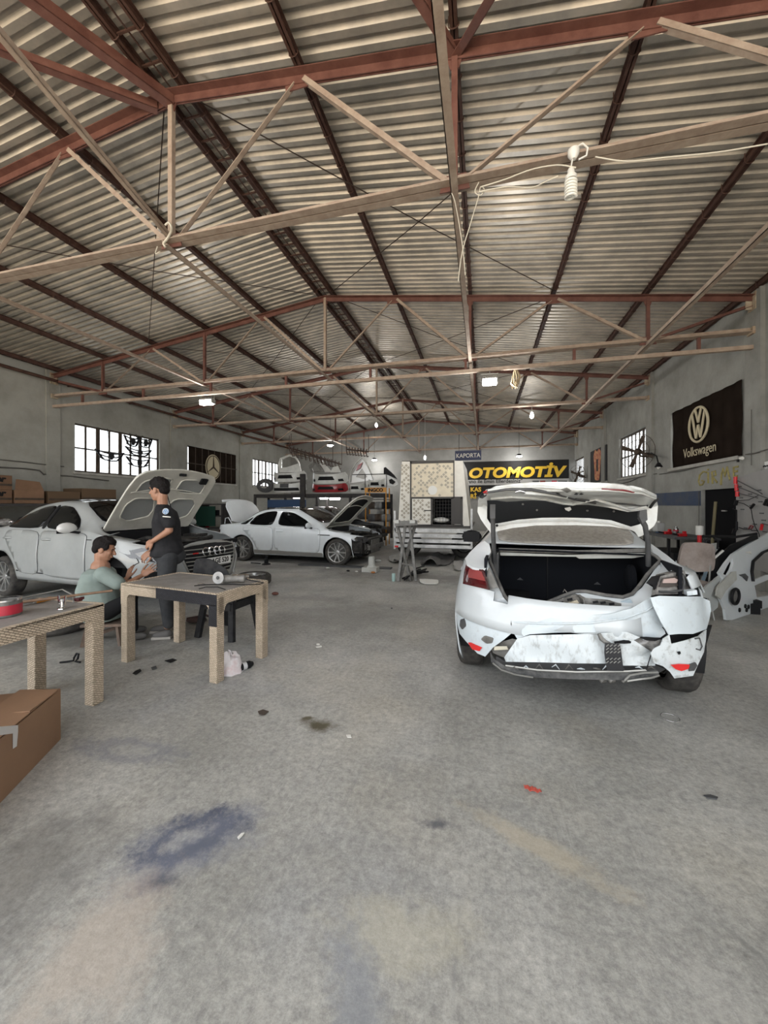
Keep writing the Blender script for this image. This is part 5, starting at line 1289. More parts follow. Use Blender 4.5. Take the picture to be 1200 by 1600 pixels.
# sleeve band and round badge on the sleeve
m = MB(); m.tube([P(266.5,808,-.265), P(261,807.5,-.275), P(254.5,807,-.26)], .006, 6); m.build('sleeve_band', white_pl, t)
vwblue = mat('badge_blue', (.10,.25,.48), .5); bc = P(259, 799, -.245); bn = (-CF+UZ*.15).normalized(); bR = frame(bn, UZ)
m = MB(); m.lathe([(0,.004),(.032,.004),(.034,0)], bc, bn, 24); bd = m.build('round_badge', vwblue, t)
def bpt(x, z, o=.007): return bc+bR@Vector((o, -x, z))
m = MB(); m.tube([bpt(.030*math.cos(a*PI/12), .030*math.sin(a*PI/12)) for a in range(24)], .0022, 5, closed=True)
m.tube([bpt(-.022,.02), bpt(-.009,-.02), bpt(0,-.001), bpt(.009,-.02), bpt(.022,.02)], .0022, 5); m.tube([bpt(-.010,.026), bpt(0,.006), bpt(.010,.026)], .0022, 5); m.build('badge_letters', white_pl, bd)
jeans = mat('dark_grey_jeans', (.030,.032,.035), .9, col2=(.055,.056,.058), scale=5, bump=.3, bscale=12)
m = MB(); blob(m, P(264,865,0), (.145,.175,.13)); 
for dy in (-.09, .09):
    cap_(m, P(262,872,dy), P(259,925,dy*1.1), .105, .078); cap_(m, P(259,925,dy*1.1), P(264,974,dy*1.1), .076, .062)
blob(m, P(272,869,0), (.10,.15,.10))
remesh(m.build('jeans', jeans, t), .012, 4)
shoe = mat('grey_shoe', (.09,.085,.08), .8); sole = mat('pale_sole', (.30,.28,.25), .8)
for dy, dx in ((-.10,0), (.10,-3)):
    m = MB(); a_ = P(262+dx,984,dy); b_ = P(244+dx,986,dy-.02); a_.z = .055; b_.z = .04; cap_(m, a_, b_, .048, .038); s_ = remesh(m.build('shoe', shoe, t), .01, 3)
    m = MB(); a_.z = .018; b_.z = .018; m.beam(a_-(b_-a_).normalized()*.045, b_+(b_-a_).normalized()*.04, [(-.042,-.017,.042,.014)]); m.build('sole', sole, s_, bevel=.008)
# sitting on the low stool, pale green t-shirt
t, P, base = person('person in pale green t-shirt sitting on a low stool, both hands raised to the bumper', 4.12, (165, 1003))
hd = P(163.5, 858.5, 0); Rh = frame(CR*.93+CF*.35-UZ*.28, UZ)
m = MB(); headmesh(m, hd, Rh, 1.02)
nk = P(157, 886, 0); cap_(m, hd+Rh@Vector((-.03,0,-.05)), nk, .050, .054)
shN, shF = P(161, 897, -.14), P(158, 896, .16)
cap_(m, shN, shF, .05, .05); cap_(m, nk, P(155,950), .09, .10)
el, wr = P(191, 917, -.10), P(222, 899, .12)
cap_(m, shN, el, .046, .037); cap_(m, el, wr, .036, .023)
el2, wr2 = P(184, 914, .22), P(199, 903, .30)
cap_(m, shF, el2, .045, .036); cap_(m, el2, wr2, .035, .023)
handmesh(m, wr, frame(P(241,886,.18)-wr, -CF*.9+UZ*.3), .10, 1.08, .14, 1, .75)
handmesh(m, wr2, frame(P(204,888,.36)-wr2, -CF*.9-CR*.3), .12, 1.02, .08, -1, .6)
remesh(m.build('body', skin, t), .0055, 3)
m = MB(); hairmesh(m, hd, Rh, 1.04, .010); remesh(m.build('hair', hairm, t), .008, 2)
for sg in (-1, 1): m = MB(); blob(m, hd+Rh@Vector((.076,sg*.032,.006)), (.008,.010,.004), Rh, 8); blob(m, hd+Rh@Vector((.080,sg*.034,.025)), (.010,.020,.004), Rh, 8); m.build('eye', blackpl, t)
green = mat('pale_green_tshirt', (.235,.285,.26), .9, col2=(.19,.235,.215), scale=5, bump=.5, bscale=7)
m = MB(); tz = [(887,157,.085,.12),(893,155,.12,.19),(905,154,.155,.205),(920,152,.175,.205),(936,154,.185,.20),(950,158,.19,.21),(962,161,.185,.20),(967,162,.16,.18)]
def shf2(i, j):
    y, x, rx, ry = tz[i]; a = 2*PI*j/N; c = P(x, y); w_ = 1+.09*noise.noise(Vector((math.cos(a)*1.8, math.sin(a)*1.8, i*.6+7)))
    return c+CR*(math.cos(a)*rx*w_)+CF*(math.sin(a)*ry*w_)
m.grid(len(tz), N+1, shf2); m.add([shf2(0, j) for j in range(N)], [tuple(range(N))]); m.add([shf2(len(tz)-1, j) for j in range(N)], [tuple(range(N))[::-1]])
cap_(m, shN, P(184,911,-.12), .080, .072); cap_(m, shF, P(178,909,.21), .078, .070)
remesh(m.build('tshirt', green, t), .011, 3)
m = MB(); trs = mat('black_trousers', (.012,.012,.013), .9)
blob(m, P(163,958,0), (.16,.18,.09))
for dy in (-.10, .14):
    kn = P(205,935,dy+.10); an = P(209,982,dy+.16)
    cap_(m, P(167,956,dy), kn, .092, .066); cap_(m, kn, an, .062, .045)
remesh(m.build('trousers', trs, t), .012, 3)
for dy in (-.10, .14):
    m = MB(); a_ = P(208,985,dy+.16); b_ = P(224,985,dy+.20); a_.z = .045; b_.z = .035; cap_(m, a_, b_, .044, .034); remesh(m.build('shoe', shoe, t), .01, 3)
# low wooden stool
wood = mat('old_stool_wood', (.16,.11,.08), .8, col2=(.09,.065,.05), scale=12, stretch=(1,6,1))
sc_ = W(170, 1003, D=4.12); sc_.z = 0
t = thing('low_stool', 'low rough wooden stool carrying the sitting person', 'stool', sc_, YAW+.1)
m = MB(); m.bb((-.20,-.14,.205),(.20,.14,.232)); m.build('seat', wood, t)
for s in (-1, 1): m = MB(); m.beam((s*.15,-.10,.205),(s*.19,-.12,0), [(-.02,-.02,.02,.02)]); m.build('leg', wood, t); m = MB(); m.beam((s*.15,.10,.205),(s*.19,.12,0), [(-.02,-.02,.02,.02)]); m.build('leg', wood, t)
m = MB(); m.beam((-.17,-.11,.09),(.17,.11,.17), .03); m.build('brace', wood, t)
# ------------------------------------------------------------------ right wall and what stands along it
black_void = mat('unlit_interior_black', (.005,.005,.006), .95)  # near-black colour stands in for the darkness of unlit interiors
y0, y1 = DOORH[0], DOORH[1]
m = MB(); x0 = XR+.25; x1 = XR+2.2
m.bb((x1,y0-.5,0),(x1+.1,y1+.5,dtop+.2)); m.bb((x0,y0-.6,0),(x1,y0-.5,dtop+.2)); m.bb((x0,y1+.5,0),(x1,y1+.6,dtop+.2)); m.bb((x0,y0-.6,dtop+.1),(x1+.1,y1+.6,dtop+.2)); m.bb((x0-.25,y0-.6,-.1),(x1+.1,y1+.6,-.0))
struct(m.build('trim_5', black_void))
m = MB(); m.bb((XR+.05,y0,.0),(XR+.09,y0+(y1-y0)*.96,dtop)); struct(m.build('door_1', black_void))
h = MB(); h.box((XR+.035,y0+.45,1.35),(.03,.14,.025)); o = h.build('door_handle', boltm); o.parent = bpy.data.objects['door_1']
def XP(x, y, off=0.0): return W(x, y, X=XR-off)
def wallpatch(poly, off=0.0, th=.01, mt=None, name='p', parent=None, step=12, base=None, X=None, hole=None):
    base = Vector(base) if base is not None else Vector((0,0,0)); m = MB()
    m.patch(poly, lambda x, y: W(x, y, X=(XR-off if X is None else X))-base, step, th, hole=hole, toward=(-1,0,0))
    return m.build(name, mt, parent, loc=None if parent else base)
# dark curtains with emblems in front of the windows
cloth = bpy.data.materials.new('dark_brown_banner_cloth'); cloth.use_nodes = True
nt = cloth.node_tree; nt.nodes.clear(); o_ = nt.nodes.new('ShaderNodeOutputMaterial'); a_ = nt.nodes.new('ShaderNodeBsdfDiffuse'); b_ = nt.nodes.new('ShaderNodeBsdfTranslucent'); x_ = nt.nodes.new('ShaderNodeMixShader')
tc = nt.nodes.new('ShaderNodeTexCoord'); n_ = nt.nodes.new('ShaderNodeTexNoise'); n_.inputs['Scale'].default_value = 3; r_ = nt.nodes.new('ShaderNodeValToRGB')
r_.color_ramp.elements[0].color = (.018,.013,.010,1); r_.color_ramp.elements[1].color = (.040,.030,.024,1)
nt.links.new(tc.outputs['Object'], n_.inputs[0]); nt.links.new(n_.outputs[0], r_.inputs[0]); nt.links.new(r_.outputs[0], a_.inputs[0]); nt.links.new(r_.outputs[0], b_.inputs[0]); x_.inputs[0].default_value = .35
nt.links.new(a_.outputs[0], x_.inputs[1]); nt.links.new(b_.outputs[0], x_.inputs[2]); nt.links.new(x_.outputs[0], o_.inputs[0])
cream = mat('cream_emblem_print', (.50,.44,.30), .8)
w = WR[0]; t = thing('window_banner', 'dark banner with round letter emblem covering the nearest right wall window', 'banner', (XR-.02, (w[0]+w[1])/2, w[2]), group='banners over windows')
O = Vector(t.location)
m = MB(); m.grid(40, 12, lambda i, j: Vector((-.012*math.sin(i*1.1)-.01*math.sin(j*.8+i*.3), w[0]-.14-O.y+(w[1]-w[0]-.0)*i/39, (w[3]-w[2])*j/11-.01-.03*math.sin(i/39*PI)*(1-j/11))))
c = m.build('cloth', cloth, t, smooth=60); md = c.modifiers.new('t','SOLIDIFY'); md.thickness = .004
ey, ez = XP(1096.5, 663).y-O.y, XP(1096.5, 663).z-O.z; er = abs(XP(1096,634).z-XP(1096,692).z)/2
def em(a, b): return Vector((-.045, ey-a*er, ez+b*er))
m = MB(); m.tube([em(math.cos(k*PI/16)*.93, math.sin(k*PI/16)*.93) for k in range(32)], .026, 6, closed=True)
for pts in ([(-.62,.62),(-.22,-.72)], [(-.22,-.72),(.0,-.02)], [(.0,-.02),(.22,-.72)], [(.22,-.72),(.62,.62)], [(-.30,.85),(.0,.12)], [(.30,.85),(.0,.12)]): m.tube([em(*p) for p in pts], .024, 6)
m.build('round_emblem', cream, t)
tb = W(1070, 716, X=XR-.03)
text_mb('Volkswagen', .30, lambda a, b, w_: Vector((-.04+w_, tb.y-O.y-a, tb.z-O.z+b+.0)), .004, width=.92).build('banner_lettering', cream, t)
w = WR[2]; t = thing('window_banner', 'dark poster with a red and orange flaming figure between the right wall windows', 'banner', (XR-.02, (w[0]+w[1])/2, w[2]), group='banners over windows'); O = Vector(t.location)
m = MB(); m.bb((-.02, w[0]-O.y, 0), (.02, w[1]-O.y, w[3]-w[2])); m.build('cloth', mat('grey_dark_poster', (.03,.03,.032), .7), t)
redp = mat('flame_print', (.35,.05,.03), .7, col2=(.55,.28,.10), scale=9, contrast=(.4,.6))
m = MB(); cy, cz = W(935,725,X=XR).y-O.y, W(935,725,X=XR).z-O.z
m.patch(polyround([(-.35,-.65),(.3,-.7),(.45,-.1),(.55,.45),(.25,.62),(.0,.5),(-.3,.65),(-.55,.4),(-.4,-.1)],2), lambda a, b: Vector((-.03, cy-a, cz+b)), .1, .006, hole=[[(-.12,-.3),(-.12,.2),(.14,.2),(.14,-.3)]]); m.build('printed_figure', redp, t)
w = WL[1]; t = thing('window_banner', 'brown curtain with pale oval star emblem hung in the middle left wall window', 'banner', (XL+.03, (w[0]+w[1])/2, w[2]), group='banners over windows'); O = Vector(t.location)
m = MB(); m.grid(40, 10, lambda i, j: Vector((.010*math.sin(i*1.3)-.0, w[0]-O.y+.02+(w[1]-w[0]-.04)*i/39, .03+(w[3]-w[2]-.06)*j/9))); c = m.build('cloth', cloth, t, smooth=60); md = c.modifiers.new('t','SOLIDIFY'); md.thickness = .004
cp = W(333, 730, X=XL+.05); ccy, ccz = cp.y-O.y, cp.z-O.z
m = MB(); m.patch([(.50*math.cos(k*PI/14), .56*math.sin(k*PI/14)) for k in range(28)], lambda a, b: Vector((.03, ccy+a, ccz+b)), .2, .004); em_ = m.build('pale_oval', cream, t)
m = MB(); m.tube([Vector((.045, ccy+.44*math.cos(k*PI/14), ccz+.50*math.sin(k*PI/14))) for k in range(28)], .018, 6, closed=True)
for a in (90, 210, 330): m.tube([Vector((.045,ccy,ccz)), Vector((.045,ccy+.44*math.cos(math.radians(a)),ccz+.50*math.sin(math.radians(a))))], [.04,.008], 6)
m.build('star_emblem', brownf, em_)
for k in range(1, 8):
    yy = w[0]+(w[1]-w[0])*k/8-O.y; m = MB(); m.bb((.012,yy-.02,.02),(.024,yy+.02,w[3]-w[2]-.02)); m.build('bar', brownf, t)
m = MB(); m.bb((.012,w[0]-O.y,(w[3]-w[2])/2-.02),(.024,w[1]-O.y,(w[3]-w[2])/2+.02)); m.build('bar', brownf, t)
# old car grilles hung in front of the first left window
w = WL[0]
def hung(px, label, rows, wv=1.0):
    c = W(px[0], px[1], X=XL+.12); s_ = abs(W(px[0]+px[2],px[1],X=XL+.12).y-c.y)
    t = thing('car_grille', label, 'car grille', c, 0, 'car grilles hung in the window')
    m = MB(); hz = s_*px[3]
    for r in range(rows):
        z = hz*(1-2*r/max(rows-1,1)); m.tube([Vector((0, -s_*(1-.15*r), z+.05)), Vector((.03,-s_*.4,z-.02)), Vector((.05,0,z-.04)), Vector((.03,s_*.4,z-.02)), Vector((0,s_*(1-.15*r),z+.05))], .022, 6)
    m.build('slat', blackpl, t)
    m = MB(); m.tube([(.04,0,-hz),(.05,0,hz)], .05, 8); m.lathe([(.0,.0),(.09,.0),(.09,.03),(0,.03)], (.05,0,0), axis=(1,0,0), n=16); m.build('centre_badge', blackpl, t); m = MB(); m.tube([(0,0,hz),(-.11,0,WL[0][3]-c.z+.02)], .006, 4); m.build('hanging_wire', blackpl, t)
    for sg in (-1, 1): m = MB(); m.tube([(0,sg*s_*.95,hz+.05),(.02,sg*s_*.7,0),(.02,sg*s_*.5,-hz)], .03, 6); m.build('end_frame', blackpl, t)
hung((172,713,22,.22), 'black winged car grille hanging alone in the left part of the window', 3)
hung((206,690,12,.4), 'small black car grille hanging at the top of the window, left of two', 3)
hung((226,692,12,.4), 'small black car grille hanging at the top of the window, right of two', 3)
hung((217,707,20,.16), 'wide black car grille hanging in the middle of the window', 3)
hung((216,723,18,.22), 'black car grille hanging lowest in the right part of the window', 2)
# wall fans and gooseneck lamp
def fan(c, r, label, n=4):
    t = thing('wall_fan', label, 'fan', c, 0, 'fans on the right wall')
    ax = Vector((-.75,-.65,.0)).normalized(); a = ax.cross(UZ_).normalized(); b = UZ_
    m = MB()
    for k in range(3): m.tube([ax*(.05*(1-k*.4))+a*math.cos(q*PI/16)*r*(1-.33*k)+b*math.sin(q*PI/16)*r*(1-.33*k) for q in range(32)], .007, 5, closed=True)
    for k in range(10):
        d = a*math.cos(k*PI/5)+b*math.sin(k*PI/5); m.tube([ax*.08+d*.05, ax*.08+d*r*.6, d*r], .003, 4)
    m.build('cage', brownf, t)
    for k in range(n):
        an = k*2*PI/n+.3; d = a*math.cos(an)+b*math.sin(an); e = a*math.cos(an+PI/2)+b*math.sin(an+PI/2)
        m = MB(); m.add([d*.05-e*.03, d*.05+e*.03, d*r*.92+e*.10+ax*.03, d*r*.92-e*.03], [(0,1,2,3)]); bl_ = m.build('blade', brownf, t); md = bl_.modifiers.new('t','SOLIDIFY'); md.thickness = .006
    m = MB(); m.lathe([(.0,-.12),(.08,-.10),(.10,0),(.07,.06),(0,.07)], axis=tuple(ax), n=18); m.tube([(0,0,0),(.1,.05,-.12),(XR-c[0]-.005,.05,-.15)], .025, 8); m.build('motor', brownf, t, smooth=50)
UZ_ = Vector((0,0,1))
fan(W(996, 706, X=XR-.35), .50, 'dark caged wall fan in front of the bright right wall window')
fan(W(903, 741, X=XR-.35), .42, 'dark wall fan before the farthest right wall window, partly hidden by the boot lid')
p = W(1005, 710, X=XR-.12); q = W(1029, 728, X=XR-.35)
t = thing('gooseneck_lamp', 'black gooseneck wall lamp bending down beside the caged fan', 'wall lamp', q)
m = MB(); m.tube([p-q, W(1018,708,X=XR-.25)-q, W(1026,713,X=XR-.33)-q, Vector((0,0,.04))], .018, 8); m.build('arm', blackpl, t, smooth=60)
m = MB(); m.lathe([(.03,.08),(.05,.05),(.09,-.02),(.085,-.03),(0,.03)], n=16); m.build('lamp_shade', blackpl, t, smooth=50); m = MB(); blob(m, (0,0,-.03), (.04,.04,.05)); m.build('bulb', white_pl, t, smooth=60)
# graffiti
spray = mat('olive_spray_paint', (.36,.31,.10), .8, col2=(.22,.19,.08), scale=20)
base = XP(1090, 745)
t = thing('graffiti', 'olive sprayed letters GIRME on the grey wall above the dark doorway', 'graffiti', base)
GS = {'g': [[(1105,738),(1099,737),(1094,742),(1092,752),(1094,758),(1098,757),(1101,752),(1097,751)]], 'i': [[(1107,738),(1107,755)],[(1106,734),(1107.5,734)]],
 'r': [[(1114,756),(1113,737),(1118,736),(1119,742),(1114,745),(1121,754)]], 'm': [[(1127,758),(1128,740),(1130,732),(1133,744),(1137,730),(1139,742),(1141,750)]], 'e': [[(1154,729),(1147,730),(1147,744),(1153,744)],[(1147,737),(1153,736)]]}
for k, sts in GS.items():
    m = MB()
    for st in sts: m.tube([W(x, y, X=XR-.002)-base for x, y in st], .022, 6)
    m.build('letter', spray, t)
    for v in t.children[-1].data.vertices if False else []: pass
# number plate and tool board
base = XP(1184, 734, .02)
t = thing('wall_number_plate', 'white number plate 32ACT04 screwed to the right wall above the tool board', 'number plate', base)
wallpatch([(1167,729),(1210,718),(1210,732),(1167,743)], .012, .006, platem, 'plate', t, 40, base)
wallpatch([(1167,729),(1171.5,728),(1171.5,742),(1167,743)], .016, .004, bluem, 'blue_band', t, 40, base)
tb = XP(1172.5, 740.5, .02); sl = .0
text_mb('32 ACT 04', .165, lambda a, b, w_: Vector((-.012+w_, tb.y-base.y-a, tb.z-base.z+b)), .003, width=.95, bold=.003).build('plate_letters', inkm, t)
grey_board = mat('grey_tool_board', (.28,.275,.265), .6, col2=(.24,.235,.225), scale=3)
base = XP(1151, 870, .1)
t = thing('tool_board', 'grey pegboard panel on the right wall full of hooks and cables', 'tool board', base)
wallpatch([(1150,747),(1230,722),(1230,905),(1150,880)], .08, .03, grey_board, 'panel', t, 60, base)
m = MB()
for i in range(16):
    p = W(1156+(i*37)%44, 760+(i*53)%100, X=XR-.085)-base; m.box(p, (.006,.10,.02))
m.build('slot', greypl, t)
def onboard(name, label, cat, segs, group=None):
    b0 = W(segs[0][0][0][0], segs[0][0][0][1], X=XR-.13); t = thing(name, label, cat, b0, group=group)
    for pts, r, mt, pn in segs: m = MB(); m.tube([W(x, y, X=XR-.13)-b0 for x, y in pts], r, 7); m.build(pn, mt, t, smooth=60)
redh = mat('red_handle', (.55,.015,.02), .4)
onboard('hanging_tool', 'topmost red handled tool with dark rod at the board corner', 'tool', [([(1149,745),(1149,756)],.03,redh,'handle'),([(1152,751),(1185,768),(1191,772)],.008,greypl,'rod')], 'red handled tools')
onboard('hanging_tool', 'middle red handled tool with the longest dark rod', 'tool', [([(1150,757),(1151,767)],.03,redh,'handle'),([(1153,761),(1200,779)],.008,greypl,'rod')], 'red handled tools')
onboard('hanging_tool', 'lowest red handled tool with a short dark rod', 'tool', [([(1152,768),(1152,776)],.03,redh,'handle'),([(1154,771),(1184,778)],.007,greypl,'rod')], 'red handled tools')
onboard('hanging_cable', 'black cable with a lamp head looping down the tool board', 'cable', [([(1153,782),(1170,781),(1185,774)],.006,blackpl,'cable'),([(1153,785),(1162,787),(1172,793),(1174,797),(1176,810),(1180,823),(1186,834),(1187,845)],.006,blackpl,'cable'),([(1173,794),(1178,788)],.022,blackpl,'lamp_head')])
onboard('hanging_cable', 'black cable with clips hanging at the left edge of the tool board', 'cable', [([(1150,785),(1148,792),(1145,795),(1151,797),(1151,815),(1150,830)],.010,blackpl,'cable'),([(1151,782),(1149,789)],.03,blackpl,'clip'),([(1151,815),(1151,828)],.02,blackpl,'clip'),([(1149,826),(1146,834)],.03,blackpl,'clip')])
onboard('hanging_cable', 'dark cable running right along the bottom of the tool board', 'cable', [([(1154,824),(1163,827),(1173,827),(1175,829),(1184,829)],.007,blackpl,'cable'),([(1170,826),(1173,821),(1177,822),(1174,826)],.012,mat('maroon_clip',(.18,.03,.035),.5),'clip')])
onboard('hanging_tool', 'small red tool hanging low on the tool board at the right edge', 'tool', [([(1191,819),(1189,828)],.022,redh,'handle'),([(1191,818),(1199,820)],.008,greypl,'arm')])
onboard('hanging_clamp', 'pair of black clamps hanging at the right edge of the tool board', 'clamp', [([(1199,781),(1195,789)],.03,blackpl,'jaw'),([(1204,782),(1200,790)],.03,blackpl,'jaw')])
onboard('socket_box', 'small white wall socket beside the covered window', 'socket', [([(1157,716),(1160,716)],.03,white_pl,'cover'),([(1153,718),(1153,722)],.02,blackpl,'plug')])
cab2 = mat('grey_wall_cable', (.10,.095,.085), .8)
def wcable(pts, label, X=None, off=.02, r=.010): 
    P = [W(x, y, X=(XR-off if X is None else X)) for x, y in pts]; m = MB(); m.tube([p-P[0] for p in P], r, 6); return tag(m.build('wall_cable', cab2, smooth=60, loc=P[0]), label, 'cable')
wcable([(1165,710),(1180,708),(1200,702)], 'dark cable running from the wall socket to the right edge', off=.09)
wcable([(1030,741),(1070,735),(1110,724),(1150,716)], 'cable drooping along the wall below the covered window')
wcable([(962,758),(985,752),(1000,745),(1015,742),(1026,740)], 'cable drooping below the window with the fan')
wcable([(1174,640),(1174,700),(1174,727)], 'thin vertical wire above the number plate', off=.09, r=.006)
wcable([(1092,768),(1092,790),(1092,822)], 'pale vertical wire at the edge of the dark doorway', r=.006)
wcable([(0,718),(40,722),(80,727),(100,729)], 'upper dark cable along the left wall', X=XL+.03, r=.014)
wcable([(0,730),(40,732),(62,735),(68,741),(110,744),(170,751)], 'lower dark cable sagging along the left wall under the window', X=XL+.03, r=.018)
# broom stick in the doorway, workbench
p = G(1108, 900); pt = W(1108, 860, X=XR-.3); a = Vector((pt.x, pt.y, 0)); m = MB(); m.tube([(0,0,0),(.12,0.02,W(1109,784,X=XR-.15).z)], .028, 8)
tag(m.build('broom_stick', mat('olive_wood', (.14,.12,.06), .7), smooth=60, loc=a), 'olive wooden pole leaning against the dark doorway', 'pole')
bx0, bx1 = 3.75, 4.55; by1 = 11.0; by0 = 9.0; bz = W(1050, 835, X=4.1).z
t = thing('workbench', 'dark workbench by the right wall, partly behind the wrecked sedan', 'workbench', (4.15, (by0+by1)/2, 0))
m = MB(); m.box((0,0,bz-.02),(bx1-bx0,by1-by0,.04)); m.build('bench_top', greypl, t)
for sx in (-1,1):
    for sy in (-1,1): m = MB(); m.box((sx*.35,sy*.62,(bz-.04)/2),(.05,.05,bz-.04)); m.build('leg', blackpl, t)
m = MB(); m.box((.1,0,.25),(.7,1.2,.4)); m.build('lower_shelf', blackpl, t)
def onbench(px, py, name, label, cat, fn): 
    p = W(px, py, Z=bz+.002); p = W(px, py, X=4.1) if False else p
    t = thing(name, label, cat, Vector((4.05, W(px, 833, X=4.05).y, bz)), YAW); fn(t); return t
def _can(t):
    m = MB(); m.box((0,0,.13),(.22,.15,.22)); m.build('tank', mat('milky_plastic',(.42,.42,.40),.5), t, bevel=.03); m = MB(); m.lathe([(.04,.24),(.04,.28),(0,.28)], n=14); m.build('cap', white_pl, t)
onbench(1029, 833, 'jerry_can', 'milky white plastic canister on the workbench', 'canister', _can)
def _bl(t): m = MB(); m.box((0,-.1,.06),(.14,.10,.12)); m.build('case', mat('blue_plastic',(.02,.10,.30),.4), t, bevel=.01)
onbench(1026, 836, 'blue_case', 'small blue case in front of the milky canister', 'case', _bl)
def _st(t): m = MB(); m.lathe([(.05,0),(.055,.01),(.05,.15),(.03,.17),(.03,.19)], n=16); m.build('can_body', chrome, t, smooth=40); m = MB(); m.lathe([(.052,.03),(.052,.12)], n=16, cap=False); m.build('label', redlab, t)
onbench(1056, 836, 'spray_can', 'silver and red can standing on the workbench', 'spray can', _st)
def _rd(t): m = MB(); m.box((0,0,.03),(.16,.08,.06)); m.box((.06,.02,.08),(.06,.05,.06)); m.build('body', redh, t, bevel=.01); m = MB(); m.tube([(-.08,0,.03),(-.2,0,.05)], .015, 7); m.build('nose', blackpl, t)
onbench(1043, 836, 'red_tool', 'red hand tool lying on the workbench beside the silver can', 'power tool', _rd)
onbench(1066, 836, 'red_tool', 'dark and red hand tool at the right end of the workbench', 'power tool', _rd)
p = W(1093, 850, D=7.2); p.z = .0
t = thing('filter_post', 'white and red cylinder on a thin pole beside the dark doorway', 'cylinder', p)
zz = lambda y: W(1093, y, D=7.2).z
m = MB(); m.lathe([(.055,zz(836)),(.058,zz(835)),(.058,zz(822)),(.05,zz(821.5))], n=20); m.build('white_top', white_pl, t, smooth=40)
m = MB(); m.lathe([(.035,zz(853)),(.035,zz(836))], n=18); m.build('red_bottom', redh, t, smooth=40); m = MB(); m.tube([(0,0,0),(0,0,zz(852))], .012, 6); m.lathe([(.15,0),(.15,.02),(0,.02)], n=18); m.build('pole', blackpl, t)
# chair with pale back
p = W(1072, 900, D=5.1); p.z = 0
t = thing('padded_chair', 'chair with pale stained padded back and thin metal legs behind the wrecked sedan', 'chair', p, YAW)
pad = mat('stained_pale_fabric', (.36,.31,.28), .9, col2=(.22,.18,.16), scale=4)
m = MB(); m.patch(polyround([(-.22,.62),(.22,.62),(.235,.75),(.20,.98),(-.20,1.0),(-.235,.75)],2), lambda a, b: Vector((a, -.16-.05*math.cos(a*6)-.08*(b-.6), b)), .05, .05); m.build('backrest', pad, t, smooth=60)
m = MB(); m.patch(polyround([(-.22,-.2),(.22,-.2),(.22,.24),(-.22,.24)],2), lambda a, b: Vector((a, b, .47)), .06, .06); m.build('seat', pad, t, smooth=50)
for sx in (-1,1):
    for sy in (-1,1): m = MB(); m.tube([(sx*.15,sy*.15,.44),(sx*.20,sy*.2,0)], .011, 7); m.build('leg', boltm, t)
    m = MB(); m.tube([(sx*.15,-.18,.42),(sx*.15,-.2,.7)], .011, 7); m.build('back_post', boltm, t)
# cut-off white body side, leaning black bumper and fender skins
P0 = G(1143, 969); P1 = G(1200, 951); dv = (P1-P0).normalized(); nv = Vector((dv.y, -dv.x, 0)); nv = nv if nv.y < 0 else -nv
def cs(off=0.0, curve=True):
    def f(x, y):
        p = Wp(x, y, P0, nv); k = p.z
        p = Wp(x, y, P0-nv*(.16*max(k-.35,0)), nv); return p+nv*off-Vector((P0.x,P0.y,0))
    return f
t = thing('cut_body_side', 'white cut-off car body side with door openings standing at the right edge', 'car body part', (P0.x, P0.y, 0))
def csp(name, poly, off, mt, th=.02, hole=None, step=8, par=None, rnd=0):
    m = MB(); pts = polyround(poly, rnd) if rnd else poly; m.patch(pts, cs(off), step, th, hole=hole, toward=nv); return m.build(name, mt, par or t, smooth=40)
main = [(1144,969),(1135,969),(1133,952),(1125,934),(1132,926),(1128,917),(1130,905),(1124,895),(1134,880),(1145,866),(1165,853),(1183,843),(1215,826),(1300,815),(1300,945),(1230,942),(1200,949),(1170,960)]
holes_ = [[(1174,908),(1172,893),(1174,877),(1189,863),(1215,852),(1290,845),(1290,885),(1200,898)], [(1179,915),(1200,906),(1290,893),(1290,915),(1200,931),(1183,934)], [(1130,897),(1136,885),(1144,872),(1146,880),(1143,890),(1137,900)]]
csp('outer_panel', main, 0, white_paint, .03, hole=[h_[::-1] for h_ in holes_])
m = MB(); m.tube([cs(.02)(x, y) for x, y in ((1174,908),(1172,893),(1174,877),(1189,863),(1215,852))], .018, 6); m.build('window_seal', blackpl, t, smooth=60)
csp('inner_panel', [(1112,958),(1118,944),(1112,940),(1122,925),(1130,930),(1128,950),(1120,957)], -.04, mat('faded_inner_skin', (.40,.42,.41), .5), .02)
csp('inner_panel', [(1115,930),(1118,915),(1140,893),(1146,892),(1147,905),(1130,922),(1122,936)], .03, undercoat, .02)
csp('inner_panel', [(1100,925),(1108,915),(1120,906),(1128,897),(1130,905),(1120,918),(1112,936),(1102,934)], -.02, mat('faded_inner_skin', (.40,.42,.41), .5), .02)
cc = cs(.04)(1143, 931)
m = MB(); m.tube([cc+dv*.105*math.cos(k*PI/12)+Vector((0,0,.095*math.sin(k*PI/12))) for k in range(24)], .018, 7, closed=True); m.build('speaker_ring', blackpl, t, smooth=60)
m = MB(); m.lathe([(0,0),(.09,.0),(.09,.02),(.04,.005)], cs(.01)(1143,931), axis=tuple(nv), n=20); m.build('speaker_cone', steelm, t, smooth=50)
for x, y in ((1164,947),(1166,953),(1155,953),(1169,948)): m = MB(); m.lathe([(.0,.012),(.028,.01),(.03,0)], cs(.0)(x, y), axis=tuple(nv), n=12); m.build('rubber_plug', blackpl, t)
csp('clip_bracket', [(1154,898),(1163,896),(1168,901),(1166,908),(1160,902)], .01, greypl, .01, step=5)
csp('clip_bracket', [(1164,863),(1172,861),(1173,866),(1170,864)], .01, white_pl, .01, step=5)
m = MB(); P = cs(-.05)(1175, 962); P.z = .07; m.box(P, (.22,.14,.14)); m.box(P+Vector((.1,0,.06)),(.08,.1,.1)); m.build('torn_foot', blackpl, t)
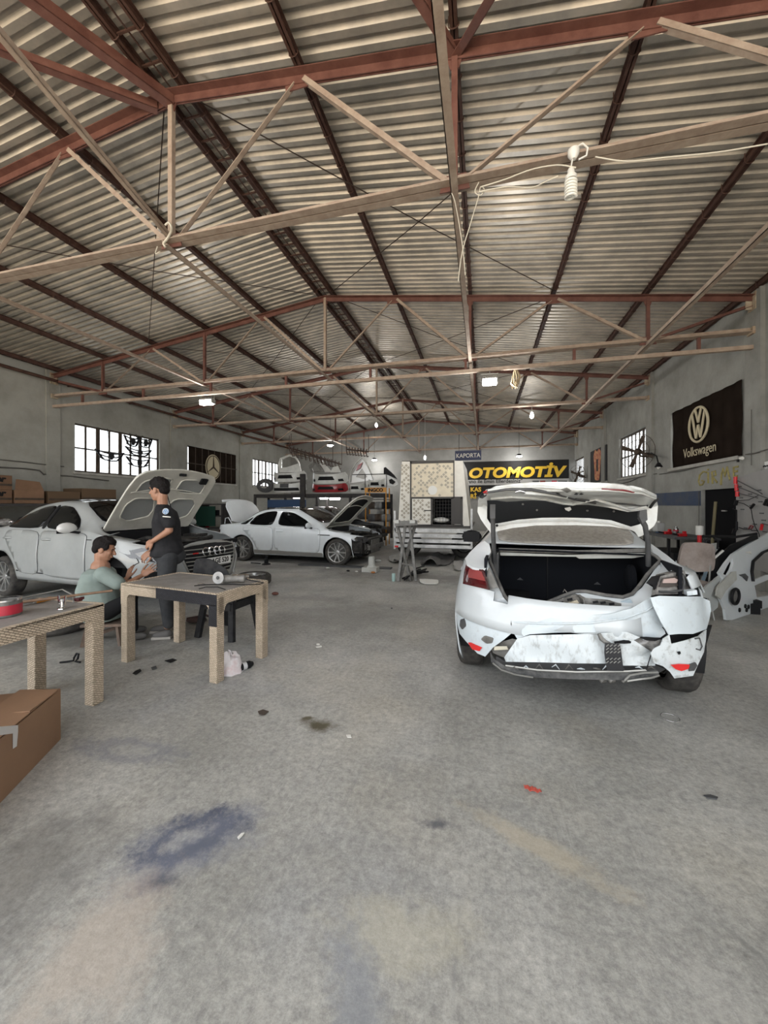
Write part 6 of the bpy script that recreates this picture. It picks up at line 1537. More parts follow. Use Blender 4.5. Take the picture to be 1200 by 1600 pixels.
# black skins
base = W(1110, 930, D=5.6); base.z = 0
def dk(D0, bend=.0): return lambda x, y: W(x, y, D=D0+bend*math.cos((x-1130)/30))-base
t = thing('bumper_skin', 'black bumper and fender skins leaning between the pale chair and the white body side', 'car body part', base)
m = MB(); m.patch([(1092,934),(1098,915),(1108,893),(1122,870),(1142,852),(1166,842),(1183,834),(1186,846),(1170,856),(1150,868),(1134,884),(1122,903),(1112,922),(1106,938)], dk(5.5,-.2), 6, .02, toward=(0,-1,0)); m.build('skin', blackpl, t, smooth=50)
m = MB(); m.tube([dk(5.35,-.2)(x, y) for x, y in ((1090,932),(1095,912),(1103,893),(1114,874),(1130,860))], .016, 6); m.build('skin_edge', boltm, t, smooth=60)
m = MB(); m.patch([(1091,931),(1096,931),(1102,905),(1106,893),(1100,893),(1095,908)], dk(5.33,-.2), 8, .01); m.build('blue_film', mat('pale_blue_film', (.30,.42,.52), .4), t)
m = MB(); m.tube([dk(5.4)(x, y) for x, y in ((1098,838),(1120,838),(1150,839),(1182,834))], .02, 6); m.tube([dk(5.4)(x, y) for x, y in ((1100,862),(1103,845),(1112,838),(1122,845),(1121,858))], .015, 6); m.tube([dk(5.4)(x, y) for x, y in ((1098,880),(1096,858),(1101,842),(1108,846),(1112,866))], .015, 6); m.build('bumper_frame', blackpl, t, smooth=60)
m = MB(); m.patch([(1104,850),(1118,848),(1122,856),(1112,868),(1105,866)], dk(5.7), 6, .02); m.build('pale_insert', undercoat, t)
# ------------------------------------------------------------------ the far end: cabin on a truck bed, signs, rack with body parts
YK = 10.0
def KP(x, y, off=0.0): return W(x, y, Y=YK-off)
base = KP(678, 857); base.z = 0
t = thing('truck_cabin', 'cream patterned plywood cabin standing on an aluminium truck bed, tail towards us', 'truck', base)
cream_p = mat('cream_laminate', (.72,.64,.48), .5, col2=(.62,.54,.40), scale=4); greyd = mat('grey_diamond_print', (.38,.345,.27), .5); white_l = mat('white_laminate', (.76,.73,.65), .5, col2=(.66,.63,.55), scale=5)
alum = mat('aluminium_boards', (.66,.66,.64), .4, metal=.35, col2=(.30,.30,.29), scale=3); darkm = mat('dark_frame', (.05,.045,.04), .6)
def kb(lo, hi, y0, y1, mt, name, par=None, mbx=None):
    a = KP(*lo)-base; b = KP(*hi)-base; m = mbx or MB(); m.bb((a.x, y0, b.z), (b.x, y1, a.z)); return m.build(name, mt, par or t) if mbx is None else m
def diamonds(m, lo, hi, dens, seed, y=-.012, size=3.4):
    rr = random.Random(seed); x = lo[0]+size; row = 0
    yy = lo[1]+size
    while yy < hi[1]-size*.8:
        x = lo[0]+size+(size*.95 if row % 2 else 0)
        while x < hi[0]-size*.8:
            if rr.random() < dens:
                c = KP(x, yy)-base; s = size/600*10*.72
                m.add([(c.x-s, y, c.z),(c.x, y, c.z-s),(c.x+s, y, c.z),(c.x, y, c.z+s)], [(0,1,2,3)], 1)
            x += size*1.9
        yy += size*.95; row += 1
def pan(name, lo, hi, mts, dens=0, seed=0, par=None, y=-.008, th=.02):
    a = KP(*lo)-base; b = KP(*hi)-base; m = MB(); m.bb((a.x, y, b.z), (b.x, y+th, a.z), 0)
    if dens: diamonds(m, lo, hi, dens, seed, y-.003)
    return m.build(name, mts, par or t)
# cabin shell
q = [KP(*p)-base for p in ((622,822),(734,822),(723,720),(628,720))]
m = MB(); m.add([p+Vector((0,.03,0)) for p in q]+[p+Vector((0,2.6,0)) for p in q], [(4,5,6,7),(0,1,5,4),(1,2,6,5),(2,3,7,6),(3,0,4,7)]); m.build('cabin_shell', white_l, t)
m = MB(); m.patch([(622,822),(642,822),(641,721),(628,721)], lambda x, y: KP(x, y)-base, 20, .02, 0); diamonds(m, (625,724), (641,822), .75, 3, -.006); m.build('side_panel', [white_l, greyd], t)
m = MB(); m.patch([(710,822),(734,822),(723,720),(710,720)], lambda x, y: KP(x, y)-base, 20, .02); m.build('side_panel', white_l, t)
m = MB(); pa = pan('upper_panel', (641.5,722), (709,777), [cream_p, greyd], .45, 5)
m = MB(); c_ = KP(676,766)-base; m.lathe([(.0,.0),(.12,0),(.11,-.003)], (c_.x, -.012, c_.z), axis=(0,-1,0), n=20); m.build('whitewash_blot', white_pl, pa)
pd = pan('door_panel', (644,779), (673,820), [white_l, greyd], .6, 9, y=-.02); m = MB(); a_ = KP(663,797.5)-base; b_ = KP(676,797.5)-base; m.tube([(a_.x,-.03,a_.z),(b_.x,-.03,b_.z)], .012, 6); m.build('door_bolt', darkm, pd)
for lo, hi in (((641,721),(710,723)), ((641,721),(643,822)), ((708.5,721),(710,778)), ((643,776.5),(723,779)), ((673.5,777),(676,821)), ((643,819),(724,822)), ((705,778),(708,820)), ((720,777),(723,820))): kb(lo, hi, -.03, .03, darkm, 'frame_bar')
kb((676,779),(705,819), .5, .52, black_void, 'dark_interior'); 
m = MB()
for k in range(6): 
    a_ = KP(678+4.6*k,780)-base; b_ = KP(678+4.6*k,818)-base; m.tube([(a_.x,.02,a_.z),(b_.x,.02,b_.z)], .004, 4)
for k in range(7):
    a_ = KP(676,783+5.4*k)-base; b_ = KP(705,783+5.4*k)-base; m.tube([(a_.x,.02,a_.z),(b_.x,.02,b_.z)], .004, 4)
m.build('wire_mesh', darkm, t)
kb((708,779),(720,819), -.05, -.02, darkm, 'open_shutter')
m = MB(); c_ = KP(688,813)-base; blob(m, (c_.x, .2, c_.z), (.22,.12,.07)); m.build('white_sack', white_pl, t, smooth=60)
for k in range(4):
    kb((618,824.5+8.2*k),(738,832.7+8.2*k), -.10-.004*k, -.05, alum, 'bed_board')
kb((617,821),(738,825), -.09, 2.8, darkm, 'bed_deck')
kb((616.5,798),(619.5,857), -.1, -.04, alum, 'corner_post'); kb((735.5,795),(738.5,857), -.1, -.04, alum, 'corner_post')
kb((617,855),(738,858), -.07, 2.6, greypl, 'chassis_beam')
for x in (630, 722):
    c_ = KP(x, 866)-base; wheel(t, (c_.x, .9, .36), .36, .25, -1 if x < 680 else 1, 5, rim=.22)
m = MB(); a_ = KP(618,853)-base; m.box((a_.x+.05,-.11,a_.z),(.10,.01,.05)); m.build('red_reflector', redrefl, t)
# signs
def sign(name, label, lo, hi, Y, mt, th=.04, cat='sign'):
    b0 = W(lo[0], hi[1], Y=Y); t = thing(name, label, cat, b0); c = [W(*p, Y=Y)-b0 for p in (lo, hi)]
    pts = [W(x, y, Y=Y)-b0 for x, y in (lo, (hi[0], lo[1]), hi, (lo[0], hi[1]))]
    m = MB(); zt = (pts[0].z+pts[1].z)/2; zb = (pts[2].z+pts[3].z)/2
    m.bb((pts[0].x, 0, zb), (pts[1].x, th, zt)); m.build('board', mt, t); return t, b0, zb, zt, pts[1].x
navy = mat('navy_sign', (.025,.035,.10), .5); yellow = mat('yellow_letters', (.62,.38,.02), .5); bsign = mat('black_banner', (.014,.013,.012), .6)
t, b0, zb, zt, xr = sign('hanging_sign', 'small navy sign reading KAPORTA hung above the patterned cabin', (711,704), (752,719), TY[4]-.2, navy)
hh = zt-zb; text_mb('KAPORTA', hh*.62, lambda a, b, w: Vector((xr*.5+a, -.006-w, zb+hh*.28+b)), .006, bold=.004, align='CENTER', width=.88).build('lettering', white_pl, t)
for k in (.15, .85): m = MB(); m.tube([(xr*k,.02,zt),(xr*k,.12,ZC-b0.z)], .01, 5); m.build('hanger', darkm, t)
t, b0, zb, zt, xr = sign('wall_banner', 'wide black banner with big yellow letters OTOMOTIV on the back wall', (722,720), (889,775), YB-.08, bsign, .05, 'banner')
def bl(px, py): p = W(px, py, Y=YB-.09)-b0; return p
m = MB(); a_, b_ = bl(727,750), bl(889,756.5); m.bb((a_.x,-.012,b_.z),(b_.x,.0,a_.z)); stp = m.build('grey_strip', mat('grey_banner_strip', (.30,.29,.27), .6), t)
s0, s1 = bl(733,746.5), bl(886,724.5); H_ = s1.z-s0.z
tm = text_mb('OTOMOTİV', H_*1.15, lambda a, b, w: Vector((a, b, w)), .01, bold=.035, shear=.18, res=4)
mx = max(v[0] for v in tm.v); mn = min(v[0] for v in tm.v); k = (s1.x-s0.x)/(mx-mn)
tm.v = [(s0.x+(v[0]-mn)*k, -.012-v[2], s0.z+v[1]) for v in tm.v]; tm.build('big_lettering', yellow, t)
tm = text_mb('ano ile Emin Ellerdesiniz"', .28, lambda a, b, w: Vector((a, b, w)), .006, bold=.004); s0, s1 = bl(732,755), bl(816,751); mx = max(v[0] for v in tm.v); k = (s1.x-s0.x)/mx
tm.v = [(s0.x+v[0]*k, -.018-v[2], s0.z+v[1]) for v in tm.v]; tm.build('small_lettering', inkm, stp)
for txt, x, y, h_ in (('KAS', 735, 768, .25), ('Rİ', 735, 778.5, .25)):
    p = bl(x, y); text_mb(txt, h_*1.3, lambda a, b, w: Vector((p.x+a, -.012-w, p.z+b)), .008, bold=.012).build('side_lettering', yellow, t)
for x0_, x1_, mt in ((832,842,greypl),(844,852,mat('dark_red_logo',(.2,.03,.02),.6)),(862,870,redlab),(872,886,greypl)):
    a_, b_ = bl(x0_,751), bl(x1_,756); m = MB(); m.bb((a_.x,-.02,b_.z),(b_.x,-.01,a_.z)); m.build('logo_block', mt, stp)
m = MB()
# ---- parts rack
YR = 15.8
def RP(x, y, dy=0.0): return W(x, y, Y=YR+dy)
base = RP(510, 770); base.z = 0; dz_ = RP(510, 772).z
rk = mat('rack_steel', (.035,.033,.035), .6, col2=(.06,.055,.05), scale=6)
t = thing('parts_rack', 'tall dark steel rack behind the white sedan, loaded with bumpers', 'rack', base)
xa, xb_ = RP(408,770).x-base.x, RP(606,770).x-base.x
m = MB(); m.bb((xa,-.5,dz_-.16),(xb_,.7,dz_)); m.build('deck', rk, t)
m = MB(); m.bb((xa,-.5,.85),(xb_,.7,.92)); m.build('shelf', rk, t)
for k in range(5):
    for y_ in (-.48, .66):
        x_ = xa+(xb_-xa)*k/4; m = MB(); m.bb((x_-.05,y_-.04,0),(x_+.05,y_+.04,dz_ if k != 1 and k != 2 else dz_+.0)); m.build('post', rk, t)
x_ = RP(482,745).x-base.x; m = MB(); m.bb((x_-.11,-.62,.0),(x_+.11,-.50,RP(482,742).z)); m.build('wide_post', rk, t)
m = MB(); a_, b_ = RP(418,781,-.55)-base, RP(478,793,-.55)-base; m.bb((a_.x,-.56,b_.z),(b_.x,-.53,a_.z)); m.build('blue_side_panel', mat('dull_blue', (.02,.055,.13), .6), t)
for i, (x0_, x1_, y_) in enumerate(((459,470,778),(500,512,778.5),(515,531,779.5))):
    a_, b_ = RP(x0_,y_,.3), RP(x1_,y_,.3); b0 = a_.copy(); m = MB(); m.tube([(0,0,0), b_-a_], .035, 8)
    tag(m.build('tube_lamp', glow if 'glow' in globals() else mat('lit_lamp_glass', (1,1,1), .3, emit=(1,.98,.95), es=25), loc=b0), 'small lit tube under the rack deck, %s of three' % ['left', 'middle', 'right'][i], 'tube lamp', 'lit tubes under the rack')
# dark odds and ends on the lower shelves
ORD = ['first','second','third','fourth','fifth','sixth','seventh','eighth','ninth']; rr = random.Random(5)
oddm = [mat('odd_dark', (.02,.02,.022), .6), mat('odd_grey', (.10,.10,.10), .6), mat('odd_brown', (.07,.05,.035), .7), mat('odd_pale', (.22,.22,.21), .5)]
for k in range(16):
    x_ = base.x+xa+.3+(xb_-xa-.6)*k/15; z_ = .92 if k % 2 else 0.0; w_ = rr.uniform(.3,.5); h_ = rr.uniform(.3,.62)
    m = MB(); cyy = rr.uniform(-.1,.1)
    m.grid(9, 5, lambda i, j: Vector((w_*(i/8-.5), -.22*math.cos((i/8-.5)*2.4)+.05*math.sin(j*2), h_*j/4*(1-.3*abs(i/8-.5)))))
    o = m.build('stored_panel', oddm[k % 4 if k % 5 == 0 else k % 3], smooth=50, loc=(x_, YR+cyy, z_+.002)); md = o.modifiers.new('t','SOLIDIFY'); md.thickness = .03
    tag(o, 'dark curved body panel on the %s level of the parts rack, %s from the left' % ('middle' if k % 2 else 'floor', ORD[k//2]), 'car body part', 'panels on the rack, %s level' % ('middle' if k % 2 else 'floor'))
# bumpers on the deck
def bumper(name, label, x0, x1, y0, y1, paint, dy=0.0, style=0, rot=0.0, group='bumpers on the rack'):
    """front bumper skin seen from the front, spanning a pixel box"""
    a = RP(x0, y1, dy); b = RP(x1, y0, dy); Wd = (b.x-a.x); H_ = b.z-a.z; c = Vector(((a.x+b.x)/2, YR+dy, a.z))
    t = thing(name, label, 'bumper', c, rot, group); hw = Wd/2
    def f(u, v, off=0.0):
        k = abs(u)/hw; zz = v*H_; return Vector((u*(1-.03*k**4), -.35+.55*k**3.2-off+.06*(v-.5)**2*4*.5, zz+.06*k*k*H_))
    m = MB()
    hs = [[(-.45*hw,.30),(-.35*hw,.62),(.35*hw,.62),(.45*hw,.30)], [(-.85*hw,.20),(-.80*hw,.42),(-.60*hw,.38),(-.62*hw,.18)], [(.85*hw,.20),(.80*hw,.42),(.60*hw,.38),(.62*hw,.18)]]
    out = [(-hw,.25),(-.97*hw,.75),(-.88*hw,1.0),(-.6*hw,.85),(-.4*hw,.80),(.4*hw,.80),(.6*hw,.85),(.88*hw,1.0),(.97*hw,.75),(hw,.25),(.9*hw,.04),(.5*hw,0),(-.5*hw,0),(-.9*hw,.04)]
    m.patch(out, f, (hw/8,.2), .012, hole=[h_[::-1] for h_ in hs] if style != 2 else None); sk = m.build('skin', paint, t, smooth=60)
    if style != 2:
        g = MB(); g.patch([(-.47*hw,.27),(-.36*hw,.65),(.36*hw,.65),(.47*hw,.27)], lambda u, v: f(u, v, -.02), (hw/8,.2), .01)
        for k in range(4): g.tube([f(u*hw*.4/4, .32+.09*k, .0) for u in range(-4, 5)], .008, 5)
        g.build('grille', blackpl, t)
        for s in (-1, 1): g = MB(); g.patch([(s*.86*hw,.18),(s*.81*hw,.44),(s*.58*hw,.40),(s*.60*hw,.16)], lambda u, v: f(u, v, -.02), (hw/8,.2), .01); g.build('fog_recess', blackpl, t)
    else:
        g = MB(); g.patch([(-.75*hw,.15),(-.7*hw,.42),(.7*hw,.42),(.75*hw,.15)], lambda u, v: f(u, v, .01), (hw/8,.2), .01); g.build('dark_lower_insert', blackpl, t)
        g = MB(); g.patch([(-.25*hw,.45),(-.25*hw,.8),(.25*hw,.8),(.25*hw,.45)], lambda u, v: f(u, v, .01), (hw/8,.2), .01); g.build('plate_recess', greypl, t)
    return t
wp2 = mat('white_bumper_paint', (.70,.71,.68), .35, coat=.3, col2=(.56,.57,.54), scale=4); redpaint = mat('red_bumper_paint', (.30,.012,.018), .3, coat=.6)
bumper('bumper', 'white rear bumper lying lowest at the left of the rack deck', 424, 477, 753, 770, wp2, -.1, 2)
bumper('bumper', 'white front bumper stacked on the white rear bumper, left on the rack', 424, 478, 736, 754, wp2, -.05, 0)
bumper('bumper', 'red bumper on the rack deck beneath a white one', 484, 543, 755, 770, redpaint, -.1, 0)
bumper('bumper', 'white bumper lying on top of the red bumper', 485, 543, 738, 757, wp2, -.1, 0)
bumper('bumper', 'grey white bumper with lamps at the right end of the rack deck', 544, 572, 755, 769, wp2, -.1, 0)
bumper('bumper', 'pale bumper lying in the wire basket above the orange sign', 573, 604, 748, 764, wp2, .2, 0)
# doors and frames on top
def doorpart(label, pts, hole, dy, paint, name='spare_car_door', lean=0.0):
    b0 = RP(pts[0][0], pts[0][1], dy); t = thing(name, label, 'car door', b0, group='doors on the rack')
    m = MB(); m.patch(pts, lambda x, y: RP(x, y, dy)-b0, 8, .05, hole=[hole[::-1]] if hole else None, toward=(0,-1,0)); m.build('door_panel', paint, t, smooth=30); return t
doorpart('white car door with open window frame standing on the left bumpers', [(437,738),(434,727),(437,716),(452,710),(462,713),(467,722),(470,734),(470,738)], [(440,731),(440,718),(452,713),(461,716),(466,724),(448,730)], .05, wp2)
doorpart('dark car door standing tilted behind the middle bumpers', [(486,738),(482,728),(492,720),(500,726),(507,738)], [(487,732),(492,724),(500,735),(490,737)], .25, steelm)
doorpart('grey car door leaning right behind the white and red bumpers', [(505,738),(496,722),(503,720),(518,737)], None, .35, wp2)
doorpart('small pale door corner standing at the right of the middle bumpers', [(516,738),(520,730),(528,728),(532,738)], None, .45, wp2)
doorpart('silver door inner panel standing pointed above the wire basket', [(546,755),(549,744),(566,718),(570,722),(580,742),(583,750)], [(556,745),(566,732),(574,745),(568,749)], .1, mat('bare_silver', (.40,.40,.39), .3, metal=.5))
b0 = RP(546,754,.0); m = MB(); m.tube([RP(x, y)-b0 for x, y in ((546,754),(548,738),(556,724),(566,714),(572,722),(578,735),(583,750))], .025, 6); tag(m.build('door_frame', wp2, smooth=60, loc=b0), 'thin white door frame arch standing on the right of the rack', 'door frame')
b0 = RP(556,736,.05); m = MB(); m.patch([(556,736),(560,727),(567,722),(563,732)], lambda x, y: RP(x, y, .05)-b0, 6, .03); tag(m.build('body_panel', redpaint, loc=b0), 'small dark red panel tucked in the door frame arch', 'car body part')
b0 = RP(602,758,.0); t = thing('car_fender', 'white fender with black lamp leaning at the right end of the rack', 'car body part', b0)
m = MB(); m.patch([(602,758),(601,740),(608,743),(621,752),(622,757),(617,760)], lambda x, y: RP(x, y)-b0, 5, .04); m.build('fender_skin', wp2, t, smooth=40)
m = MB(); m.patch([(608,750),(612,748),(618,753),(614,757),(609,755)], lambda x, y: RP(x, y, -.05)-b0, 5, .03); m.build('lamp', blackpl, t); m = MB(); m.patch([(600,731),(603,730),(616,742),(621,749),(608,743),(600,740)], lambda x, y: RP(x, y)-b0, 5, .05); m.build('black_liner', blackpl, t)
b0 = RP(415,769,0); m = MB(); 
for k in range(3): m.tube([(.42*math.cos(a*PI/8)*(1-.2*k), -.05*k, .30+.28*math.sin(a*PI/8)*(1-.2*k)) for a in range(16)], .05, 7, closed=True)
tag(m.build('arch_liners', oddm[1], smooth=50, loc=b0), 'nested dark wheel arch liners at the left end of the rack deck', 'car body part')
# hanger rails with hooked arms above the rack
def hangers(x0, y0, x1, y1, n, Y0, Y1, label, mtd):
    a = W(x0, y0, Y=Y0); b = W(x1, y1, Y=Y1); t = thing('hanger_rail', label, 'hanger rail', a, group='hanger rails'); d = b-a
    m = MB(); m.tube([(0,0,0), d], .03, 6); m.tube([(0,0,0),(0,0,ZC-a.z)], .015, 5); m.tube([d, (d.x,d.y,ZC-a.z)], .015, 5); m.build('rail', mtd, t)
    for k in range(n):
        p = d*(k+.5)/n; m = MB(); m.tube([p+Vector((0,-.12,.10)), p+Vector((0,-.16,-.06)), p+Vector((.02,-.10,-.24)), p+Vector((.05,0,-.20))], .022, 5); m.build('hook', mtd, t)
hr = mat('rusty_hanger', (.07,.045,.035), .8)
hangers(452, 699, 534, 726, 14, 15.2, 16.6, 'long hooked rail slanting down above the left bumpers', hr)
hangers(455, 704, 520, 722, 10, 14.8, 16.2, 'second hooked rail below the long one above the left bumpers', hr)
hangers(541, 702, 576, 706, 8, 15.6, 15.9, 'short hooked rail above the pointed door frame', hr)
# orange display stand
YS = 13.4
def SP(x, y, dy=0.0): return W(x, y, Y=YS+dy)
b0 = SP(587, 860); b0.z = 0; org = mat('orange_stand', (.55,.24,.015), .5)
t = thing('display_stand', 'orange topped tool display stand with a wire basket above its header', 'display stand', b0)
xa, xb_ = SP(570.5,762).x-b0.x, SP(604,762).x-b0.x; z1, z0 = SP(587,762).z, SP(587,769.5).z
m = MB(); m.bb((xa,-.05,z0),(xb_,.0,z1)); hd_ = m.build('header', org, t)
text_mb('INGCO', (z1-z0)*.95, lambda a, b, w: Vector(((xa+xb_)/2+a, -.056-w, z0+(z1-z0)*.18+b)), .008, bold=.008, align='CENTER', width=1.05).build('lettering', inkm, hd_)
for x_ in (xa+.02, xb_-.02):
    for y_ in (0, .5): m = MB(); m.tube([(x_,y_,0),(x_,y_,z1)], .022, 6); m.build('frame_post', org, t)
for z_ in (.4,.85,1.3,1.65): m = MB(); m.bb((xa,0,z_),(xb_,.5,z_+.02)); m.build('wire_shelf', rk, t)
m = MB()
for x_ in (xa, xb_): m.tube([(x_,0,z1),(x_,0,SP(587,741).z)], .016, 6)
m.tube([(xa-.5,0,SP(587,741).z),(xb_,0,SP(587,741).z)], .016, 6); m.build('basket_frame', rk, t)
for k, z_ in enumerate((.42,.87,1.32)):
    for j in range(3): 
        m = MB(); x_ = xa+.18+.26*j; m.grid(6,4, lambda a_, b_: Vector((.2*(a_/5-.5), -.05*math.cos(a_), .25*b_/3))); o = m.build('boxed_part', oddm[(j+k)%4], smooth=50, loc=(b0.x+x_, b0.y+.2, z_+.0)); md = o.modifiers.new('t','SOLIDIFY'); md.thickness = .12
        tag(o, 'dark part on the orange display stand, %s board, %s' % (['lowest','middle','top'][k], ['left','centre','right'][j]), 'part', 'parts on the display stand')
# grey sedan with stripped nose behind the white one
t = thing('grey_sedan', 'dark grey sedan with stripped nose parked behind the white sedan', 'car', (-7.6, 12.3, 0), math.radians(-2))
gp_ = mat('dusty_grey_paint', (.14,.145,.145), .4, coat=.3)
car_base(t, Pc, gp_, Pskip, spokes=5)
top_patch(t, Pc, [(2.48,-.52),(2.48,.52),(3.26,.66),(3.28,0),(3.26,-.66)], 'windscreen', tintglass)
glass_patch(t, Pc, -1, [(2.10,.94),(3.12,.92),(2.9,1.08),(2.5,1.26),(2.12,1.31)], 'front_side_window'); glass_patch(t, Pc, -1, [(1.22,.955),(1.98,.94),(2.0,1.31),(1.65,1.28),(1.36,1.18)], 'rear_side_window')
m = MB(); m.bb((3.42,-.68,.40), (4.4,.68,.50)); m.box((3.9,.0,.66), (.5,.7,.2)); m.tube([(3.6,-.5,.74),(3.9,-.52,.80),(4.2,-.3,.78),(4.35,0,.74)], .05, 8); m.build('engine', engine, t, smooth=50)
m = MB(); m.patch([(3.9,.80),(4.2,.76),(4.5,.55),(4.6,.45),(4.55,.38),(4.3,.55),(4.0,.70)], lambda x, z: Vector((x,-.82,z)), .1, .05); m.build('bent_fender', wp2, t)
# racks and boxes along the left wall
t = thing('long_shelf', 'long dark shelf along the left wall carrying cardboard boxes', 'shelf', (XL+.55, 8.2, 0))
zs_ = W(60, 787, X=XL+1.0).z
m = MB(); m.box((0,0,zs_-.03),(1.0,8.6,.06)); m.build('board', rk, t); m = MB(); m.box((0,0,.7),(1.0,8.6,.05)); m.build('board', rk, t)
for k in range(5):
    for s in (-.46,.46): m = MB(); m.box((s,-4.2+2.1*k,zs_/2-.01),(.06,.06,zs_-.02)); m.build('post', rk, t)
cards = [mat('dark_cardboard', (.14,.075,.04), .85, col2=(.11,.06,.03), scale=3), mat('tan_cardboard', (.19,.105,.06), .85, col2=(.15,.085,.045), scale=3), mat('brown_cardboard', (.10,.06,.03), .85)]
def wbox(x0, x1, yt, yb, mt, label, Xf=XL+.95, txt=None, lid=False):
    a = W(x0, yb, X=Xf); b = W(x1, yt, X=Xf); z0 = zs_ if yb >= 783 else a.z; y0_, y1_ = a.y, b.y; z1_ = (W(x0,yt,X=Xf).z+b.z)/2
    if z1_ < z0+.1: z1_ = z0+.3
    t = thing('cardboard_box', label, 'cardboard box', (Xf-.35, (y0_+y1_)/2, z0), group='cardboard boxes on the wall shelf')
    m = MB(); m.box((0,0,(z1_-z0)/2+.002),(.7,y1_-y0_-.02,z1_-z0-.004)); m.build('carton', mt, t, bevel=.008)
    if lid: m = MB(); m.add([(.35,-(y1_-y0_)/2+.02,z1_-z0),(.35,(y1_-y0_)/2-.02,z1_-z0),(.25,(y1_-y0_)/2-.05,z1_-z0+.22),(.25,-(y1_-y0_)/2+.1,z1_-z0+.26)], [(0,1,2,3)]); o = m.build('open_flap', mt, t); md = o.modifiers.new('t','SOLIDIFY'); md.thickness = .006
    m = MB(); m.box((.353,0,(z1_-z0)*.35),(.004,y1_-y0_-.03,.05)); m.build('dark_tape', brownf, t)
    if txt: text_mb(txt, .20, lambda p, q, w: Vector((.356+w, -(y1_-y0_)/2+.06+p, (z1_-z0)*.55+q)), .004, bold=.008, shear=.2).build('printed_word', inkm, t)
wbox(-24, 20, 765, 785, cards[0], 'brown box with printed word at the left edge, lower of two', txt='yfer')
wbox(-24, 20, 742, 764.5, cards[0], 'brown box with printed word at the left edge, upper of two', txt='yfer')
wbox(22, 70, 766, 785, cards[1], 'tan box with raised open flaps beside the two printed boxes', lid=True)
wbox(75, 126, 768, 785, cards[2], 'plain dark box in the middle of the wall shelf')
wbox(128, 182, 764, 785, cards[2], 'long dark box at the right end of the wall shelf, touching the bonnet', lid=False)
for k in range(9):
    m = MB(); y_ = 4.6+.85*k; m.grid(8,5, lambda i, j: Vector((.12*math.sin(j+k), .62*(i/7-.5), .5*j/4*(1-.4*abs(i/7-.5))))); o = m.build('stored_panel', oddm[k % 3], smooth=50, loc=(XL+.7, y_, .73)); md = o.modifiers.new('t','SOLIDIFY'); md.thickness = .04
    tag(o, 'dark body panel on the middle board of the left wall shelf, %s from the doorway' % ORD[k], 'car body part', 'panels on the left wall shelf')
p = W(9, 816, X=XL+1.0); t = thing('loose_headlight', 'shiny loose headlight lying at the left edge behind the silver sedan', 'headlight', p); m = MB(); blob(m, (0,0,0), (.08,.17,.09)); m.build('lens', clearlens, t, smooth=60); m = MB(); blob(m, (.05,.05,0), (.04,.05,.05)); m.build('reflector', chrome, t, smooth=60); m = MB(); m.box((-.1,0,-.12),(.2,.3,.08)); m.build('bracket', blackpl, t)
# rack between the two sedans
b0 = W(300, 800, Y=13.6); b0.z = 0
t = thing('small_rack', 'dark parts rack seen between the bonnet and the white sedan', 'rack', b0)
m = MB()
for z_ in (.5, 1.0, 1.48): m = MB(); m.box((0,0,z_),(3.4,.6,.05)); m.build('shelf', rk, t)
for x_ in (-1.65,-.5,.6,1.65): m = MB(); m.box((x_,0,.75),(.06,.55,1.5)); m.build('post', rk, t)
m = MB(); m.box((.9,-.33,1.0),(1.0,.03,.8)); m.build('green_sheet', mat('dark_green_sheet', (.012,.04,.028), .8), t)
for k, mt in enumerate((redp, oddm[0], oddm[3], oddm[1], redlab, oddm[0])):
    m = MB(); m.grid(6,4, lambda a, b_: Vector((.30*(a/5-.5), -.08*math.cos(a), .22*b_/3))); o = m.build('boxed_part', mt, smooth=50, loc=(b0.x-1.4+.5*k, b0.y-.05, (1.025 if k % 2 else .525))); md = o.modifiers.new('t','SOLIDIFY'); md.thickness = .12
    tag(o, 'small part on the dark rack between the sedans, %s from the left' % ORD[k], 'part', 'parts on the small rack')
# ---- things on the floor, centre
b0 = G(634, 908)
t = thing('trestle', 'crossed grey metal trestle stand in front of the truck bed', 'trestle', b0)
f = lambda x, y, dd=0: W(x, y, D=7.4+dd)-b0
for (a, b_) in (((620,818),(642,906)), ((633,822),(622,908)), ((648,822),(624,908)), ((640,820),(650,896))): m = MB(); q = f(*b_); q.z = 0; m.beam(f(*a, .15), q, .05); m.build('leg', steelm, t)
m = MB(); m.beam(f(617,818), f(652,817), .09); m.build('top_bar', steelm, t); m = MB(); m.beam(f(628,880), f(645,884), .03); m.build('brace', steelm, t)
for x in (620, 645): m = MB(); m.box(f(x, 815), (.10,.12,.06)); m.build('top_pad', boltm, t)
def junk(name, label, cat, px, poly, mt, h=.08, bump_=.06, par=None, sc=1.0, sd=0):
    b0 = G(*px); m = MB(); m.patch(polyround(poly,1), lambda x, y: (lambda p: Vector((p.x-b0.x, p.y-b0.y, max(.012, h*(.5+.5*math.sin(p.x*9+sd))+bump_*noise.noise(p*6)))))(G(x, y)), 4, .015)
    return tag(m.build(name, mt, smooth=40, loc=b0), label, cat)
junk('crumpled_liner', 'crumpled grey plastic liner on the floor under the truck bed', 'car body part', (685,880), [(656,880),(664,874),(690,873),(700,868),(713,866),(715,874),(700,884),(680,886),(660,886)], mat('grey_liner', (.13,.125,.12), .8), .15, .12)
junk('crumpled_liner', 'pale torn cloth on the floor beside the wrecked sedan', 'cloth', (716,888), [(708,884),(724,878),(724,892),(710,893)], mat('pale_liner', (.35,.34,.32), .8), .08, .08, sd=2)
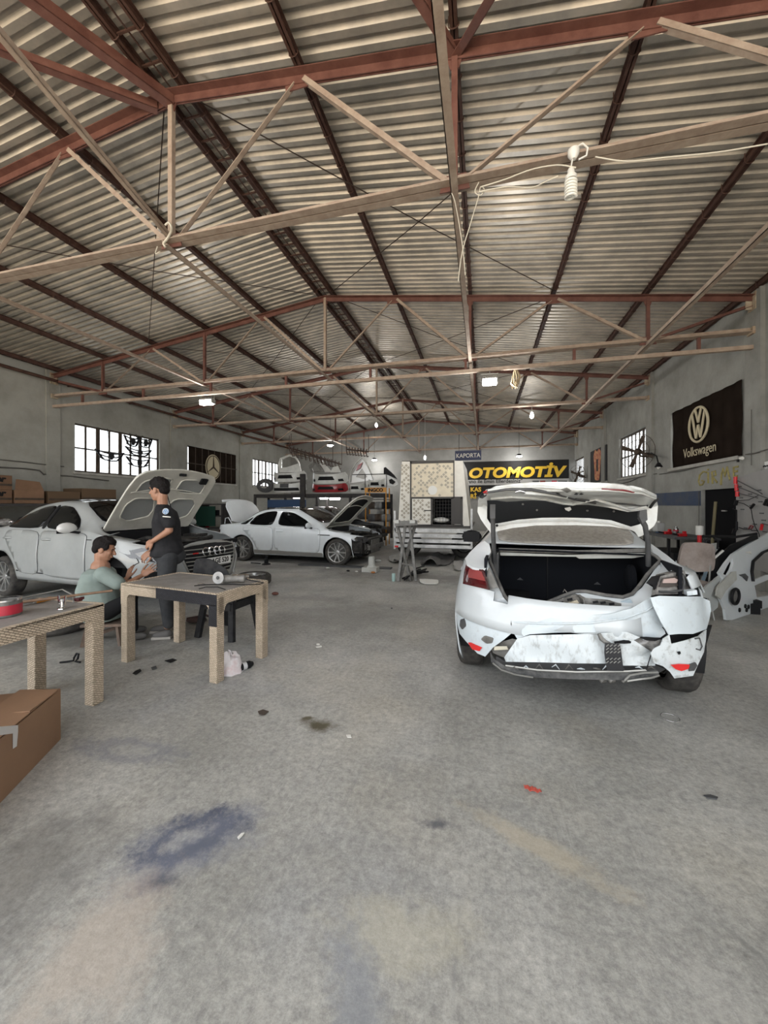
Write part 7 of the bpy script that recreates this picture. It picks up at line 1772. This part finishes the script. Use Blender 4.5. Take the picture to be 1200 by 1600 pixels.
for i in range(7):
    a = G(634+R.uniform(-6,6), 908+R.uniform(-3,3)); b_ = G(663+R.uniform(-8,8), 894+R.uniform(-5,6)); m = MB(); m.tube([Vector((0,0,.02+.012*i)), (b_-a)*.5+Vector((0,0,.05+.015*i)), (b_-a)+Vector((0,0,.02+.01*i))], .016, 6)
    tag(m.build('trim_strip', blackpl, smooth=60, loc=a), 'black trim strip in the heap beside the trestle', 'trim strip', 'heap of black trim strips')
junk('white_bracket', 'small white bracket on the floor right of the trim heap', 'bracket', (670,911), [(655,908),(672,907),(685,908),(685,914),(665,914),(657,912)], white_pl, .03, .02)
junk('lamp_unit', 'glossy black and silver part on the floor by the trestle', 'car part', (622,876), [(607,872),(620,868),(636,872),(637,880),(618,881),(608,878)], mat('glossy_black', (.012,.012,.012), .12, coat=1), .06, .04)
cyl('small_bottle', 'small pale teal bottle standing at the foot of the trestle', 'bottle', G(615,908), .035, .15, mat('teal_bottle', (.35,.50,.47), .3))
b0 = G(579, 893); t = thing('concrete_block', 'pale concrete post with a broad foot in front of the stripped nose', 'block', b0)
m = MB(); m.box((0,0,.05),(.34,.26,.10)); m.build('foot', undercoat, t, bevel=.01); m = MB(); m.lathe([(.11,.1),(.075,.14),(.07,.33),(0,.33)], (.02,0,0), n=8); m.build('post', undercoat, t)
b0 = G(416, 882); t = thing('car_jack', 'small black bottle jack under the white sedan', 'car jack', b0); m = MB(); m.lathe([(.11,0),(.10,.02),(.05,.04),(.045,.14),(.03,.15),(.03,.2),(.05,.21),(0,.215)], n=14); m.build('jack_body', blackpl, t, smooth=40); m = MB(); m.tube([(-.1,-.08,.03),(-.3,-.2,.06)], .012, 6); m.build('handle', blackpl, t)
for i, (x, y, mt, r, lb) in enumerate([(544,893,blackpl,.04,'small black cap on the floor in front of the white sedan wheel'),(557,894,white_pl,.035,'white crumpled bit beside the black cap on the floor'),(512,889,undercoat,.05,'pale bit of filler on the floor below the white sedan door'),(612,951,greypl,.015,'tiny dark bit on the open floor right of centre'),(497,1008,white_pl,.02,'tiny white bit on the floor between table and wrecked sedan'),(583,896,mat('orange_bit',(.4,.15,.04),.7),.05,'orange flat scrap behind the concrete post'),(430,930,mat('rust_bit',(.13,.05,.035),.8),.06,'rusty scrap beside the loose wheel'),(591,878,undercoat,.08,'pale crumpled lump under the stripped nose')]):
    m = MB(); blob(m, (0,0,r*.45), (r,r*.7,r*.45)); tag(m.build('floor_scrap', mt, smooth=50, loc=G(x, y)), lb, 'scrap')
redpap = mat('red_paper', (.55,.10,.07), .7)
m = MB(); b0 = G(831,1236); m.patch([(818,1231),(834,1233),(846,1239),(845,1242),(832,1240),(820,1236)], lambda x, y: G(x, y)-b0+Vector((0,0,.012+.006*math.sin(x))), 4, .002); tag(m.build('red_wrapper', redpap, loc=b0), 'small red wrapper strip lying on the near floor', 'wrapper')
for pts, lb, mt in (([(371,1312),(377,1306),(382,1305),(378,1310),(373,1315)],'small white paper scrap by the blue floor stain',white_pl), ([(493,1012),(502,1010),(503,1012),(495,1014)],'white paper scrap on the floor right of the middle table',white_pl), ([(541,1151),(548,1151),(549,1155),(543,1155)],'tiny white scrap right of the oil stain',white_pl), ([(1099,1246),(1110,1245),(1122,1249),(1120,1252),(1105,1250)],'small dark strip on the floor at the lower right',greypl), ([(207,1054),(212,1050),(219,1047),(221,1050),(212,1056)],'small dark ribbed scrap on the floor between the tables',blackpl), ([(257,1034),(270,1031),(276,1033),(266,1037)],'flat dark scrap under the middle table',blackpl), ([(236,1045),(244,1042),(245,1046),(238,1048)],'small grey scrap under the middle table',greypl), ([(403,1114),(411,1111),(420,1114),(412,1119),(405,1118)],'dark clod on the floor left of the oil stain',mat('clod',(.06,.045,.035),.9))):
    b0 = G(*pts[0]); m = MB(); m.patch(pts, lambda x, y: G(x, y)-b0+Vector((0,0,.008)), 6, .005); tag(m.build('floor_scrap', mt, loc=b0), lb, 'scrap')
b0 = G(1047,1122); m = MB(); m.tube([(.055*math.cos(a*PI/12), .055*math.sin(a*PI/12), .004) for a in range(24)], .003, 5, closed=True); tag(m.build('clear_ring', clearlens, loc=b0), 'thin clear plastic ring on the floor behind the wrecked sedan', 'ring')
b0 = G(112,1036); m = MB(); m.tube([(-.09,-.04,.012),(-.03,-.01,.015),(.01,.01,.02),(.0,.02,.04),(.02,.03,.08),(.05,.025,.08),(.06,.01,.04),(.04,0,.02),(.09,.01,.012)], .009, 7); tag(m.build('steel_hook', blackpl, smooth=60, loc=b0), 'black curled steel hook on the floor under the left table', 'hook')
b0 = G(307, 972); m = MB(); blob(m, (0,0,.03), (.13,.10,.03)); m.tube([(-.1,-.05,.05),(.1,.05,.08),(.22,.08,.03)], .015, 6); tag(m.build('rusty_pan', mat('rust_pan',(.06,.035,.03),.8), smooth=50, loc=b0), 'rusty dish with a rod on the floor behind the middle table', 'dish')
b0 = G(520, 886); m = MB(); m.bb((0,0,0),(2.3,.18,.03)); tag(m.build('plank', greypl, loc=b0+Vector((-.9,-.0,0))), 'long dark plank on the floor below the white sedan', 'plank')
# ------------------------------------------------------------------ lamps
glow = mat('lit_lamp_glass', (1,1,1), .3, emit=(1,.98,.95), es=25)
def bulb_at(p, label, drop=.35, watt=60, sc=1.0):
    t = thing('hanging_bulb', label, 'light bulb', p, group='bare hanging bulbs')
    m = MB(); m.tube([(0,0,.10*sc),(0,0,.10*sc+drop)], .006, 6); m.build('cable', white_pl, t)
    m = MB(); m.lathe([(.02*sc,.12*sc),(.026*sc,.11*sc),(.026*sc,.05*sc),(.018*sc,.04*sc)], (0,0,0), n=14); m.build('socket', white_pl, t, smooth=40)
    m = MB(); m.lathe([(0,-.13*sc),(.03*sc,-.125*sc),(.05*sc,-.09*sc),(.05*sc,-.02*sc),(.025*sc,.05*sc)], (0,0,0), n=16); m.build('glass_bulb', glow, t, smooth=60)
    ld = bpy.data.lights.new('bulb_light', 'POINT'); ld.energy = watt*.5; ld.shadow_soft_size = .06; ld.color = (1,.98,.95)
    lo = bpy.data.objects.new('bulb_light', ld); scene.collection.objects.link(lo); lo.location = (0,0,-.22*sc); lo.parent = t
    return t
def at_y(x, y, Y): return W(x, y, Y=Y)
bulb_at(at_y(831, 647, TY[3]-.02), 'bright bare bulb hanging from the third truss right of centre, above the white wrecked sedan', .12, 60)
bulb_at(at_y(588, 663, TY[4]), 'bright bare bulb hanging near the hall centre, the left of the two drop bulbs', .2, 60)
bulb_at(at_y(664, 714, TY[4]+1.5), 'bright bare bulb above the patterned cabin, left of the blue sign', roofz(at_y(664,714,TY[4]+1.5).x)-at_y(664,714,TY[4]+1.5).z, 50)
def dome(p, label, watt=90, r=.16):
    t = thing('dome_lamp', label, 'ceiling lamp', p, group='round lit dome lamps')
    m = MB(); m.lathe([(0,.10),(r*.5,.09),(r,.0),(r*.97,-.02)], n=24); m.tube([(0,0,.09),(0,0,roofz(p.x)+.10-p.z)], .01, 6); m.build('housing', greypl, t, smooth=50)
    m = MB(); m.lathe([(r*.95,-.015),(r*.8,-.06),(0,-.09)], n=24); m.build('diffuser', glow, t, smooth=50)
    ld = bpy.data.lights.new('lamp_light', 'POINT'); ld.energy = watt*.5; ld.shadow_soft_size = .12
    lo = bpy.data.objects.new('lamp_light', ld); scene.collection.objects.link(lo); lo.location = (0,0,-.25); lo.parent = t
    return t
dome(at_y(516, 695, TY[4]+.5), 'round lit lamp above the bumper rack, left of centre')
dome(at_y(585, 718, TY[5]-.3), 'round lit lamp by the back wall left of the patterned cabin')
dome(at_y(811, 712, TY[5]-.25), 'round lit lamp against the back wall over the yellow lettered banner')
dome(at_y(717, 720, TY[5]-.6), 'round lit lamp peeping behind the patterned cabin under the blue sign', 60)
# two flood lights
def flood(p, label, rx=0.0, w=.30, h=.17, watt=90):
    t = thing('flood_light', label, 'flood light', p, group='lit flood lights')
    m = MB(); m.box((0,0,.0), (w,.16,h*.6)); 
    for k in range(7): m.box((-w/2+.03+k*(w-.06)/6,.0,h*.3+.02),(.008,.14,.05))
    m.tube([(-w/2-.02,0,0),(-w/2-.02,0,.15),(w/2+.02,0,.15),(w/2+.02,0,0)], .012, 6); m.tube([(0,0,.15),(0,0,.28)], .01, 6)
    b = m.build('housing', boltm, t)
    m = MB(); m.box((0,-.02,-h*.34), (w*.86,.13,.03)); m.box((0,-.085,-.01), (w*.86,.012,h*.5)); m.build('lit_glass', glow, t)
    ld = bpy.data.lights.new('flood', 'POINT'); ld.energy = watt*.5; ld.shadow_soft_size = .12
    lo = bpy.data.objects.new('flood', ld); scene.collection.objects.link(lo); lo.location = (0,-.08,-.25); lo.parent = t
    return t
flood(at_y(765, 596, TY[2]), 'square flood light hung from the second truss beside the rope bundle')
flood(at_y(324, 628, TY[2]+.1), 'lit flood light hung from the second truss on the left, above the silver sedan', w=.36)
# spiral bulb
p = at_y(892, 285, TY[1]-.12)
t = thing('spiral_bulb', 'white unlit spiral energy saving bulb hanging from the near truss', 'light bulb', p)
m = MB(); m.tube([(.042*math.cos(a*.5)*(1), .042*math.sin(a*.5), .02-.15*a/75) for a in range(76)], .0105, 8); m.build('spiral_tube', mat('spiral_white', (.8,.79,.72), .35), t, smooth=60)
m = MB(); m.lathe([(.045,.02),(.047,.05),(.03,.06),(.028,.10),(.018,.12)], n=20); m.build('bulb_base', white_pl, t, smooth=40)
m = MB(); m.tube([(0,0,.12),(.01,0,.18),(.02,0,.21)], .006, 6); m.lathe([(.02,.19),(.045,.23),(.045,.27),(.02,.29)], (.02,0,0), n=18); m.tube([(.03,0,.28),(.09,0,.31),(.13,0,.26),(.12,0,.20),(.06,0,.18)], .008, 6); m.build('lamp_holder', white_pl, t, smooth=50)
# cables along the near truss
cab = mat('white_cable', (.6,.56,.46), .6)
def cable(pts, name, label, r=.006, mt=None, Y=TY[1]-.1, cat='cable'):
    P = [Vector(p) if len(p) == 3 else at_y(p[0], p[1], Y) for p in pts]; o = P[0].copy()
    Q = []
    for i in range(len(P)-1):
        p0 = P[max(i-1,0)]; p1, p2 = P[i], P[i+1]; p3 = P[min(i+2, len(P)-1)]
        for k in range(5):
            tt = k/5; Q.append(.5*((2*p1)+(p2-p0)*tt+(2*p0-5*p1+4*p2-p3)*tt*tt+(3*p1-p0-3*p2+p3)*tt**3)-o)
    Q.append(P[-1]-o); m = MB(); m.tube(Q, r, 6)
    return tag(m.build(name, mt or cab, smooth=60, loc=o), label, cat)
cable([(752,292),(790,280),(830,265),(870,258),(900,262)], 'cable', 'pale cable drooping from the truss node to the spiral bulb', Y=TY[1]-.14)
cable([(748,300),(790,292),(830,293),(852,284),(872,275)], 'cable', 'second pale cable sagging just below the first near the spiral bulb', Y=TY[1]-.12)
cable([(930,245),(980,252),(1040,246),(1120,238),(1199,225)], 'cable', 'pale cable strung along the near truss to the right edge')
cable([(748,285),(742,300),(751,305),(757,297),(751,292),(747,310),(735,350),(722,395),(716,440)], 'cable', 'looped pale wire hanging down from the near truss node', r=.005)
cable([(706,302),(712,320),(722,380),(727,430)], 'cable', 'thin wire hanging straight down beside the looped one', r=.004)
cable([(258,352),(264,348),(268,358),(262,372),(256,380),(258,386)], 'cable', 'white wire knot tied on the left node of the near truss', r=.012)
cable([(246,385),(243,396),(250,393)], 'cable', 'short wire end below the left node of the near truss', r=.005)
ropem = mat('old_rope', (.42,.33,.2), .9)
t = thing('rope_bundle', 'tangled bundle of yellowish rope hanging from the second truss', 'rope', at_y(806, 580, TY[2]-.08))
for k in range(9):
    m = MB(); a = k*.7; m.tube([(.03*math.cos(a),.02*math.sin(a),.02), (.07*math.cos(a+.5)+.01,.03*math.sin(a),-.10), (.08*math.cos(a+1)-.02,.04*math.sin(a+1),-.24), (.05*math.cos(a+2)-.02,.03*math.sin(a+1),-.30-.02*(k%3)), (.01,.03*math.sin(a),-.2)], .011, 6); m.build('strand', ropem, t, smooth=60)
